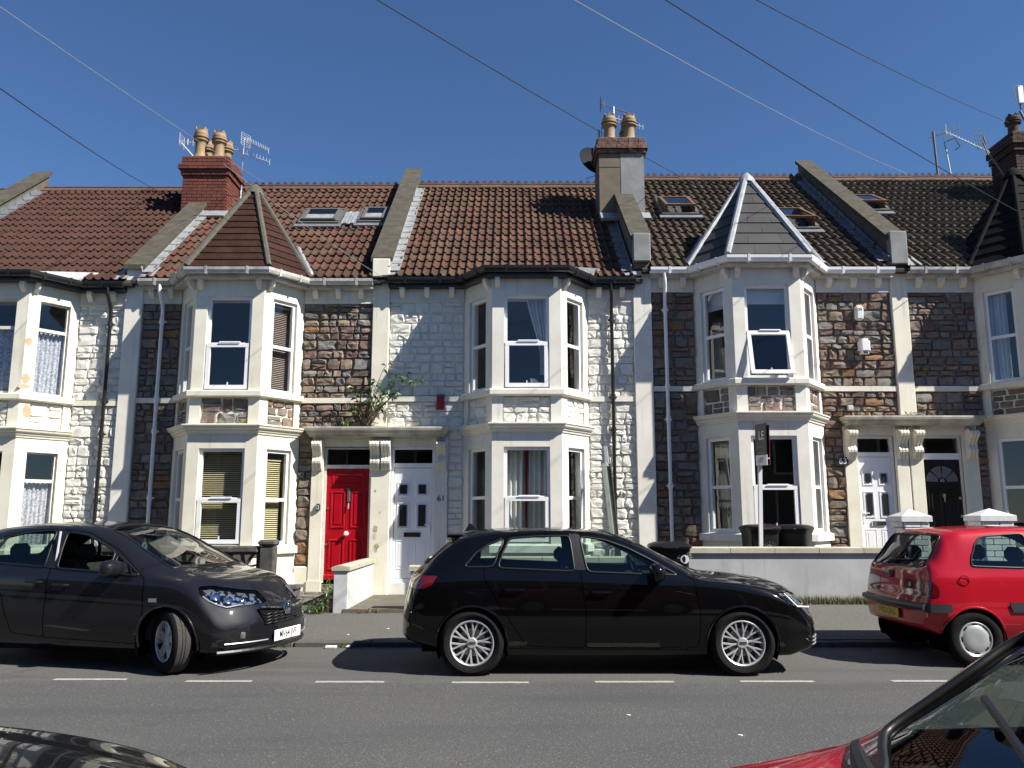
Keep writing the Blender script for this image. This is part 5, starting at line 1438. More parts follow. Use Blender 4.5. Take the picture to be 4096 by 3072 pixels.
CORSA = dict(L=4.02, xr=.65, xf=3.16, r=.31, ra=.345, rim=.20, tw=.20, track=.745, style='five', ms=1.2, kf=.36, kr=.16, wfl=.95, wrl=.7, ef=.08, er=.05, steer=-.52, tread='tread',
    top=[(0, .60), (.03, .84), (.08, .97), (.15, 1.05), (.4, 1.30), (.5, 1.39), (.7, 1.44), (1.3, 1.48), (1.8, 1.455), (2.1, 1.39), (2.5, 1.215), (2.9, 1.03), (3.0, .995), (3.35, .945), (3.65, .875), (3.84, .785), (3.94, .69), (4.0, .6), (4.02, .54)],
    rail=[(0, .57), (.08, .92), (.3, 1.12), (.6, 1.33), (1.0, 1.40), (1.5, 1.415), (1.85, 1.375), (2.2, 1.255), (2.6, 1.065), (2.88, .945), (3.0, .925), (3.35, .885), (3.7, .78), (3.9, .66), (4.02, .5)],
    belt=[(0, .54), (.08, .86), (.3, .97), (.7, 1.0), (1.5, .975), (2.4, .93), (2.8, .905), (3.1, .88), (3.4, .83), (3.65, .745), (3.85, .62), (4.02, .46)],
    w=[(0, .79), (.25, .83), (.7, .86), (3.3, .87), (3.7, .86), (4.02, .82)], wb=[(0, .72), (.3, .79), (1, .825), (2.7, .835), (3.1, .835), (3.6, .81), (4.02, .72)],
    wr=[(0, .60), (.3, .60), (.7, .61), (1.5, .625), (1.9, .635), (2.4, .675), (2.85, .72), (3.1, .72), (3.7, .64), (4.02, .52)], bot=[(0, .34), (.35, .26), (.7, .2), (3.4, .2), (3.7, .2), (4.02, .22)],
    facef=[(.15, -.08), (.26, 0), (.45, 0), (.6, -.02), (.8, -.1)],
    side=[('door', rpoly([(.72, 1.02), (.95, .70), (1.1, .33), (1.5, .30), (1.52, .6), (1.52, 1.0), (1.50, 1.395), (1.0, 1.38), (.62, 1.25)], .02)),
          ('door', rpoly([(1.52, 1.0), (1.52, .6), (1.5, .30), (2.62, .275), (2.70, .33), (2.72, .62), (2.70, .9), (2.66, .93), (2.25, 1.19), (1.85, 1.355), (1.50, 1.395)], .02)),
          ('shadowline', [(1.42, 1.385), (1.42, 1.0), (1.60, .99), (1.58, 1.375)]),
          ('glass', rpoly([(.62, 1.06), (.58, 1.16), (.72, 1.28), (.80, 1.30), (.74, 1.045)], .03)), ('glass', rpoly([(.76, 1.045), (.82, 1.305), (1.1, 1.365), (1.42, 1.38), (1.44, 1.005)], .03)),
          ('open', rpoly([(1.60, .995), (1.57, 1.37), (1.85, 1.325), (2.1, 1.225), (2.24, 1.155), (2.24, .965)], .02)), ('glass', rpoly([(2.28, 1.135), (2.62, .945), (2.58, .935), (2.28, .955)], .015)),
          ('arch', circ(.65, .31, .345)), ('arch', circ(3.16, .31, .345)),
          ('headlamp', rpoly([(3.38, .835), (3.48, .838), (3.64, .805), (3.86, .745), (3.99, .655), (3.80, .64), (3.70, .625), (3.57, .675), (3.46, .75)], .02)),
          ('taillamp', rpoly([(.02, .955), (.3, 1.0), (.26, .80), (.02, .75)], .02))],
    tops=[('windscreen', rpoly([(2.84, -.62), (2.95, -.35), (2.99, 0), (2.95, .35), (2.84, .62), (1.98, .51), (1.91, .3), (1.9, 0), (1.91, -.3), (1.98, -.51)], .05), 'top'),
          ('rear_window', rpoly([(-.55, 1.07), (.55, 1.07), (.48, 1.33), (-.48, 1.33)], .05), 'end')],
    cab=(.6, 2.75), cw=.71, cabz=.92, seats=[.85, 1.72], seath=1.03, wheelpos=(2.25, -.34, .97), mirror=(2.33, .80, 1.005), handles=[(1.36, .86), (1.70, .835)])
PEUG = dict(L=3.68, xr=.60, xf=2.985, r=.285, ra=.318, rim=.175, tw=.175, track=.705, style='hubcap', rimmat='hubcap', kf=.2, kr=.10, wfl=.7, wrl=.6, ef=.06, er=.035,
    top=[(0, .54), (.015, .60), (.045, .68), (.06, .78), (.075, .89), (.1, .93), (.38, 1.285), (.42, 1.325), (.47, 1.345), (.6, 1.36), (1.2, 1.39), (1.7, 1.375), (2.0, 1.315), (2.45, 1.06), (2.62, .955), (2.75, .93), (3.2, .86), (3.5, .77), (3.64, .66), (3.68, .56)],
    rail=[(0, .52), (.06, .76), (.1, .90), (.2, 1.0), (.40, 1.235), (.6, 1.315), (1.2, 1.34), (1.7, 1.325), (1.95, 1.26), (2.2, 1.115), (2.5, .94), (2.7, .90), (3.2, .825), (3.5, .72), (3.68, .53)],
    belt=[(0, .50), (.06, .73), (.1, .83), (.2, .88), (.6, .90), (1.6, .885), (2.4, .865), (2.8, .845), (3.2, .775), (3.5, .66), (3.68, .48)],
    w=[(0, .755), (.25, .785), (.6, .80), (3.1, .80), (3.4, .79), (3.68, .75)], wb=[(0, .72), (.3, .755), (1, .77), (2.5, .77), (3.2, .755), (3.68, .68)],
    wr=[(0, .66), (.1, .68), (.38, .625), (.7, .62), (1.5, .625), (1.9, .635), (2.4, .66), (2.75, .65), (3.3, .6), (3.68, .5)], bot=[(0, .34), (.35, .25), (.6, .2), (3.1, .2), (3.4, .2), (3.68, .24)],
    facer=[(.2, .06), (.32, .005), (.5, 0), (.6, .0), (.7, .0)],
    side=[('door', rpoly([(1.30, 1.32), (1.22, .9), (1.25, .33), (2.40, .30), (2.45, .6), (2.42, .87), (2.2, 1.09), (1.95, 1.235), (1.7, 1.3)], .02)),
          ('glass', rpoly([(.62, .945), (.68, 1.12), (.78, 1.27), (1.26, 1.305), (1.21, .925)], .05)), ('glass', rpoly([(1.27, .925), (1.32, 1.305), (1.68, 1.29), (1.93, 1.22), (2.15, 1.09), (2.38, .93), (2.36, .9)], .04)),
          ('strip', rpoly([(.02, .475), (.34, .475), (.34, .55), (.02, .555)], .01)), ('strip', rpoly([(.99, .48), (2.60, .48), (2.60, .55), (.96, .555)], .01)),
          ('arch', circ(.60, .285, .318)), ('arch', circ(2.985, .285, .318)),
          ('taillamp', rpoly([(.0, .62), (.205, .61), (.215, .71), (.14, .77), (.0, .77)], .02)), ('headlamp', rpoly([(3.3, .75), (3.62, .68), (3.6, .58), (3.35, .62)], .02))],
    tops=[('windscreen', rpoly([(2.5, -.54), (2.62, -.3), (2.65, 0), (2.62, .3), (2.5, .54), (1.95, .49), (1.85, .3), (1.83, 0), (1.85, -.3), (1.95, -.49)], .05), 'top'),
          ('rear_window', rpoly([(-.61, .925), (.61, .925), (.55, 1.285), (-.55, 1.285)], .06), 'end'), ('taillamp', rpoly([(-.80, .60), (-.42, .61), (-.50, .70), (-.60, .755), (-.80, .765)], .02), 'end'), ('taillamp', rpoly([(.80, .60), (.42, .61), (.50, .70), (.60, .755), (.80, .765)], .02), 'end')],
    cab=(.55, 2.45), cw=.68, cabz=.87, seats=[.75, 1.5], seath=.93, wheelpos=(1.98, -.32, .93), mirror=(2.18, .755, .95), handles=[(1.42, .80)])
def remap(S, fx_, fz_=lambda z: z):
    for key in ('top', 'rail', 'belt'): S[key] = [(fx_(x), fz_(z)) for x, z in S[key]]
    S['bot'] = [(fx_(x), fz_(z)) for x, z in S['bot']]
    for key in ('w', 'wb', 'wr'): S[key] = [(fx_(x), z) for x, z in S[key]]
    S['side'] = [(q[0], [(fx_(x), fz_(z)) for x, z in q[1]] if q[0] != 'arch' else q[1]) for q in S['side']]
    S['tops'] = [(q[0], [(fx_(x), y) for x, y in q[1]] if q[2] == 'top' else [(y, fz_(z)) for y, z in q[1]], q[2]) for q in S['tops']]
    S['cab'] = tuple(fx_(x) for x in S['cab']); S['seats'] = [fx_(x) for x in S['seats']]; S['cabz'] = fz_(S['cabz']); S['seath'] = fz_(S['seath'])
    w_ = S['wheelpos']; S['wheelpos'] = (fx_(w_[0]), w_[1], fz_(w_[2])); w_ = S['mirror']; S['mirror'] = (fx_(w_[0]), w_[1], fz_(w_[2])); S['handles'] = [(fx_(x), fz_(z)) for x, z in S['handles']]
    if 'facer' in S: S['facer'] = [(fz_(z), d) for z, d in S['facer']]
    if 'facef' in S: S['facef'] = [(fz_(z), d) for z, d in S['facef']]
def rearch(S):
    S['side'] = [q for q in S['side'] if q[0] != 'arch']; S['side'] = S['side'] + [('arch', circ(S['xr'], S['r'], S['ra'])), ('arch', circ(S['xf'], S['r'], S['ra']))]
ip = lambda a, b: (lambda v: float(np.interp(v, a, b)))
OVA = .09
remap(AUDI, ip([0, .84, 4.35], [0, .84 - OVA, 4.35 - OVA])); AUDI['L'] -= OVA; AUDI['xr'] -= OVA; AUDI['xf'] -= OVA; rearch(AUDI)
remap(CORSA, ip([0, .6, .9, 2.9, 3.0, 3.35, 3.65, 4.02], [0, .68, 1.12, 3.10, 3.17, 3.45, 3.70, 4.02])); CORSA['xf'] = 3.19; rearch(CORSA)
OVP = .08
remap(PEUG, ip([0, .6, 3.68], [0, .6 - OVP, 3.68 - OVP]), ip([0, .2, .3, .515, .55, .77, .93, 1.285, 1.39, 2], [0, .22, .33, .595, .63, .855, 1.0, 1.33, 1.43, 2.04])); PEUG['L'] -= OVP; PEUG['xr'] -= OVP; PEUG['xf'] -= OVP; rearch(PEUG)
def fx(S, y, z, end=1, d=0.0):
    """x on the nose (end=1) or tail surface at (y,z)"""
    x0 = S['L'] if end else 0.0
    x = x0 + float(warp(S, np.array([x0]), np.array([y]), np.array([z]))[0])
    return x + (d if end else -d)
def facegrid(S, poly, d, end=1, n=6):
    """patch on the nose from a polygon (y,z)"""
    k = MB(); c = (sum(p[0] for p in poly) / len(poly), sum(p[1] for p in poly) / len(poly)); m = len(poly)
    vs = []
    for t in range(n + 1):
        f = t / n
        for p in poly: y, z = c[0] + (p[0] - c[0]) * f, c[1] + (p[1] - c[1]) * f; vs.append((fx(S, y, z, end, d), y, z))
    k.add(vs, [(t * m + i, t * m + (i + 1) % m, (t + 1) * m + (i + 1) % m, (t + 1) * m + i) for t in range(n) for i in range(m)])
    return k

# black hatchback
A = car('parked_car', 'black five door hatchback with multi spoke alloy wheels parked in the middle', AUDI, 'paint_black', (-1.231 + OVA, -5.835, -.01), 0)
k = MB(); k.prism([(.62, 1.375), (.76, 1.392), (.70, 1.455), (.675, 1.463)], -.012, .012, 'y'); k.build('aerial_fin', 'trim_black', A, local=True)
k = MB(); k.bbox(.47, .64, -.50, .50, 1.318, 1.352, .012); k.build('spoiler', 'paint_black', A, local=True)
k = MB(); k.tube([(.25, -.05, 1.085), (.25, -.25, 1.095), (.26, -.42, 1.10)], .008, 6); k.build('rear_wiper', 'trim_black', A, local=True)
for sd in (-1, 1):
    k = MB()
    for q in range(3): zz = .30 + q * .035; k.tube([(fx(AUDI, sd * .58, zz, 1, .01), sd * .58, zz), (fx(AUDI, sd * .7, zz, 1, .012), sd * .7, zz), (fx(AUDI, sd * .80, zz, 1, .02) - .03, sd * .82, zz)], .007, 6)
    k.build('intake_slats', 'metal_grey', A, local=True)
    k = MB(); k.tube([(4.06, sd * .80, .655), (3.93, sd * .858, .665), (3.80, sd * .872, .79)], .009, 6); k.build('daytime_light', 'plate_white', A, local=True)
k = facegrid(AUDI, rpoly([(-.34, .63), (.34, .63), (.27, .30), (-.27, .30)], .05), .006); k.build('grille', 'grille', A, local=True)
k = MB(); k.bbox(fx(AUDI, 0, .42) + .006, fx(AUDI, 0, .42) + .016, -.26, .26, .37, .48, .004); k.build('number_plate', 'plate_white', A, local=True)
# roof bars / side chrome
# grey hatchback pulling out
psi = RAD(-15)
nose = Vector((-2.38, -6.02, 0)); hd = Vector((math.cos(psi), math.sin(psi), 0))
B_ = car('hatchback_car', 'dark grey hatchback at left with front wheels turned and driver window open', CORSA, 'paint_grey', nose - hd * 4.02, psi)
k = facegrid(CORSA, rpoly([(-.44, .63), (.44, .63), (.36, .44), (-.36, .44)], .05), .006); gr = k.build('grille', 'grille', B_, local=True)
for zz in (.455, .485, .515, .545):
    k = MB(); w = .36 + (zz - .44) * .35
    k.tube([(fx(CORSA, y, zz, 1, .012 + .004 * math.sin(y * 60)), y, zz + .005 * math.sin(y * 60)) for y in np.linspace(-w, w, 60)], .006, 5); k.build('grille_bar', 'trim_black', gr, local=True)
k = MB(); k.tube([(fx(CORSA, y, .57 + abs(y) * .09, 1, .016), y, .575 + abs(y) * .1) for y in np.linspace(-.42, .42, 31)], .014, 8); k.build('chrome_bar', 'chrome', gr, local=True, smooth=True)
k = MB(); xb = fx(CORSA, 0, .58, 1, .03); k.tube([(xb, .062 * math.cos(a), .58 + .062 * math.sin(a)) for a in np.linspace(0, 2 * math.pi, 29)], .010, 8, cap=False); k.lathe((xb - .015, 0, .58), [(0, .012), (.055, .008), (.06, -.01)], 24, 'x'); k.bbox(xb - .005, xb + .008, -.012, .012, .535, .625, .004); k.tube([(xb, .02, .61), (xb + .004, .0, .585), (xb, -.025, .57)], .009, 6); k.build('badge', 'chrome', gr, local=True, smooth=True)
xp = fx(CORSA, 0, .32, 1, .022)
k = MB(); k.bbox(xp - .006, xp + .004, -.26, .26, .265, .376, .004); pl = k.build('number_plate', 'plate_white', B_, local=True)
RX = Matrix.Rotation(RAD(90), 4, 'Z') @ Matrix.Rotation(RAD(90), 4, 'X')
text('MV64 JVF', 'plate_text', .1, 'black_num', Matrix.Translation((xp + .005, 0, .32)) @ RX, pl, True, .0008, .86)
for sd in (-1, 1):
    poly = [(sd * .42, .33), (sd * .56, .40), (sd * .68, .41), (sd * .71, .36), (sd * .62, .315)]
    k = facegrid(CORSA, rpoly(poly, .02), .004); fo = k.build('fog_recess', 'grille', B_, local=True)
    k = MB(); k.lathe((fx(CORSA, sd * .6, .37, 1, .004), sd * .6, .365), [(0, .012), (.03, .01), (.036, -.01)], 14, 'x'); k.build('fog_lamp', 'lamp_in', fo, local=True)
    k = MB(); k.tube([(fx(CORSA, sd * y, .295 - (.02 if y > .5 else 0), 1, .01), sd * y, .295) for y in np.linspace(.32, .76, 12)], .007, 6); k.build('bumper_blade', 'metal_grey', B_, local=True)
k = MB(); k.tube([(fx(CORSA, y, .22, 1, .004), y, .215) for y in np.linspace(-.8, .8, 25)], .02, 6); k.build('chin_spoiler', 'trim_black', B_, local=True)
yy = surf_y(CORSA, 3.03, .70); k = MB(); k.bbox(2.98, 3.08, -yy - .006, -yy + .004, .685, .725, .006); k.build('side_repeater', 'chrome', B_, local=True)
yy = surf_y(CORSA, 1.8, 1.1); k = MB(); k.tube([(1.765, -yy - .012, .99), (1.745, -yy + .045, 1.37)], .012, 6); k.build('pillar_trim', 'aerial', B_, local=True)
k = MB(); k.tube([(1.22, 0, 1.46), (1.15, 0, 1.57)], .006, 6); k.build('roof_aerial', 'trim_black', B_, local=True)
k = MB(); k.bbox(1.85, 2.1, .05, .55, 1.455, 1.475, .008); k.build('roof_spacer', 'trim_black', B_, local=True) if False else None
for sd in (-1, 1):
    k = MB(); k.tube([(3.17 - abs(y - .1) * .25, y * sd, 1.0 + .02) for y in np.linspace(-.1, .5, 8)], .008, 6); k.build('wiper', 'trim_black', B_, local=True)
k = MB()
for zz, rr in ((1.21, .03), (1.15, .035)): k.tube([(2.42, -.28 + rr * math.cos(a), zz + rr * math.sin(a)) for a in np.linspace(0, 2 * math.pi, 17)], .009, 6, cap=False)
k.build('air_freshener', 'sign_teal2', B_, local=True)
k = MB(); k.bbox(2.36, 2.41, -.08, .1, 1.32, 1.38, .01); k.build('rear_view_mirror', 'trim_black', B_, local=True)
# red hatchback, tail towards us
C_ = car('small_car', 'small red three door hatchback at right with dark bumper strip seen from its tail', PEUG, 'paint_red', (4.235, -5.47, 0), 0, glassm='car_glass')
k = MB(); xs_ = [(fx(PEUG, y, .595, 0, .018), y, .595) for y in np.linspace(-.74, .74, 31)]
k.tube(xs_, .036, 8); k.build('bumper_strip', 'bumper_strip', C_, local=True, smooth=True)
xp = -.022
k = MB(); k.bbox(xp - .006, xp + .01, -.26, .26, .435, .54, .003); pl = k.build('number_plate', 'plate_yellow', C_, local=True)
text('P702 GHU', 'plate_text', .10, 'black_num', Matrix.Translation((xp - .0065, 0, .488)) @ Matrix.Rotation(RAD(-90), 4, 'Z') @ Matrix.Rotation(RAD(90), 4, 'X'), pl, True, .0008, .9)
k = MB(); k.lathe((.045, 0, .90), [(0, -.02), (.02, -.018), (.03, 0)], 5, 'x'); k.bbox(.02, .05, -.02, .02, .86, .94, .008); k.build('badge', 'aerial_dark', C_, local=True)
k = MB(); k.tube([(.05, .05, 1.0), (.11, -.02, 1.05), (.17, -.14, 1.12)], .008, 6); k.tube([(.11, .17, 1.045), (.125, -.32, 1.065)], .007, 6); k.build('rear_wiper', 'trim_black', C_, local=True)
k = MB(); yy = surf_y(PEUG, .44, .80); k.tube([(.44 + .05 * math.cos(a), -yy - .001, .87 + .05 * math.sin(a)) for a in np.linspace(0, 2 * math.pi, 25)], .003, 5, cap=False); k.build('fuel_flap', 'gap', C_, local=True)
for sd in (-1, 1):
    k = facegrid(PEUG, rpoly([(sd * .40, .565), (sd * .755, .565), (sd * .755, .60), (sd * .40, .60)], .01), .0, 0); 
    k = MB(); k.bbox(.03, .10, sd * .48 - .1, sd * .48 + .1, .64, .70, .02); k.build('tail_lamp', 'lamp_red', C_, local=True) if False else None
# near cars, only their tops reach into the picture
RED2 = dict(PEUG); RED2['mirs'] = (1,)
lowr = lambda x, z: z - .038 * min(1, max(0, (x - 2.3) / .25))
for key in ('top', 'rail', 'belt'): RED2[key] = [(x, lowr(x, z)) for x, z in PEUG[key]]
RED2['side'] = [(s[0], list(s[1])) for s in PEUG['side']]
RED2['tops'] = [(t[0], t[1], t[2]) for t in PEUG['tops']]
D_ = car('red_car', 'red car close to the camera with sloping windscreen at bottom right corner', RED2, 'paint_red2', (3.25, -13.60, 0), math.pi)
k = MB(); k.tube([(2.58 - abs(y) ** 2 * .35, y, .998 - abs(y) * .03) for y in np.linspace(-.6, .6, 21)], .022, 8); k.build('scuttle', 'trim_black', D_, local=True, smooth=True)
k = MB(); k.tube([(2.54, .3, 1.0), (2.44, .1, 1.08), (2.32, -.3, 1.15)], .009, 6); k.build('wiper', 'trim_black', D_, local=True)
BLK2 = dict(AUDI)
for key in ('top', 'rail', 'belt'): BLK2[key] = [(x, z * 1.055) for x, z in AUDI[key]]
BLK2['side'] = [s_ for s_ in AUDI['side'] if s_[0] == 'arch'] + [(s_[0], [(x, z * 1.055) for x, z in s_[1]]) for s_ in AUDI['side'] if s_[0] in ('glass', 'door')]
E_ = car('black_car', 'glossy dark car whose bonnet curves into the bottom left corner', BLK2, 'paint_black', (-4.72 + OVA, -13.46, 0), 0)

# ------------------------------------------------------------------ garden walls, piers
def wall_run(name, label, x0, x1, y0, y1, z0, z1, m, cop=None, copm='coping_cream', coph=.08, over=.03, along='x', n=4, cat='wall'):
    T = thing(name, label, cat, ((x0 + x1) / 2, (y0 + y1) / 2, z0))
    k = MB(); k.bbox(x0, x1, y0, y1, z0, z1, .006); k.build('wall_body', m, T)
    if cop:
        for i in range(n):
            k = MB(); g = .004
            if along == 'x':
                a, b = x0 - over + (x1 - x0 + 2 * over) * i / n + g, x0 - over + (x1 - x0 + 2 * over) * (i + 1) / n - g
                k.prism([(y0 - over, z1), (y0 - over, z1 + coph * .8), ((y0 + y1) / 2, z1 + coph), (y1 + over, z1 + coph * .8), (y1 + over, z1)], a, b, 'x')
            else:
                a, b = y0 - over + (y1 - y0 + over) * i / n + g, y0 - over + (y1 - y0 + over) * (i + 1) / n - g
                k.prism([(x0 - over, z1), (x0 - over, z1 + coph * .7), ((x0 + x1) / 2, z1 + coph), (x1 + over, z1 + coph * .7), (x1 + over, z1)], a, b, 'y')
            k.build('coping_slab', copm, T)
    return T
wall_run('garden_wall', 'low white rendered wall running back between the red door path and number 61', -2.65, -2.44, -2.45, -.08, .05, .74, 'wall_white', True, along='y', n=3)
wall_run('front_garden_wall', 'long low grey rendered wall with cream coping slabs in front of number 63', 2.62, 5.84, -2.5, -2.3, .05, 1.0, 'render_grey', True, n=5, coph=.09, over=.04)
wall_run('front_garden_wall', 'low white wall with pale coping behind the black hatchback', -1.20, 2.1, -2.5, -2.3, .05, .86, 'wall_white', True, n=4, coph=.09)
w = wall_run('gate_pier', 'short white pier with pale cap beside the tail of the black hatchback', -1.50, -1.24, -2.5, -2.26, .05, .74, 'wall_white', True, n=1, coph=.08, cat='pier')
# brick piers of 65
def pier(label, x0, x1, y0, y1, zt):
    T = thing('brick_pier', label, 'pier', ((x0 + x1) / 2, (y0 + y1) / 2, .1), group='white brick gate piers')
    k = MB(); k.box(x0 + .01, x1 - .01, y0 + .01, y1 - .01, .1, zt); b = k.build('pier_core', 'render_grey', T)
    bricks(b, Fr(x0, y0, 1, 0), 0, x1 - x0, .15, zt, 'pier_white', bl=.24, bh=.09, j=.012, d=.03); bricks(b, Fr(x1, y0, 0, 1), 0, y1 - y0, .15, zt, 'pier_white', bl=.24, bh=.09, j=.012, d=.03); bricks(b, Fr(x0, y1, 0, -1), 0, y1 - y0, .15, zt, 'pier_white', bl=.24, bh=.09, j=.012, d=.03)
    k = MB(); o = .05; xc, yc = (x0 + x1) / 2, (y0 + y1) / 2
    k.add([(x0 - o, y0 - o, zt), (x1 + o, y0 - o, zt), (x1 + o, y1 + o, zt), (x0 - o, y1 + o, zt), (x0 - o, y0 - o, zt + .08), (x1 + o, y0 - o, zt + .08), (x1 + o, y1 + o, zt + .08), (x0 - o, y1 + o, zt + .08), (xc, yc, zt + .19)], [(0, 1, 5, 4), (1, 2, 6, 5), (2, 3, 7, 6), (3, 0, 4, 7), (4, 5, 8), (5, 6, 8), (6, 7, 8), (7, 4, 8), (0, 1, 2, 3)])
    k.build('pier_cap', 'pier_white', T)
pier('white brick pier with pyramid cap between the white door and black door', 5.86, 6.22, -2.5, -2.14, 1.46)
pier('white brick pier with pyramid cap right of the black door', 7.04, 7.48, -2.5, -2.12, 1.47)
wall_run('front_garden_wall', 'white low wall at far right behind the small red hatchback', 7.5, 12.5, -2.5, -2.3, .05, 1.0, 'pier_white', True, n=6)
# 63 street sign, mostly hidden behind the red car
s = thing('street_sign', 'white street sign with black edge on grey wall partly behind red car', 'sign', (5.72, -2.52, .8))
k = MB(); k.bbox(5.50, 5.84, -2.53, -2.502, .80, 1.0 - .005, .004); k.build('sign_plate', 'black_num', s)
k = MB(); k.bbox(5.515, 5.835, -2.536, -2.528, .815, .98, .003); k.build('sign_face', 'sign_white', s)
text('P', 'sign_text', .13, 'black_num', face_m(5.60, -2.538, .90), s)
# screen block wall and pier of 59
T = thing('screen_block_wall', 'dark pierced concrete screen block wall in front of the left brown stone bay', 'wall', (-5.4, -2.35, .1))
k = MB(); k.bbox(-7.0, -3.80, -2.44, -2.26, .05, .56, .01); k.build('wall_base', 'screen_block', T)
k = MB(); k.bbox(-7.0, -3.80, -2.46, -2.24, 1.0, 1.1, .02); k.build('wall_coping', 'post_concrete', T)
def block_mesh():
    k = MB(); h = .22
    for a, b, c, d in ((-h, h, -h, -h + .03), (-h, h, h - .03, h), (-h, -h + .03, -h + .03, h - .03), (h - .03, h, -h + .03, h - .03)): k.box(a, b, -.05, .05, c, d)
    for i in range(8):
        a = math.pi * i / 4 + .2; r1 = (h - .015) / max(abs(math.cos(a)), abs(math.sin(a)))
        dx, dz = math.cos(a), math.sin(a); nx, nz = -dz * .016, dx * .016
        k.prism([(nx, nz), (-nx, -nz), (dx * r1 - nx, dz * r1 - nz), (dx * r1 + nx, dz * r1 + nz)], -.045, .045, 'y')
    k.lathe((0, .046, 0), [(0, -.10), (.06, -.10), (.06, 0)], 10, 'y')
    return k.mesh('screen_block', 'screen_block')
bme = block_mesh()
for i in range(7):
    o = put(bme, 'screen_block', T); o.matrix_parent_inverse = Matrix.Translation(-T.location); o.location = (-4.02 - i * .442, -2.35, .78)
T = thing('concrete_post', 'weathered grey concrete post at the end of the pierced screen wall', 'post', (-3.67, -2.35, .1))
k = MB(); k.bbox(-3.78, -3.56, -2.46, -2.24, .05, .66, .02); k.build('post_block', 'post_concrete', T); k = MB(); k.bbox(-3.775, -3.555, -2.455, -2.245, .664, 1.10, .02); k.build('post_block', 'post_concrete', T)
k = MB(); k.bbox(-3.80, -3.53, -2.48, -2.22, 1.10, 1.19, .03); k.build('post_cap', 'post_concrete', T)
# ------------------------------------------------------------------ things standing in the yards
T = thing('planter_tub', 'small grey plastic planter tub beside the concrete post', 'planter', (-3.40, -2.2, .2))
k = MB()
for s0, z0_, s1, z1_ in ((.13, .2, .17, .5),):
    a = [(-s0, -s0), (s0, -s0), (s0, s0), (-s0, s0)]; b = [(-s1, -s1), (s1, -s1), (s1, s1), (-s1, s1)]; c = [(p[0] * .9, p[1] * .9) for p in b]
    k.add([(-3.40 + p[0], -2.2 + p[1], z0_) for p in a] + [(-3.40 + p[0], -2.2 + p[1], z1_) for p in b] + [(-3.40 + p[0], -2.2 + p[1], z1_) for p in c] + [(-3.40 + p[0] * .8, -2.2 + p[1] * .8, z0_ + .1) for p in a], [(i, (i + 1) % 4, 4 + (i + 1) % 4, 4 + i) for i in range(4)] + [(4 + i, 4 + (i + 1) % 4, 8 + (i + 1) % 4, 8 + i) for i in range(4)] + [(8 + i, 8 + (i + 1) % 4, 12 + (i + 1) % 4, 12 + i) for i in range(4)] + [(12, 13, 14, 15)])
k.build('tub', 'grey_plastic', T)
k = MB(); k.sweep([(-3.575, -2.375), (-3.225, -2.375), (-3.225, -2.025), (-3.575, -2.025), (-3.575, -2.375)], [(0, .47), (.015, .47), (.015, .51), (0, .51)]); k.build('rim', 'grey_plastic', T)
def bin_(label, x, y, z, rot, w=.52, d=.56, h=1.0, logo=None):
    T = thing('wheelie_bin', label, 'bin', (x, y, z), rot, 'black wheelie bins')
    def loft(secs):
        k = MB(); m = len(secs[0][1])
        for zz, pl in secs: k.v += [(p[0], p[1], zz) for p in pl]
        for i in range(len(secs) - 1): k.f += [(i * m + j, i * m + (j + 1) % m, (i + 1) * m + (j + 1) % m, (i + 1) * m + j) for j in range(m)]
        k.f += [tuple(range(m)), tuple((len(secs) - 1) * m + j for j in range(m))]; k.m = [0] * len(k.f); return k
    def rr(a, b, r=.05): return rpoly([(-a, -b), (a, -b), (a, b), (-a, b)], r, 4)
    k = loft([(.06, rr(w * .40, d * .36)), (h * .88, rr(w * .475, d * .46)), (h * .885, rr(w * .5, d * .485)), (h * .93, rr(w * .5, d * .485))]); k.build('bin_body', 'bin_plastic', T, smooth=True, local=True)
    k = loft([(h * .93, rr(w * .535, d * .53, .06)), (h * .955, rr(w * .54, d * .535, .06)), (h * .985, rr(w * .5, d * .49, .08)), (h * 1.01, rr(w * .38, d * .36, .1)), (h * 1.018, rr(w * .2, d * .2, .08))]); l = k.build('lid', 'bin_plastic', T, smooth=True, local=True)
    k = MB(); k.tube([(-w * .4, d * .58, h * .95), (w * .4, d * .58, h * .95)], .018, 8); k.build('handle', 'bin_plastic', T, local=True)
    k = MB(); k.bbox(-w * .2, w * .2, -d * .60, -d * .50, h * .925, h * .955, .01); k.build('lid_lip', 'bin_plastic', l, local=True)
    for sx in (-1, 1):
        k = MB(); k.lathe((sx * w * .44, d * .34, .1), [(0, -.025), (.09, -.025), (.1, -.015), (.1, .015), (.09, .025), (0, .025)], 20, 'x'); k.build('bin_wheel', 'tyre', T, smooth=True, local=True)
    if logo:
        yf = -d * .43
        k = MB(); k.lathe((logo[0], yf - .012, logo[1]), [(0, -.004), (.06, -.004), (.062, .02)], 24, 'y'); lo = k.build('crest', logo[2], T, local=True)
        k = MB(); k.prism([(logo[0] + .02 * math.cos(a) - .01, logo[1] + .045 * math.sin(a)) for a in np.linspace(-1.2, 1.9, 9)] + [(logo[0] - .04, logo[1] + .02), (logo[0] - .02, logo[1] - .045)], yf - .019, yf - .015, 'y'); k.build('crest_mark', 'bin_plastic', lo, local=True)
        for i, ch in enumerate('BRISTOL'):
            a = math.pi * (1.0 - (i + .5) / 7) 
            text(ch, 'bin_lettering', .045, logo[2], Matrix.Translation((logo[0] + .092 * math.cos(a), yf - .014, logo[1] + .092 * math.sin(a))) @ Matrix.Rotation(RAD(90), 4, 'X') @ Matrix.Rotation(a - math.pi / 2, 4, 'Z'), T, True, .001)
    return T
bin_('left black wheelie bin with round crest behind the low grey wall', 3.92, -1.75, .42, .05, .48, .56, .98, (.06, .63, 'grey_plastic'))
bin_('right black wheelie bin with domed lid behind the low grey wall', 4.47, -1.72, .42, -.55, .50, .56, .98)
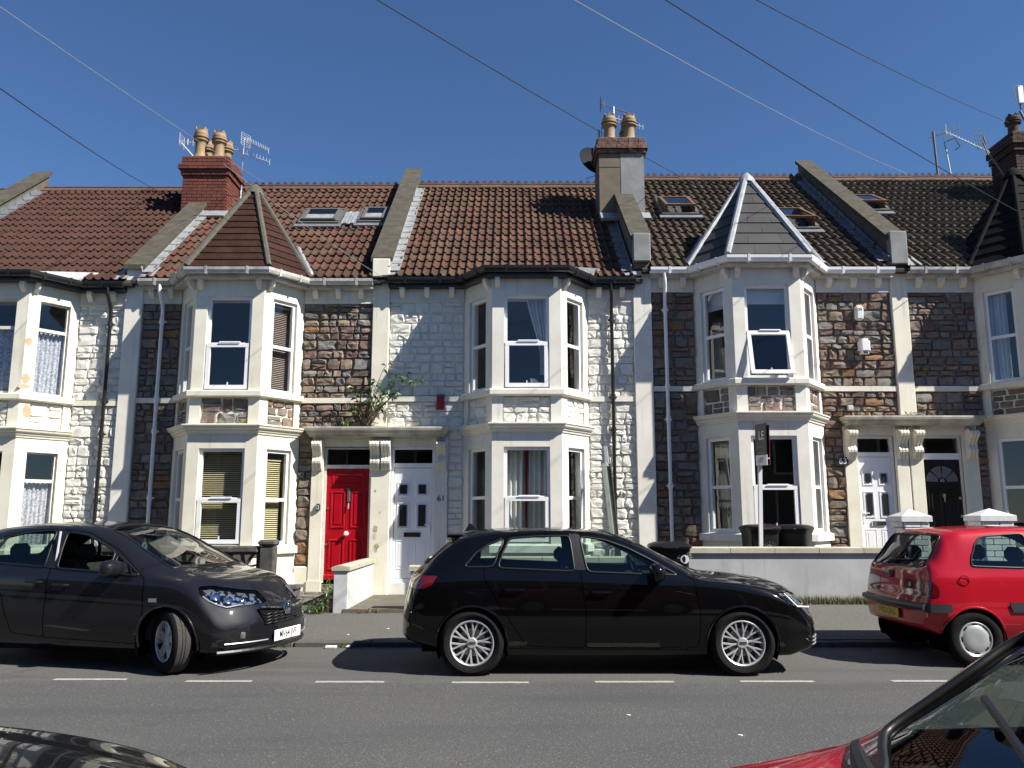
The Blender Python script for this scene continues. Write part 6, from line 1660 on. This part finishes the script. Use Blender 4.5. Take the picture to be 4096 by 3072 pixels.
bin_('black wheelie bin with white crest above the bonnet of the black hatchback', 2.27, -2.85, .14, -.12, .56, .6, 1.02, (.20, .80, 'white_num'))
# estate agent board, number 63
T = thing('letting_board', 'dark letting board with white slip on a white post behind the low grey wall', 'sign', (3.80, -2.1, .42))
k = MB(); pz = [(3.80, .42), (3.87, 2.34)]
k.add([(x + dx, -2.1 + dy, z) for (x, z) in pz for dx, dy in ((-.028, -.028), (.028, -.028), (.028, .028), (-.028, .028))], [(0, 1, 5, 4), (1, 2, 6, 5), (2, 3, 7, 6), (3, 0, 4, 7), (4, 5, 6, 7)]); k.build('post', 'sign_white', T)
def slab(T, nm, m, c, ang, w, h, t, tilt=.0):
    k = MB(); k.bbox(-w / 2, w / 2, -t / 2, t / 2, -h / 2, h / 2, .003); M = Matrix.Translation(c) @ Matrix.Rotation(ang, 4, 'Z') @ Matrix.Rotation(tilt, 4, 'Y'); k.v = [tuple(M @ Vector(v)) for v in k.v]; return k.build(nm, m, T), M
AN = RAD(-80)
bo, M = slab(T, 'board', 'sign_navy', (3.885, -2.16, 2.66), AN, .36, .62, .012, .04)
slab(T, 'board_back', 'sign_maroon', (3.935, -2.10, 2.64), RAD(-78), .40, .62, .012, .04)
so, M2 = slab(T, 'slip', 'sign_white', (3.878, -2.172, 2.40), AN, .36, .16, .014, .04)
text('LE', 'board_text', .19, 'white_num', M @ Matrix.Translation((.03, -.008, .12)) @ Matrix.Rotation(RAD(90), 4, 'X'), bo)
for dz, s_ in ((-.05, .05), (-.15, .06), (-.2, .05)): 
    k = MB(); k.box(-s_ * 1.6, s_ * 1.6, -.0085, -.006, dz - .008, dz + .008); k.v = [tuple(M @ Vector(v)) for v in k.v]; k.build('board_line', 'grey_plastic', bo)
text('LET', 'slip_text', .10, 'black_num', M2 @ Matrix.Translation((0, -.009, 0)) @ Matrix.Rotation(RAD(90), 4, 'X'), so)
k = MB(); k.tube([(3.93, -2.28, 2.42), (3.95, -2.32, 2.42)], .01, 8); k.build('bolt', 'sign_white', T)
# folded board leaning beside the downpipe of 61
T = thing('leaning_board', 'folded teal letting board leaning on the wall beside the black downpipe', 'sign', (1.75, -.6, .2))
def lean(nm, m, x, y, z0, z1, w, ang, dx):
    k = MB(); c, s = math.cos(ang), math.sin(ang); t = .01
    vs = []
    for zz, xo, yo in ((z0, dx, -.25), (z1, 0, 0)):
        for a, b in ((-w / 2, -t), (w / 2, -t), (w / 2, t), (-w / 2, t)): vs.append((x + xo + a * c - b * s, y + yo + a * s + b * c, zz))
    k.add(vs, [(0, 1, 5, 4), (1, 2, 6, 5), (2, 3, 7, 6), (3, 0, 4, 7), (4, 5, 6, 7), (0, 1, 2, 3)]); return k.build(nm, m, T)
lean('post', 'sign_white', 1.66, -.32, .2, 2.78, .06, RAD(-20), .28)
b1 = lean('board', 'sign_teal', 1.62, -.45, 1.15, 2.46, .28, RAD(-84), .10)
lean('board_edge', 'sign_teal2', 1.628, -.44, 2.40, 2.47, .29, RAD(-84), .01)
lean('board_back', 'black_num', 1.70, -.40, .75, 2.46, .2, RAD(-70), .12)
text('63', 'board_text', .12, 'sign_teal2', Matrix.Translation((1.64, -.62, 1.75)) @ Matrix.Rotation(RAD(-84), 4, 'Z') @ Matrix.Rotation(RAD(90), 4, 'X'), b1)
# ------------------------------------------------------------------ things on the walls
T = thing('alarm_box', 'tall pale alarm box on the brown stone wall, the upper of two', 'alarm box', (6.45, -.07, 5.14))
k = MB(); k.bbox(6.375, 6.53, -.14, -.03, 5.14, 5.42, .035); k.build('alarm_cover', 'sign_white', T, smooth=True)
text('CIA', 'alarm_text', .06, 'black_num', face_m(6.45, -.141, 5.335), T)
T = thing('alarm_box', 'white hexagonal alarm box on the brown stone wall, the lower of two', 'alarm box', (6.5, -.1, 4.49))
k = MB(); k.prism([(6.405, -.03), (6.405, -.13), (6.44, -.18), (6.565, -.18), (6.60, -.13), (6.60, -.03)], 4.56, 4.74, 'z'); k.prism([(6.43, -.03), (6.43, -.12), (6.455, -.16), (6.55, -.16), (6.575, -.12), (6.575, -.03)], 4.741, 4.785, 'z'); k.prism([(6.43, -.03), (6.43, -.12), (6.455, -.16), (6.55, -.16), (6.575, -.12), (6.575, -.03)], 4.50, 4.559, 'z'); k.build('alarm_cover', 'upvc', T)
k = MB(); k.prism([(6.46, -.165), (6.545, -.165), (6.545, -.15), (6.46, -.15)], 4.51, 4.535, 'z'); k.build('alarm_lens', 'black_num', T)
T = thing('junction_box', 'small grey box on stone just above the right hand door canopy', 'box', (6.18, -.06, 3.45)); k = MB(); k.bbox(6.125, 6.24, -.09, -.02, 3.455, 3.55, .012); k.build('cover', 'metal_grey', T); k = MB(); k.bbox(6.14, 6.225, -.096, -.088, 3.468, 3.538, .004); k.build('lid', 'fascia_grey', T)
T = thing('red_plaque', 'small dark red panel on the shaded white painted wall of number 61', 'plaque', (-1.31, -.05, 3.47)); k = MB(); k.bbox(-1.38, -1.238, -.075, -.02, 3.475, 3.745, .01); k.build('panel', 'red_box', T); k = MB(); k.bbox(-1.385, -1.233, -.083, -.02, 3.72, 3.755, .005); k.build('panel_cap', 'grey_plastic', T)
T = thing('number_plaque', 'black plaque with white number 63 beside the white door', 'sign', (5.975, -.06, 2.45)); k = MB(); k.bbox(5.875, 6.08, -.085, -.05, 2.45, 2.60, .004); k.build('plaque', 'number_plaque', T)
text('63', 'plaque_number', .15, 'white_num', face_m(5.977, -.087, 2.527), T, depth=.003)
T = thing('door_intercom', 'small silver door entry box beside the red door', 'intercom', (-3.47, -.07, 1.64)); k = MB(); k.bbox(-3.515, -3.435, -.10, -.06, 1.64, 1.77, .02); k.build('housing', 'sign_navy', T); k = MB(); k.bbox(-3.505, -3.45, -.115, -.098, 1.66, 1.745, .012); k.build('front', 'metal_grey', T); k = MB(); k.lathe((-3.478, -.116, 1.725), [(0, -.003), (.009, -.002), (.01, .004)], 10, 'y'); k.build('button', 'black_num', T)
# peeled paint of 57
pts, frs, lens = bay_frames(-9.23)
for F, s, zz, w, h, mm in ((frs[2], .06, 4.62, .07, .09, 'bare_stone'), (frs[2], .10, 4.35, .06, .05, 'white_mortar'), (frs[2], .07, 3.95, .08, .14, 'bare_stone'), (frs[2], .05, 3.80, .13, .05, 'bare_stone'), (frs[2], .13, 3.38, .10, .16, 'bare_stone')):
    r = random.Random(zz); k = MB(); k.prism([(s + w * r.uniform(.6, 1) * math.cos(a), zz + h * r.uniform(.6, 1) * math.sin(a)) for a in [q * .628 for q in range(10)]], -.01, .0035, fr=F); k.build('bare_patch', mm, H57)
pts, frs, lens = bay_frames(.26)
for F, s, zz, w, h in ((frs[2], .1, 4.6, .035, .14), (frs[2], .09, 4.1, .04, .22)):
    r = random.Random(zz); k = MB(); k.prism([(s + w * r.uniform(.5, 1) * math.cos(a), zz + h * r.uniform(.6, 1) * math.sin(a)) for a in [q * .628 for q in range(10)]], -.01, .0025, fr=F); k.build('stained_patch', 'stained', H61)

# ------------------------------------------------------------------ curtains and blinds behind the glass
def curtain(label, F, s0, s1, z0, z1, m, folds=6, depth=.03, out=-.2, gather=None):
    k = MB(); n = 48; rows = 8
    vs = []
    for r_ in range(rows + 1):
        t = r_ / rows
        for i in range(n + 1):
            u = i / n
            a, b = s0, s1
            if gather:
                e = math.sin(min(1, t * 1.2) * math.pi / 2) ** 1.5
                if gather > 0: a = s0 + (s1 - s0) * gather * e
                else: b = s1 + (s1 - s0) * gather * e
            vs.append(F(a + (b - a) * u, out + depth * math.sin(u * folds * 2 * math.pi + t) + depth * .4 * math.sin(u * 17 + 2 * t), z1 + (z0 - z1) * t))
    k.add(vs, [(r_ * (n + 1) + i, r_ * (n + 1) + i + 1, (r_ + 1) * (n + 1) + i + 1, (r_ + 1) * (n + 1) + i) for r_ in range(rows) for i in range(n)])
    return tag(k.build('curtain', m, smooth='all', fix=False), label, 'curtain')
def blind(label, F, s0, s1, z0, z1, m, pitch=.03, out=-.19, tilt=.6):
    T = thing('venetian_blind', label, 'blind', F((s0 + s1) / 2, out, z0))
    k = MB(); k.bbox(s0, s1, out - .02, out + .02, z1 - .03, z1, .004, F); k.build('head_rail', m, T)
    k = MB(); zz = z0 + .015
    while zz < z1 - .04:
        c, sn = .013 * math.cos(tilt), .013 * math.sin(tilt)
        k.add([F(s0, out - c, zz + sn), F(s1, out - c, zz + sn), F(s1, out + c, zz - sn), F(s0, out + c, zz - sn)], [(0, 1, 2, 3)]); zz += pitch
    o = k.build('slats', m, T, fix=False); o['kind'] = 'stuff'
    k = MB(); k.bbox(s0, s1, out - .014, out + .014, z0 - .012, z0 + .01, .003, F); k.build('bottom_rail', m, T)
_, F59, L59 = bay_frames(-5.03); _, F61, L61 = bay_frames(.26); _, F63, L63 = bay_frames(4.55); _, F57, L57 = bay_frames(-9.23); _, F65, L65 = bay_frames(9.8)
blind('dark brown slatted blind in the upper right side window of the red door house', F59[2], .22, .71, 3.80, 5.36, 'blind_brown', .034)
blind('cream slatted blind in the lower right side window of the red door house', F59[2], .22, .66, 1.10, 2.55, 'blind_cream', .036)
blind('cream slatted blind in the lower front window of the red door house', F59[1], .22, .99, 1.10, 2.70, 'blind_cream', .036)
curtain('white curtain tied to the right in the upper front window of number 61', F61[1], .62, 1.0, 4.05, 5.44, 'curtain_white', 5, .025, -.26, .62)
curtain('pale curtain edge in the upper left side window of number 61', F61[0], .42, .60, 3.78, 4.95, 'curtain_white', 3, .02, -.3)
curtain('white curtain edge in the upper right side window of number 61', F61[2], .19, .30, 3.9, 5.2, 'curtain_white', 2, .02, -.3, -.5)
curtain('grey curtain left half of the lower front window of number 61', F61[1], .20, .60, 1.1, 2.73, 'curtain_grey', 4, .035, -.28)
curtain('grey curtain right half of the lower front window of number 61', F61[1], .625, 1.02, 1.1, 2.73, 'curtain_grey', 4, .035, -.285)
curtain('narrow dark red curtain in the lower front window of number 61', F61[1], .575, .655, 1.1, 2.73, 'curtain_red', 1.5, .02, -.26)
curtain('pale curtain in the lower left side window of number 61', F61[0], .36, .70, 1.1, 2.5, 'curtain_grey', 3, .03, -.27, .4)
curtain('pale curtain in the lower right side window of number 61', F61[2], .19, .62, 1.1, 2.6, 'curtain_grey', 4, .03, -.27, -.25)
for F, a, b, z0_, z1_, lb in ((F57[1], .2, 1.02, 3.68, 4.85, 'net curtain in the upper front window at the left edge'), (F57[2], .2, .72, 3.68, 4.85, 'net curtain in the upper side window at the left edge'), (F57[1], .2, 1.02, 1.0, 2.15, 'net curtain in the lower front window at the left edge'), (F57[2], .2, .72, 1.0, 2.15, 'net curtain in the lower side window at the left edge')):
    curtain('patterned white ' + lb, F, a, b, z0_, z1_, 'net', 7, .02, -.17)
curtain('pale curtain in the upper side window of the right edge house', F65[0], .2, .48, 3.98, 5.6, 'blind_white', 4, .03, -.2)
k = MB(); k.box(.22, 1.0, -.19, -.18, 5.33, 5.63, F63[1]); T_ = tag(k.build('roller_blind', 'blind_white'), 'half raised pale roller blind in the upper front window of number 63', 'blind')
k = MB(); k.box(.2, .7, -.19, -.18, 5.3, 5.63, F63[0]); tag(k.build('roller_blind', 'blind_white'), 'half raised pale roller blind in the upper left side window of number 63', 'blind')
curtain('cream curtain in the upper left side window of number 63', F63[0], .22, .38, 3.98, 5.1, 'coping_cream', 3, .02, -.3)
curtain('cream curtain in the lower left side window of number 63', F63[0], .25, .42, 1.3, 2.85, 'coping_cream', 3, .02, -.3)
T = thing('table_lamp', 'white desk lamp on the sill of the upper front window of number 61', 'lamp', F61[1](.85, -.22, 3.76))
k = MB(); p = F61[1](.85, -.24, 3.77); k.lathe((p[0], p[1], p[2]), [(0, 0), (.05, 0), (.045, .12), (0, .12)], 12); k.build('lamp_base', 'ceramic', T, smooth=True)
k = MB(); k.tube([(p[0] - .02, p[1], p[2] + .12), (p[0] - .10, p[1] - .02, p[2] + .17), (p[0] - .17, p[1] - .03, p[2] + .16)], .02, 8, rs=[.02, .035, .055]); k.build('lamp_shade', 'ceramic', T, smooth=True)

# ------------------------------------------------------------------ plants
def leafy(T, stems, rng, size=.07, per=10, m='leaf'):
    st = MB(); lf = MB()
    for pts, r0 in stems:
        st.tube(pts, r0, 6, rs=[r0 * (1 - .75 * i / (len(pts) - 1)) for i in range(len(pts))])
        P = [Vector(p) for p in pts]
        for i in range(per):
            t = rng.uniform(.25, 1.0) * (len(P) - 1); a = min(int(t), len(P) - 2); c = P[a].lerp(P[a + 1], t - a)
            d = Vector((rng.uniform(-1, 1), rng.uniform(-.8, .5), rng.uniform(-.9, .5))).normalized(); L_ = size * rng.uniform(.7, 1.4)
            s = d.cross(Vector((rng.uniform(-.3, .3), rng.uniform(-1, 1), rng.uniform(.2, 1)))).normalized() * L_ * .2; mid = c + d * L_ * .5 + Vector((0, 0, .012))
            lf.add([c, mid + s, c + d * L_ - Vector((0, 0, L_ * .2)), mid - s], [(0, 1, 2), (0, 2, 3)])
    st.build('stems', 'stem', T); o = lf.build('leaves', m, T, fix=False); o['kind'] = 'stuff'
rng = random.Random(5)
T = thing('buddleia', 'leafy shrub growing out of the door canopy between red and white doors', 'plant', (-2.62, -.12, 3.15))
b0 = Vector((-2.60, -.10, 3.15)); stems = []
for tip in ((-1.62, -.3, 4.0), (-2.25, -.25, 4.3), (-2.0, -.35, 4.05), (-2.9, -.25, 3.85), (-3.0, -.3, 3.55), (-2.3, -.3, 3.75), (-1.95, -.3, 3.72), (-2.75, -.3, 3.72), (-2.45, -.35, 3.95), (-1.8, -.3, 4.12)):
    t = Vector(tip); m_ = b0.lerp(t, .5) + Vector((-.06, -.02, .12)); q = b0.lerp(t, .8) + Vector((-.02, -.03, .12)); stems.append(([tuple(b0), tuple(b0.lerp(m_, .55) + Vector((-.03, 0, .03))), tuple(m_), tuple(q), tip], .012))
leafy(T, stems, rng, .11, 14)
T = thing('weed_tuft', 'small weed on the left end of the door canopy', 'plant', (-3.0, -.2, 3.15)); leafy(T, [([(-3.0, -.18, 3.15), (-3.0 + dx, -.2, 3.22), (-3.0 + dx * 2, -.22, 3.27)], .004) for dx in (-.06, -.02, .03, .06)], rng, .06, 6)
T = thing('weed_clump', 'green weeds at the foot of the low white divider wall', 'plant', (-2.78, -2.5, .13)); leafy(T, [([(-2.76 + dx, -2.44 - dy, .12), (-2.77 + dx * 1.3, -2.46 - dy, .12 + h * .6), (-2.78 + dx * 1.6, -2.48 - dy, .12 + h)], .004) for dx, dy, h in ((0, 0, .45), (-.05, .03, .2), (-.1, .05, .18), (.04, .02, .6), (-.14, .06, .14), (.02, .1, .16), (-.06, .1, .1), (.05, .0, .35))], rng, .06, 14)
T = thing('weed_sprig', 'tiny weed in the gutter beside the litter left of the black hatchback', 'plant', (-1.95, -4.88, .0)); leafy(T, [([(-1.95 + dx, -4.89, .0), (-1.95 + dx * 1.8, -4.92, .05)], .002) for dx in (-.04, -.01, .03, .05)], rng, .035, 7)
T = thing('weed_sprig', 'tiny weed in the gutter near the nose of the grey hatchback', 'plant', (-2.75, -4.88, .0)); leafy(T, [([(-2.75 + dx, -4.89, .0), (-2.75 + dx * 1.8, -4.92, .04)], .002) for dx in (-.05, -.02, .03, .06)], rng, .03, 7)
T = thing('weed_sprig', 'tiny fern above the right hand door canopy', 'plant', (7.3, -.12, 3.36)); leafy(T, [([(7.3 + dx, -.1, 3.35), (7.3 + dx * 2, -.14, 3.42)], .003) for dx in (-.08, -.03, .03, .07)], rng, .05, 6)
k = MB(); rg = random.Random(2)
for i in range(5200):
    x = rg.uniform(2.6, 5.86); y = -2.5 - abs(rg.gauss(0, .055)); h = rg.uniform(.03, .15) * (1 - min(.8, (-2.5 - y) * 3)); zb_ = pave_z(x, y); a = rg.uniform(0, 6.28); w_ = .004
    k.add([(x - w_ * math.cos(a), y - w_ * math.sin(a), zb_ - .01), (x + w_ * math.cos(a), y + w_ * math.sin(a), zb_ - .01), (x + rg.uniform(-.04, .04), y + rg.uniform(-.05, .02), zb_ + h)], [(0, 1, 2)])
o = k.build('grass', 'grass', fix=False); tag(o, 'dry grass along the foot of the low grey wall', 'grass'); o['kind'] = 'stuff'
# litter
k = MB(); k.bbox(-2.19, -2.06, -4.99, -4.91, .004, .03, .004); tag(k.build('litter_carton', 'litter'), 'crumpled white carton lying in the gutter left of the black hatchback', 'litter')
k = MB(); k.lathe((-1.93, -4.92, .012), [(0, -.008), (.03, -.006), (.035, .004), (.02, .018), (0, .02)], 9); tag(k.build('paper_cup_lid', 'litter'), 'small round white scrap in the gutter beside the carton', 'litter')
k = MB(); rg = random.Random(9)
for i in range(26):
    x, y = rg.uniform(-2.28, -1.95), rg.uniform(-2.62, -2.47); a = rg.uniform(0, 6.28); s_ = .035; zb_ = pave_z(x, y) + .01 + rg.uniform(0, .05)
    k.add([(x, y, zb_), (x + s_ * math.cos(a), y + s_ * math.sin(a), zb_ + rg.uniform(0, .03)), (x + s_ * .5 * math.cos(a + .9), y + s_ * .5 * math.sin(a + .9), zb_ + .03)], [(0, 1, 2)])
o = k.build('dry_leaves', 'dry_leaf', fix=False); tag(o, 'heap of dry brown leaves at the edge of the white door path', 'leaves'); o['kind'] = 'stuff'
for x, y, s_, lb in ((-1.62, -3.9, .016, 'tiny white scrap on the pavement behind the black hatchback'), (-2.05, -4.35, .014, 'tiny white scrap on the pavement near the kerb left of the black hatchback'), (.9, -8.3, .012, 'tiny white scrap on the road below the black hatchback'), (1.6, -8.9, .013, 'tiny white scrap on the road above the near red bonnet')):
    k = MB(); k.prism([(x + s_ * math.cos(a) * 1.5, y + s_ * math.sin(a)) for a in (0, 1.2, 2.3, 3.6, 5)], .002, pave_z(x, y) + .006 if y > GY else .007, 'z'); tag(k.build('paper_scrap', 'litter'), lb, 'litter', 'scraps of paper')
T = thing('drain_cover', 'small round rusty cover in the pavement ahead of the black hatchback', 'drain cover', (3.52, -3.75, .13)); k = MB()
zz = pave_z(3.52, -3.75); k.lathe((3.52, -3.75, zz), [(0, .004), (.13, .004), (.15, .006), (.15, -.01)], 24); k.build('cover', 'brick_dark', T)
for i in range(-3, 4):
    k = MB(); k.box(3.52 + i * .035 - .008, 3.52 + i * .035 + .008, -3.75 - .09, -3.75 + .09, zz + .004, zz + .008); k.build('rib', 'post_concrete', T)

# ------------------------------------------------------------------ aerials, dish, wires
def yagi(T, a, b, n, el, m, up=Vector((0, 0, 1)), refl=True, start=.12):
    a, b = Vector(a), Vector(b); k = MB(); k.tube([a, b], .011, 6); k.build('boom', m, T)
    for i in range(n):
        c = a.lerp(b, start + (1 - start) * i / max(1, n - 1)); e = up * el * (1 - .25 * i / n); k = MB(); k.tube([c - e, c + e], .0065, 5); k.build('element', m, T)
    if refl:
        d = (b - a).normalized(); s = d.cross(up).normalized(); k = MB(); c = a.lerp(b, .02)
        for q in range(-3, 4): k.tube([c - s * .14 + up * q * .05 , c + s * .14 + up * q * .05 ], .005, 5)
        k.tube([c - s * .14 - up * .15, c - s * .14 + up * .15], .006, 5); k.tube([c + s * .14 - up * .15, c + s * .14 + up * .15], .006, 5); k.build('reflector', m, T)
        k = MB(); c = a.lerp(b, .12); k.tube([c + up * .07, c + up * .07 + s * .03, c - up * .07 + s * .03, c - up * .07, c + up * .07], .007, 5); k.build('dipole', m, T)
def mast(T, pts, r, m): k = MB(); k.tube(pts, r, 8); k.build('mast', m, T)
T = thing('tv_aerial', 'two comb aerials on one pale mast right of the red brick chimney', 'aerial', (-6.38, 3.45, 9.0))
mast(T, [(-6.40, 3.45, 8.7), (-6.38, 3.45, 10.48)], .022, 'aerial'); yagi(T, (-6.36, 3.45, 10.42), (-5.68, 3.1, 9.98), 13, .10, 'aerial'); yagi(T, (-6.36, 3.42, 10.06), (-5.66, 3.15, 9.72), 8, .10, 'aerial', refl=False)
T = thing('tv_aerial', 'long comb aerial passing behind the pots of the red brick chimney', 'aerial', (-7.45, 3.5, 9.6))
mast(T, [(-7.42, 3.5, 9.55), (-7.62, 3.5, 10.05), (-7.95, 3.5, 10.42)], .02, 'aerial'); yagi(T, (-7.92, 3.5, 10.42), (-6.42, 3.5, 10.16), 12, .08, 'aerial')
T = thing('tv_aerial', 'grey comb aerial behind the pots of the rendered chimney', 'aerial', (2.4, 2.85, 9.8))
mast(T, [(2.36, 2.85, 9.7), (2.36, 2.85, 10.95)], .018, 'aerial'); yagi(T, (2.05, 2.85, 11.03), (2.72, 2.85, 10.78), 8, .08, 'aerial_dark'); yagi(T, (2.40, 2.85, 10.66), (3.02, 2.8, 10.42), 8, .09, 'aerial', refl=False)
T = thing('satellite_dish', 'dark round satellite dish on the left side of the rendered chimney', 'satellite dish', (1.9, 2.9, 9.6))
k = MB(); prof = [(r_, -.09 * (1 - (r_ / .40) ** 2)) for r_ in (.001, .1, .2, .3, .38, .40)] + [(.405, .006), (.38, -.005)]
k.lathe((0, 0, 0), prof, 32, 'y'); M = Matrix.Translation((1.92, 2.95, 9.66)) @ Matrix.Rotation(RAD(205), 4, 'Z') @ Matrix.Rotation(RAD(20), 4, 'X'); k.v = [tuple(M @ Vector(v)) for v in k.v]; k.build('dish', 'dish', T, smooth='all')
k = MB(); k.tube([(1.92, 2.95, 9.6), (1.98, 2.8, 9.45)], .025, 8); k.build('bracket', 'metal_grey', T); k = MB(); k.tube([tuple(M @ Vector((0, -.05, -.38))), tuple(M @ Vector((0, -.5, -.1)))], .012, 6); k.build('feed_arm', 'metal_grey', T)
T = thing('wire_frame_aerial', 'small square wire aerial left of the rendered chimney pots', 'aerial', (1.98, 2.5, 9.8)); mast(T, [(1.98, 2.5, 9.7), (1.98, 2.5, 10.2)], .012, 'aerial_dark'); k = MB(); k.tube([(1.95, 2.5, 9.95), (1.95, 2.5, 10.25), (2.03, 2.5, 10.27), (2.03, 2.5, 9.97), (1.95, 2.5, 9.95)], .007, 5); k.build('loop', 'aerial_dark', T)
T = thing('bare_pole', 'bare dark pole standing on the right hand ridge', 'pole', (10.5, 4.3, 9.6)); k = MB(); k.tube([(10.55, 4.3, 9.6), (10.52, 4.3, 11.05)], .028, 8); k.build('pole', 'aerial_dark', T); k = MB(); k.tube([(10.55, 4.3, 9.6), (10.55, 4.3, 9.72)], .04, 8); k.build('collar', 'metal_grey', T)
T = thing('tv_aerial', 'two comb aerials on a bent mast behind the right hand ridge', 'aerial', (11.2, 4.9, 9.8)); mast(T, [(11.24, 4.9, 9.7), (11.14, 4.9, 10.85)], .022, 'aerial'); k = MB(); k.tube([(11.14, 4.9, 10.85), (11.05, 4.8, 11.0), (11.3, 4.75, 11.1), (11.45, 4.8, 10.9), (11.35, 4.85, 10.82)], .014, 6); k.build('clamp_hoop', 'aerial_dark', T)
yagi(T, (10.72, 4.9, 11.18), (11.52, 4.9, 11.42), 6, .2, 'aerial_dark', refl=False); yagi(T, (11.1, 4.8, 11.3), (11.95, 4.4, 10.55), 14, .05, 'aerial')
T = thing('tv_aerial', 'panel aerial on a leaning mast left of the dark right hand chimney', 'aerial', (11.2, 2.6, 9.0)); mast(T, [(11.22, 2.6, 8.95), (10.78, 2.6, 9.75), (10.72, 2.6, 10.1)], .022, 'aerial_dark')
k = MB()
for q in range(5): k.tube([(10.55 + q * .055, 2.55, 9.75), (10.49 + q * .055, 2.55, 10.2)], .006, 5)
for q in range(5): k.tube([(10.55 - q * .015, 2.55, 9.75 + q * .11), (10.77 - q * .015, 2.55, 9.78 + q * .11)], .006, 5)
k.build('grid_panel', 'aerial_dark', T); k = MB(); k.tube([(10.65, 2.5, 9.9), (10.62, 2.3, 9.5)], .02, 6); k.build('arm', 'aerial_dark', T)
T = thing('tv_aerial', 'pale panel aerial at the top right corner above the dark chimney', 'aerial', (11.9, 2.6, 10.0)); mast(T, [(11.95, 2.6, 9.9), (11.62, 2.6, 10.72)], .025, 'aerial_dark'); k = MB(); k.bbox(11.55, 11.7, 2.5, 2.56, 10.85, 11.3, .02); k.build('panel', 'aerial', T); k = MB(); k.tube([(11.62, 2.55, 10.72), (11.6, 2.53, 10.9)], .02, 6); k.tube([(11.5, 2.5, 10.9), (11.45, 2.5, 11.25), (11.62, 2.5, 11.28)], .008, 5); k.build('frame', 'aerial_dark', T)
def P_at(rx, ry, rz, Y):
    t = (Y + 15) / ry; return Vector((rx * t, Y, 1.5 + rz * t))
def wire(label, ra, rb, Ya, Yb, r, m, sag=.25, ext=.5):
    a, b = P_at(*ra, Ya), P_at(*rb, Yb); a2 = a + (a - b) * ext
    n = 26; pts = []
    for i in range(n + 1):
        t = i / n; p = a2.lerp(b, t); p.z -= sag * 4 * t * (1 - t) * .5; pts.append(p)
    k = MB(); k.tube(pts, r, 5); tag(k.build('telephone_wire', m), label, 'wire', 'overhead telephone wires')
wire('pale overhead wire running down to the red brick chimney', (-.6157, .9115, .6215), (-.285, .9487, .3936), -7, 5.5, .0055, 'wire_pale')
wire('dark overhead wire ending at the left hand ridge', (-.6213, .9268, .5283), (-.4275, .9492, .3914), -7, 4.4, .007, 'wire')
wire('dark overhead wire passing behind the rendered chimney', (-.1438, .9115, .6215), (.235, .9486, .394), -7, 4.6, .007, 'wire')
wire('pale overhead wire ending at the right hand ridge', (.1157, .9115, .6215), (.4798, .9456, .4136), -7, 4.6, .0055, 'wire_pale', .5)
wire('dark overhead wire reaching down to the bay roof at right edge', (.2045, .9115, .6215), (.6213, .9487, .36), -7, .0, .007, 'wire')
wire('dark overhead wire ending at the chimney at right edge', (.3225, .9115, .6215), (.6034, .9356, .4746), -7, 2.6, .006, 'wire', .3)
wire('thin wire slanting from the left bay roof to the gutter of number 61', (-.35, .9435, .425), (-.158, .966, .29), -4, -.25, .004, 'wire_pale', .1, 0)

# ------------------------------------------------------------------ the other side of the street (seen in reflections only)
T = thing('terrace_row', 'row of terraced houses across the street facing the painted houses', 'building', (0, -19, 0))
yf = -18.4
k = MB(); k.box(-26, 26, yf - 8, yf, 0, 5.0); k.build('wall', 'render_tan', T)
k = MB(); k.prism([(yf + .3, 4.95), (yf - 4, 7.2), (yf - 8.3, 4.95)], -26, 26, 'x'); k.build('roof', 'tile_dark', T)
for i in range(-5, 6):
    for lv in (0, 1):
        for dx, w_ in ((-1.2, 1.5), (1.3, .9)):
            if lv == 0 and dx > 0: z0_, z1_, mm = .3, 2.6, 'red_door' if i % 2 else 'black_door'
            else: z0_, z1_, mm = (1.0 if lv == 0 else 3.3), (2.6 if lv == 0 else 4.7), 'slate_dark_shaded'
            k = MB(); k.box(i * 4.7 + dx - w_ / 2 - .1, i * 4.7 + dx + w_ / 2 + .1, yf, yf + .06, z0_ - .1, z1_ + .1); f_ = k.build('window_surround', 'cream', T)
            k = MB(); k.box(i * 4.7 + dx - w_ / 2, i * 4.7 + dx + w_ / 2, yf + .06, yf + .075, z0_, z1_); k.build('window_pane', mm, f_)
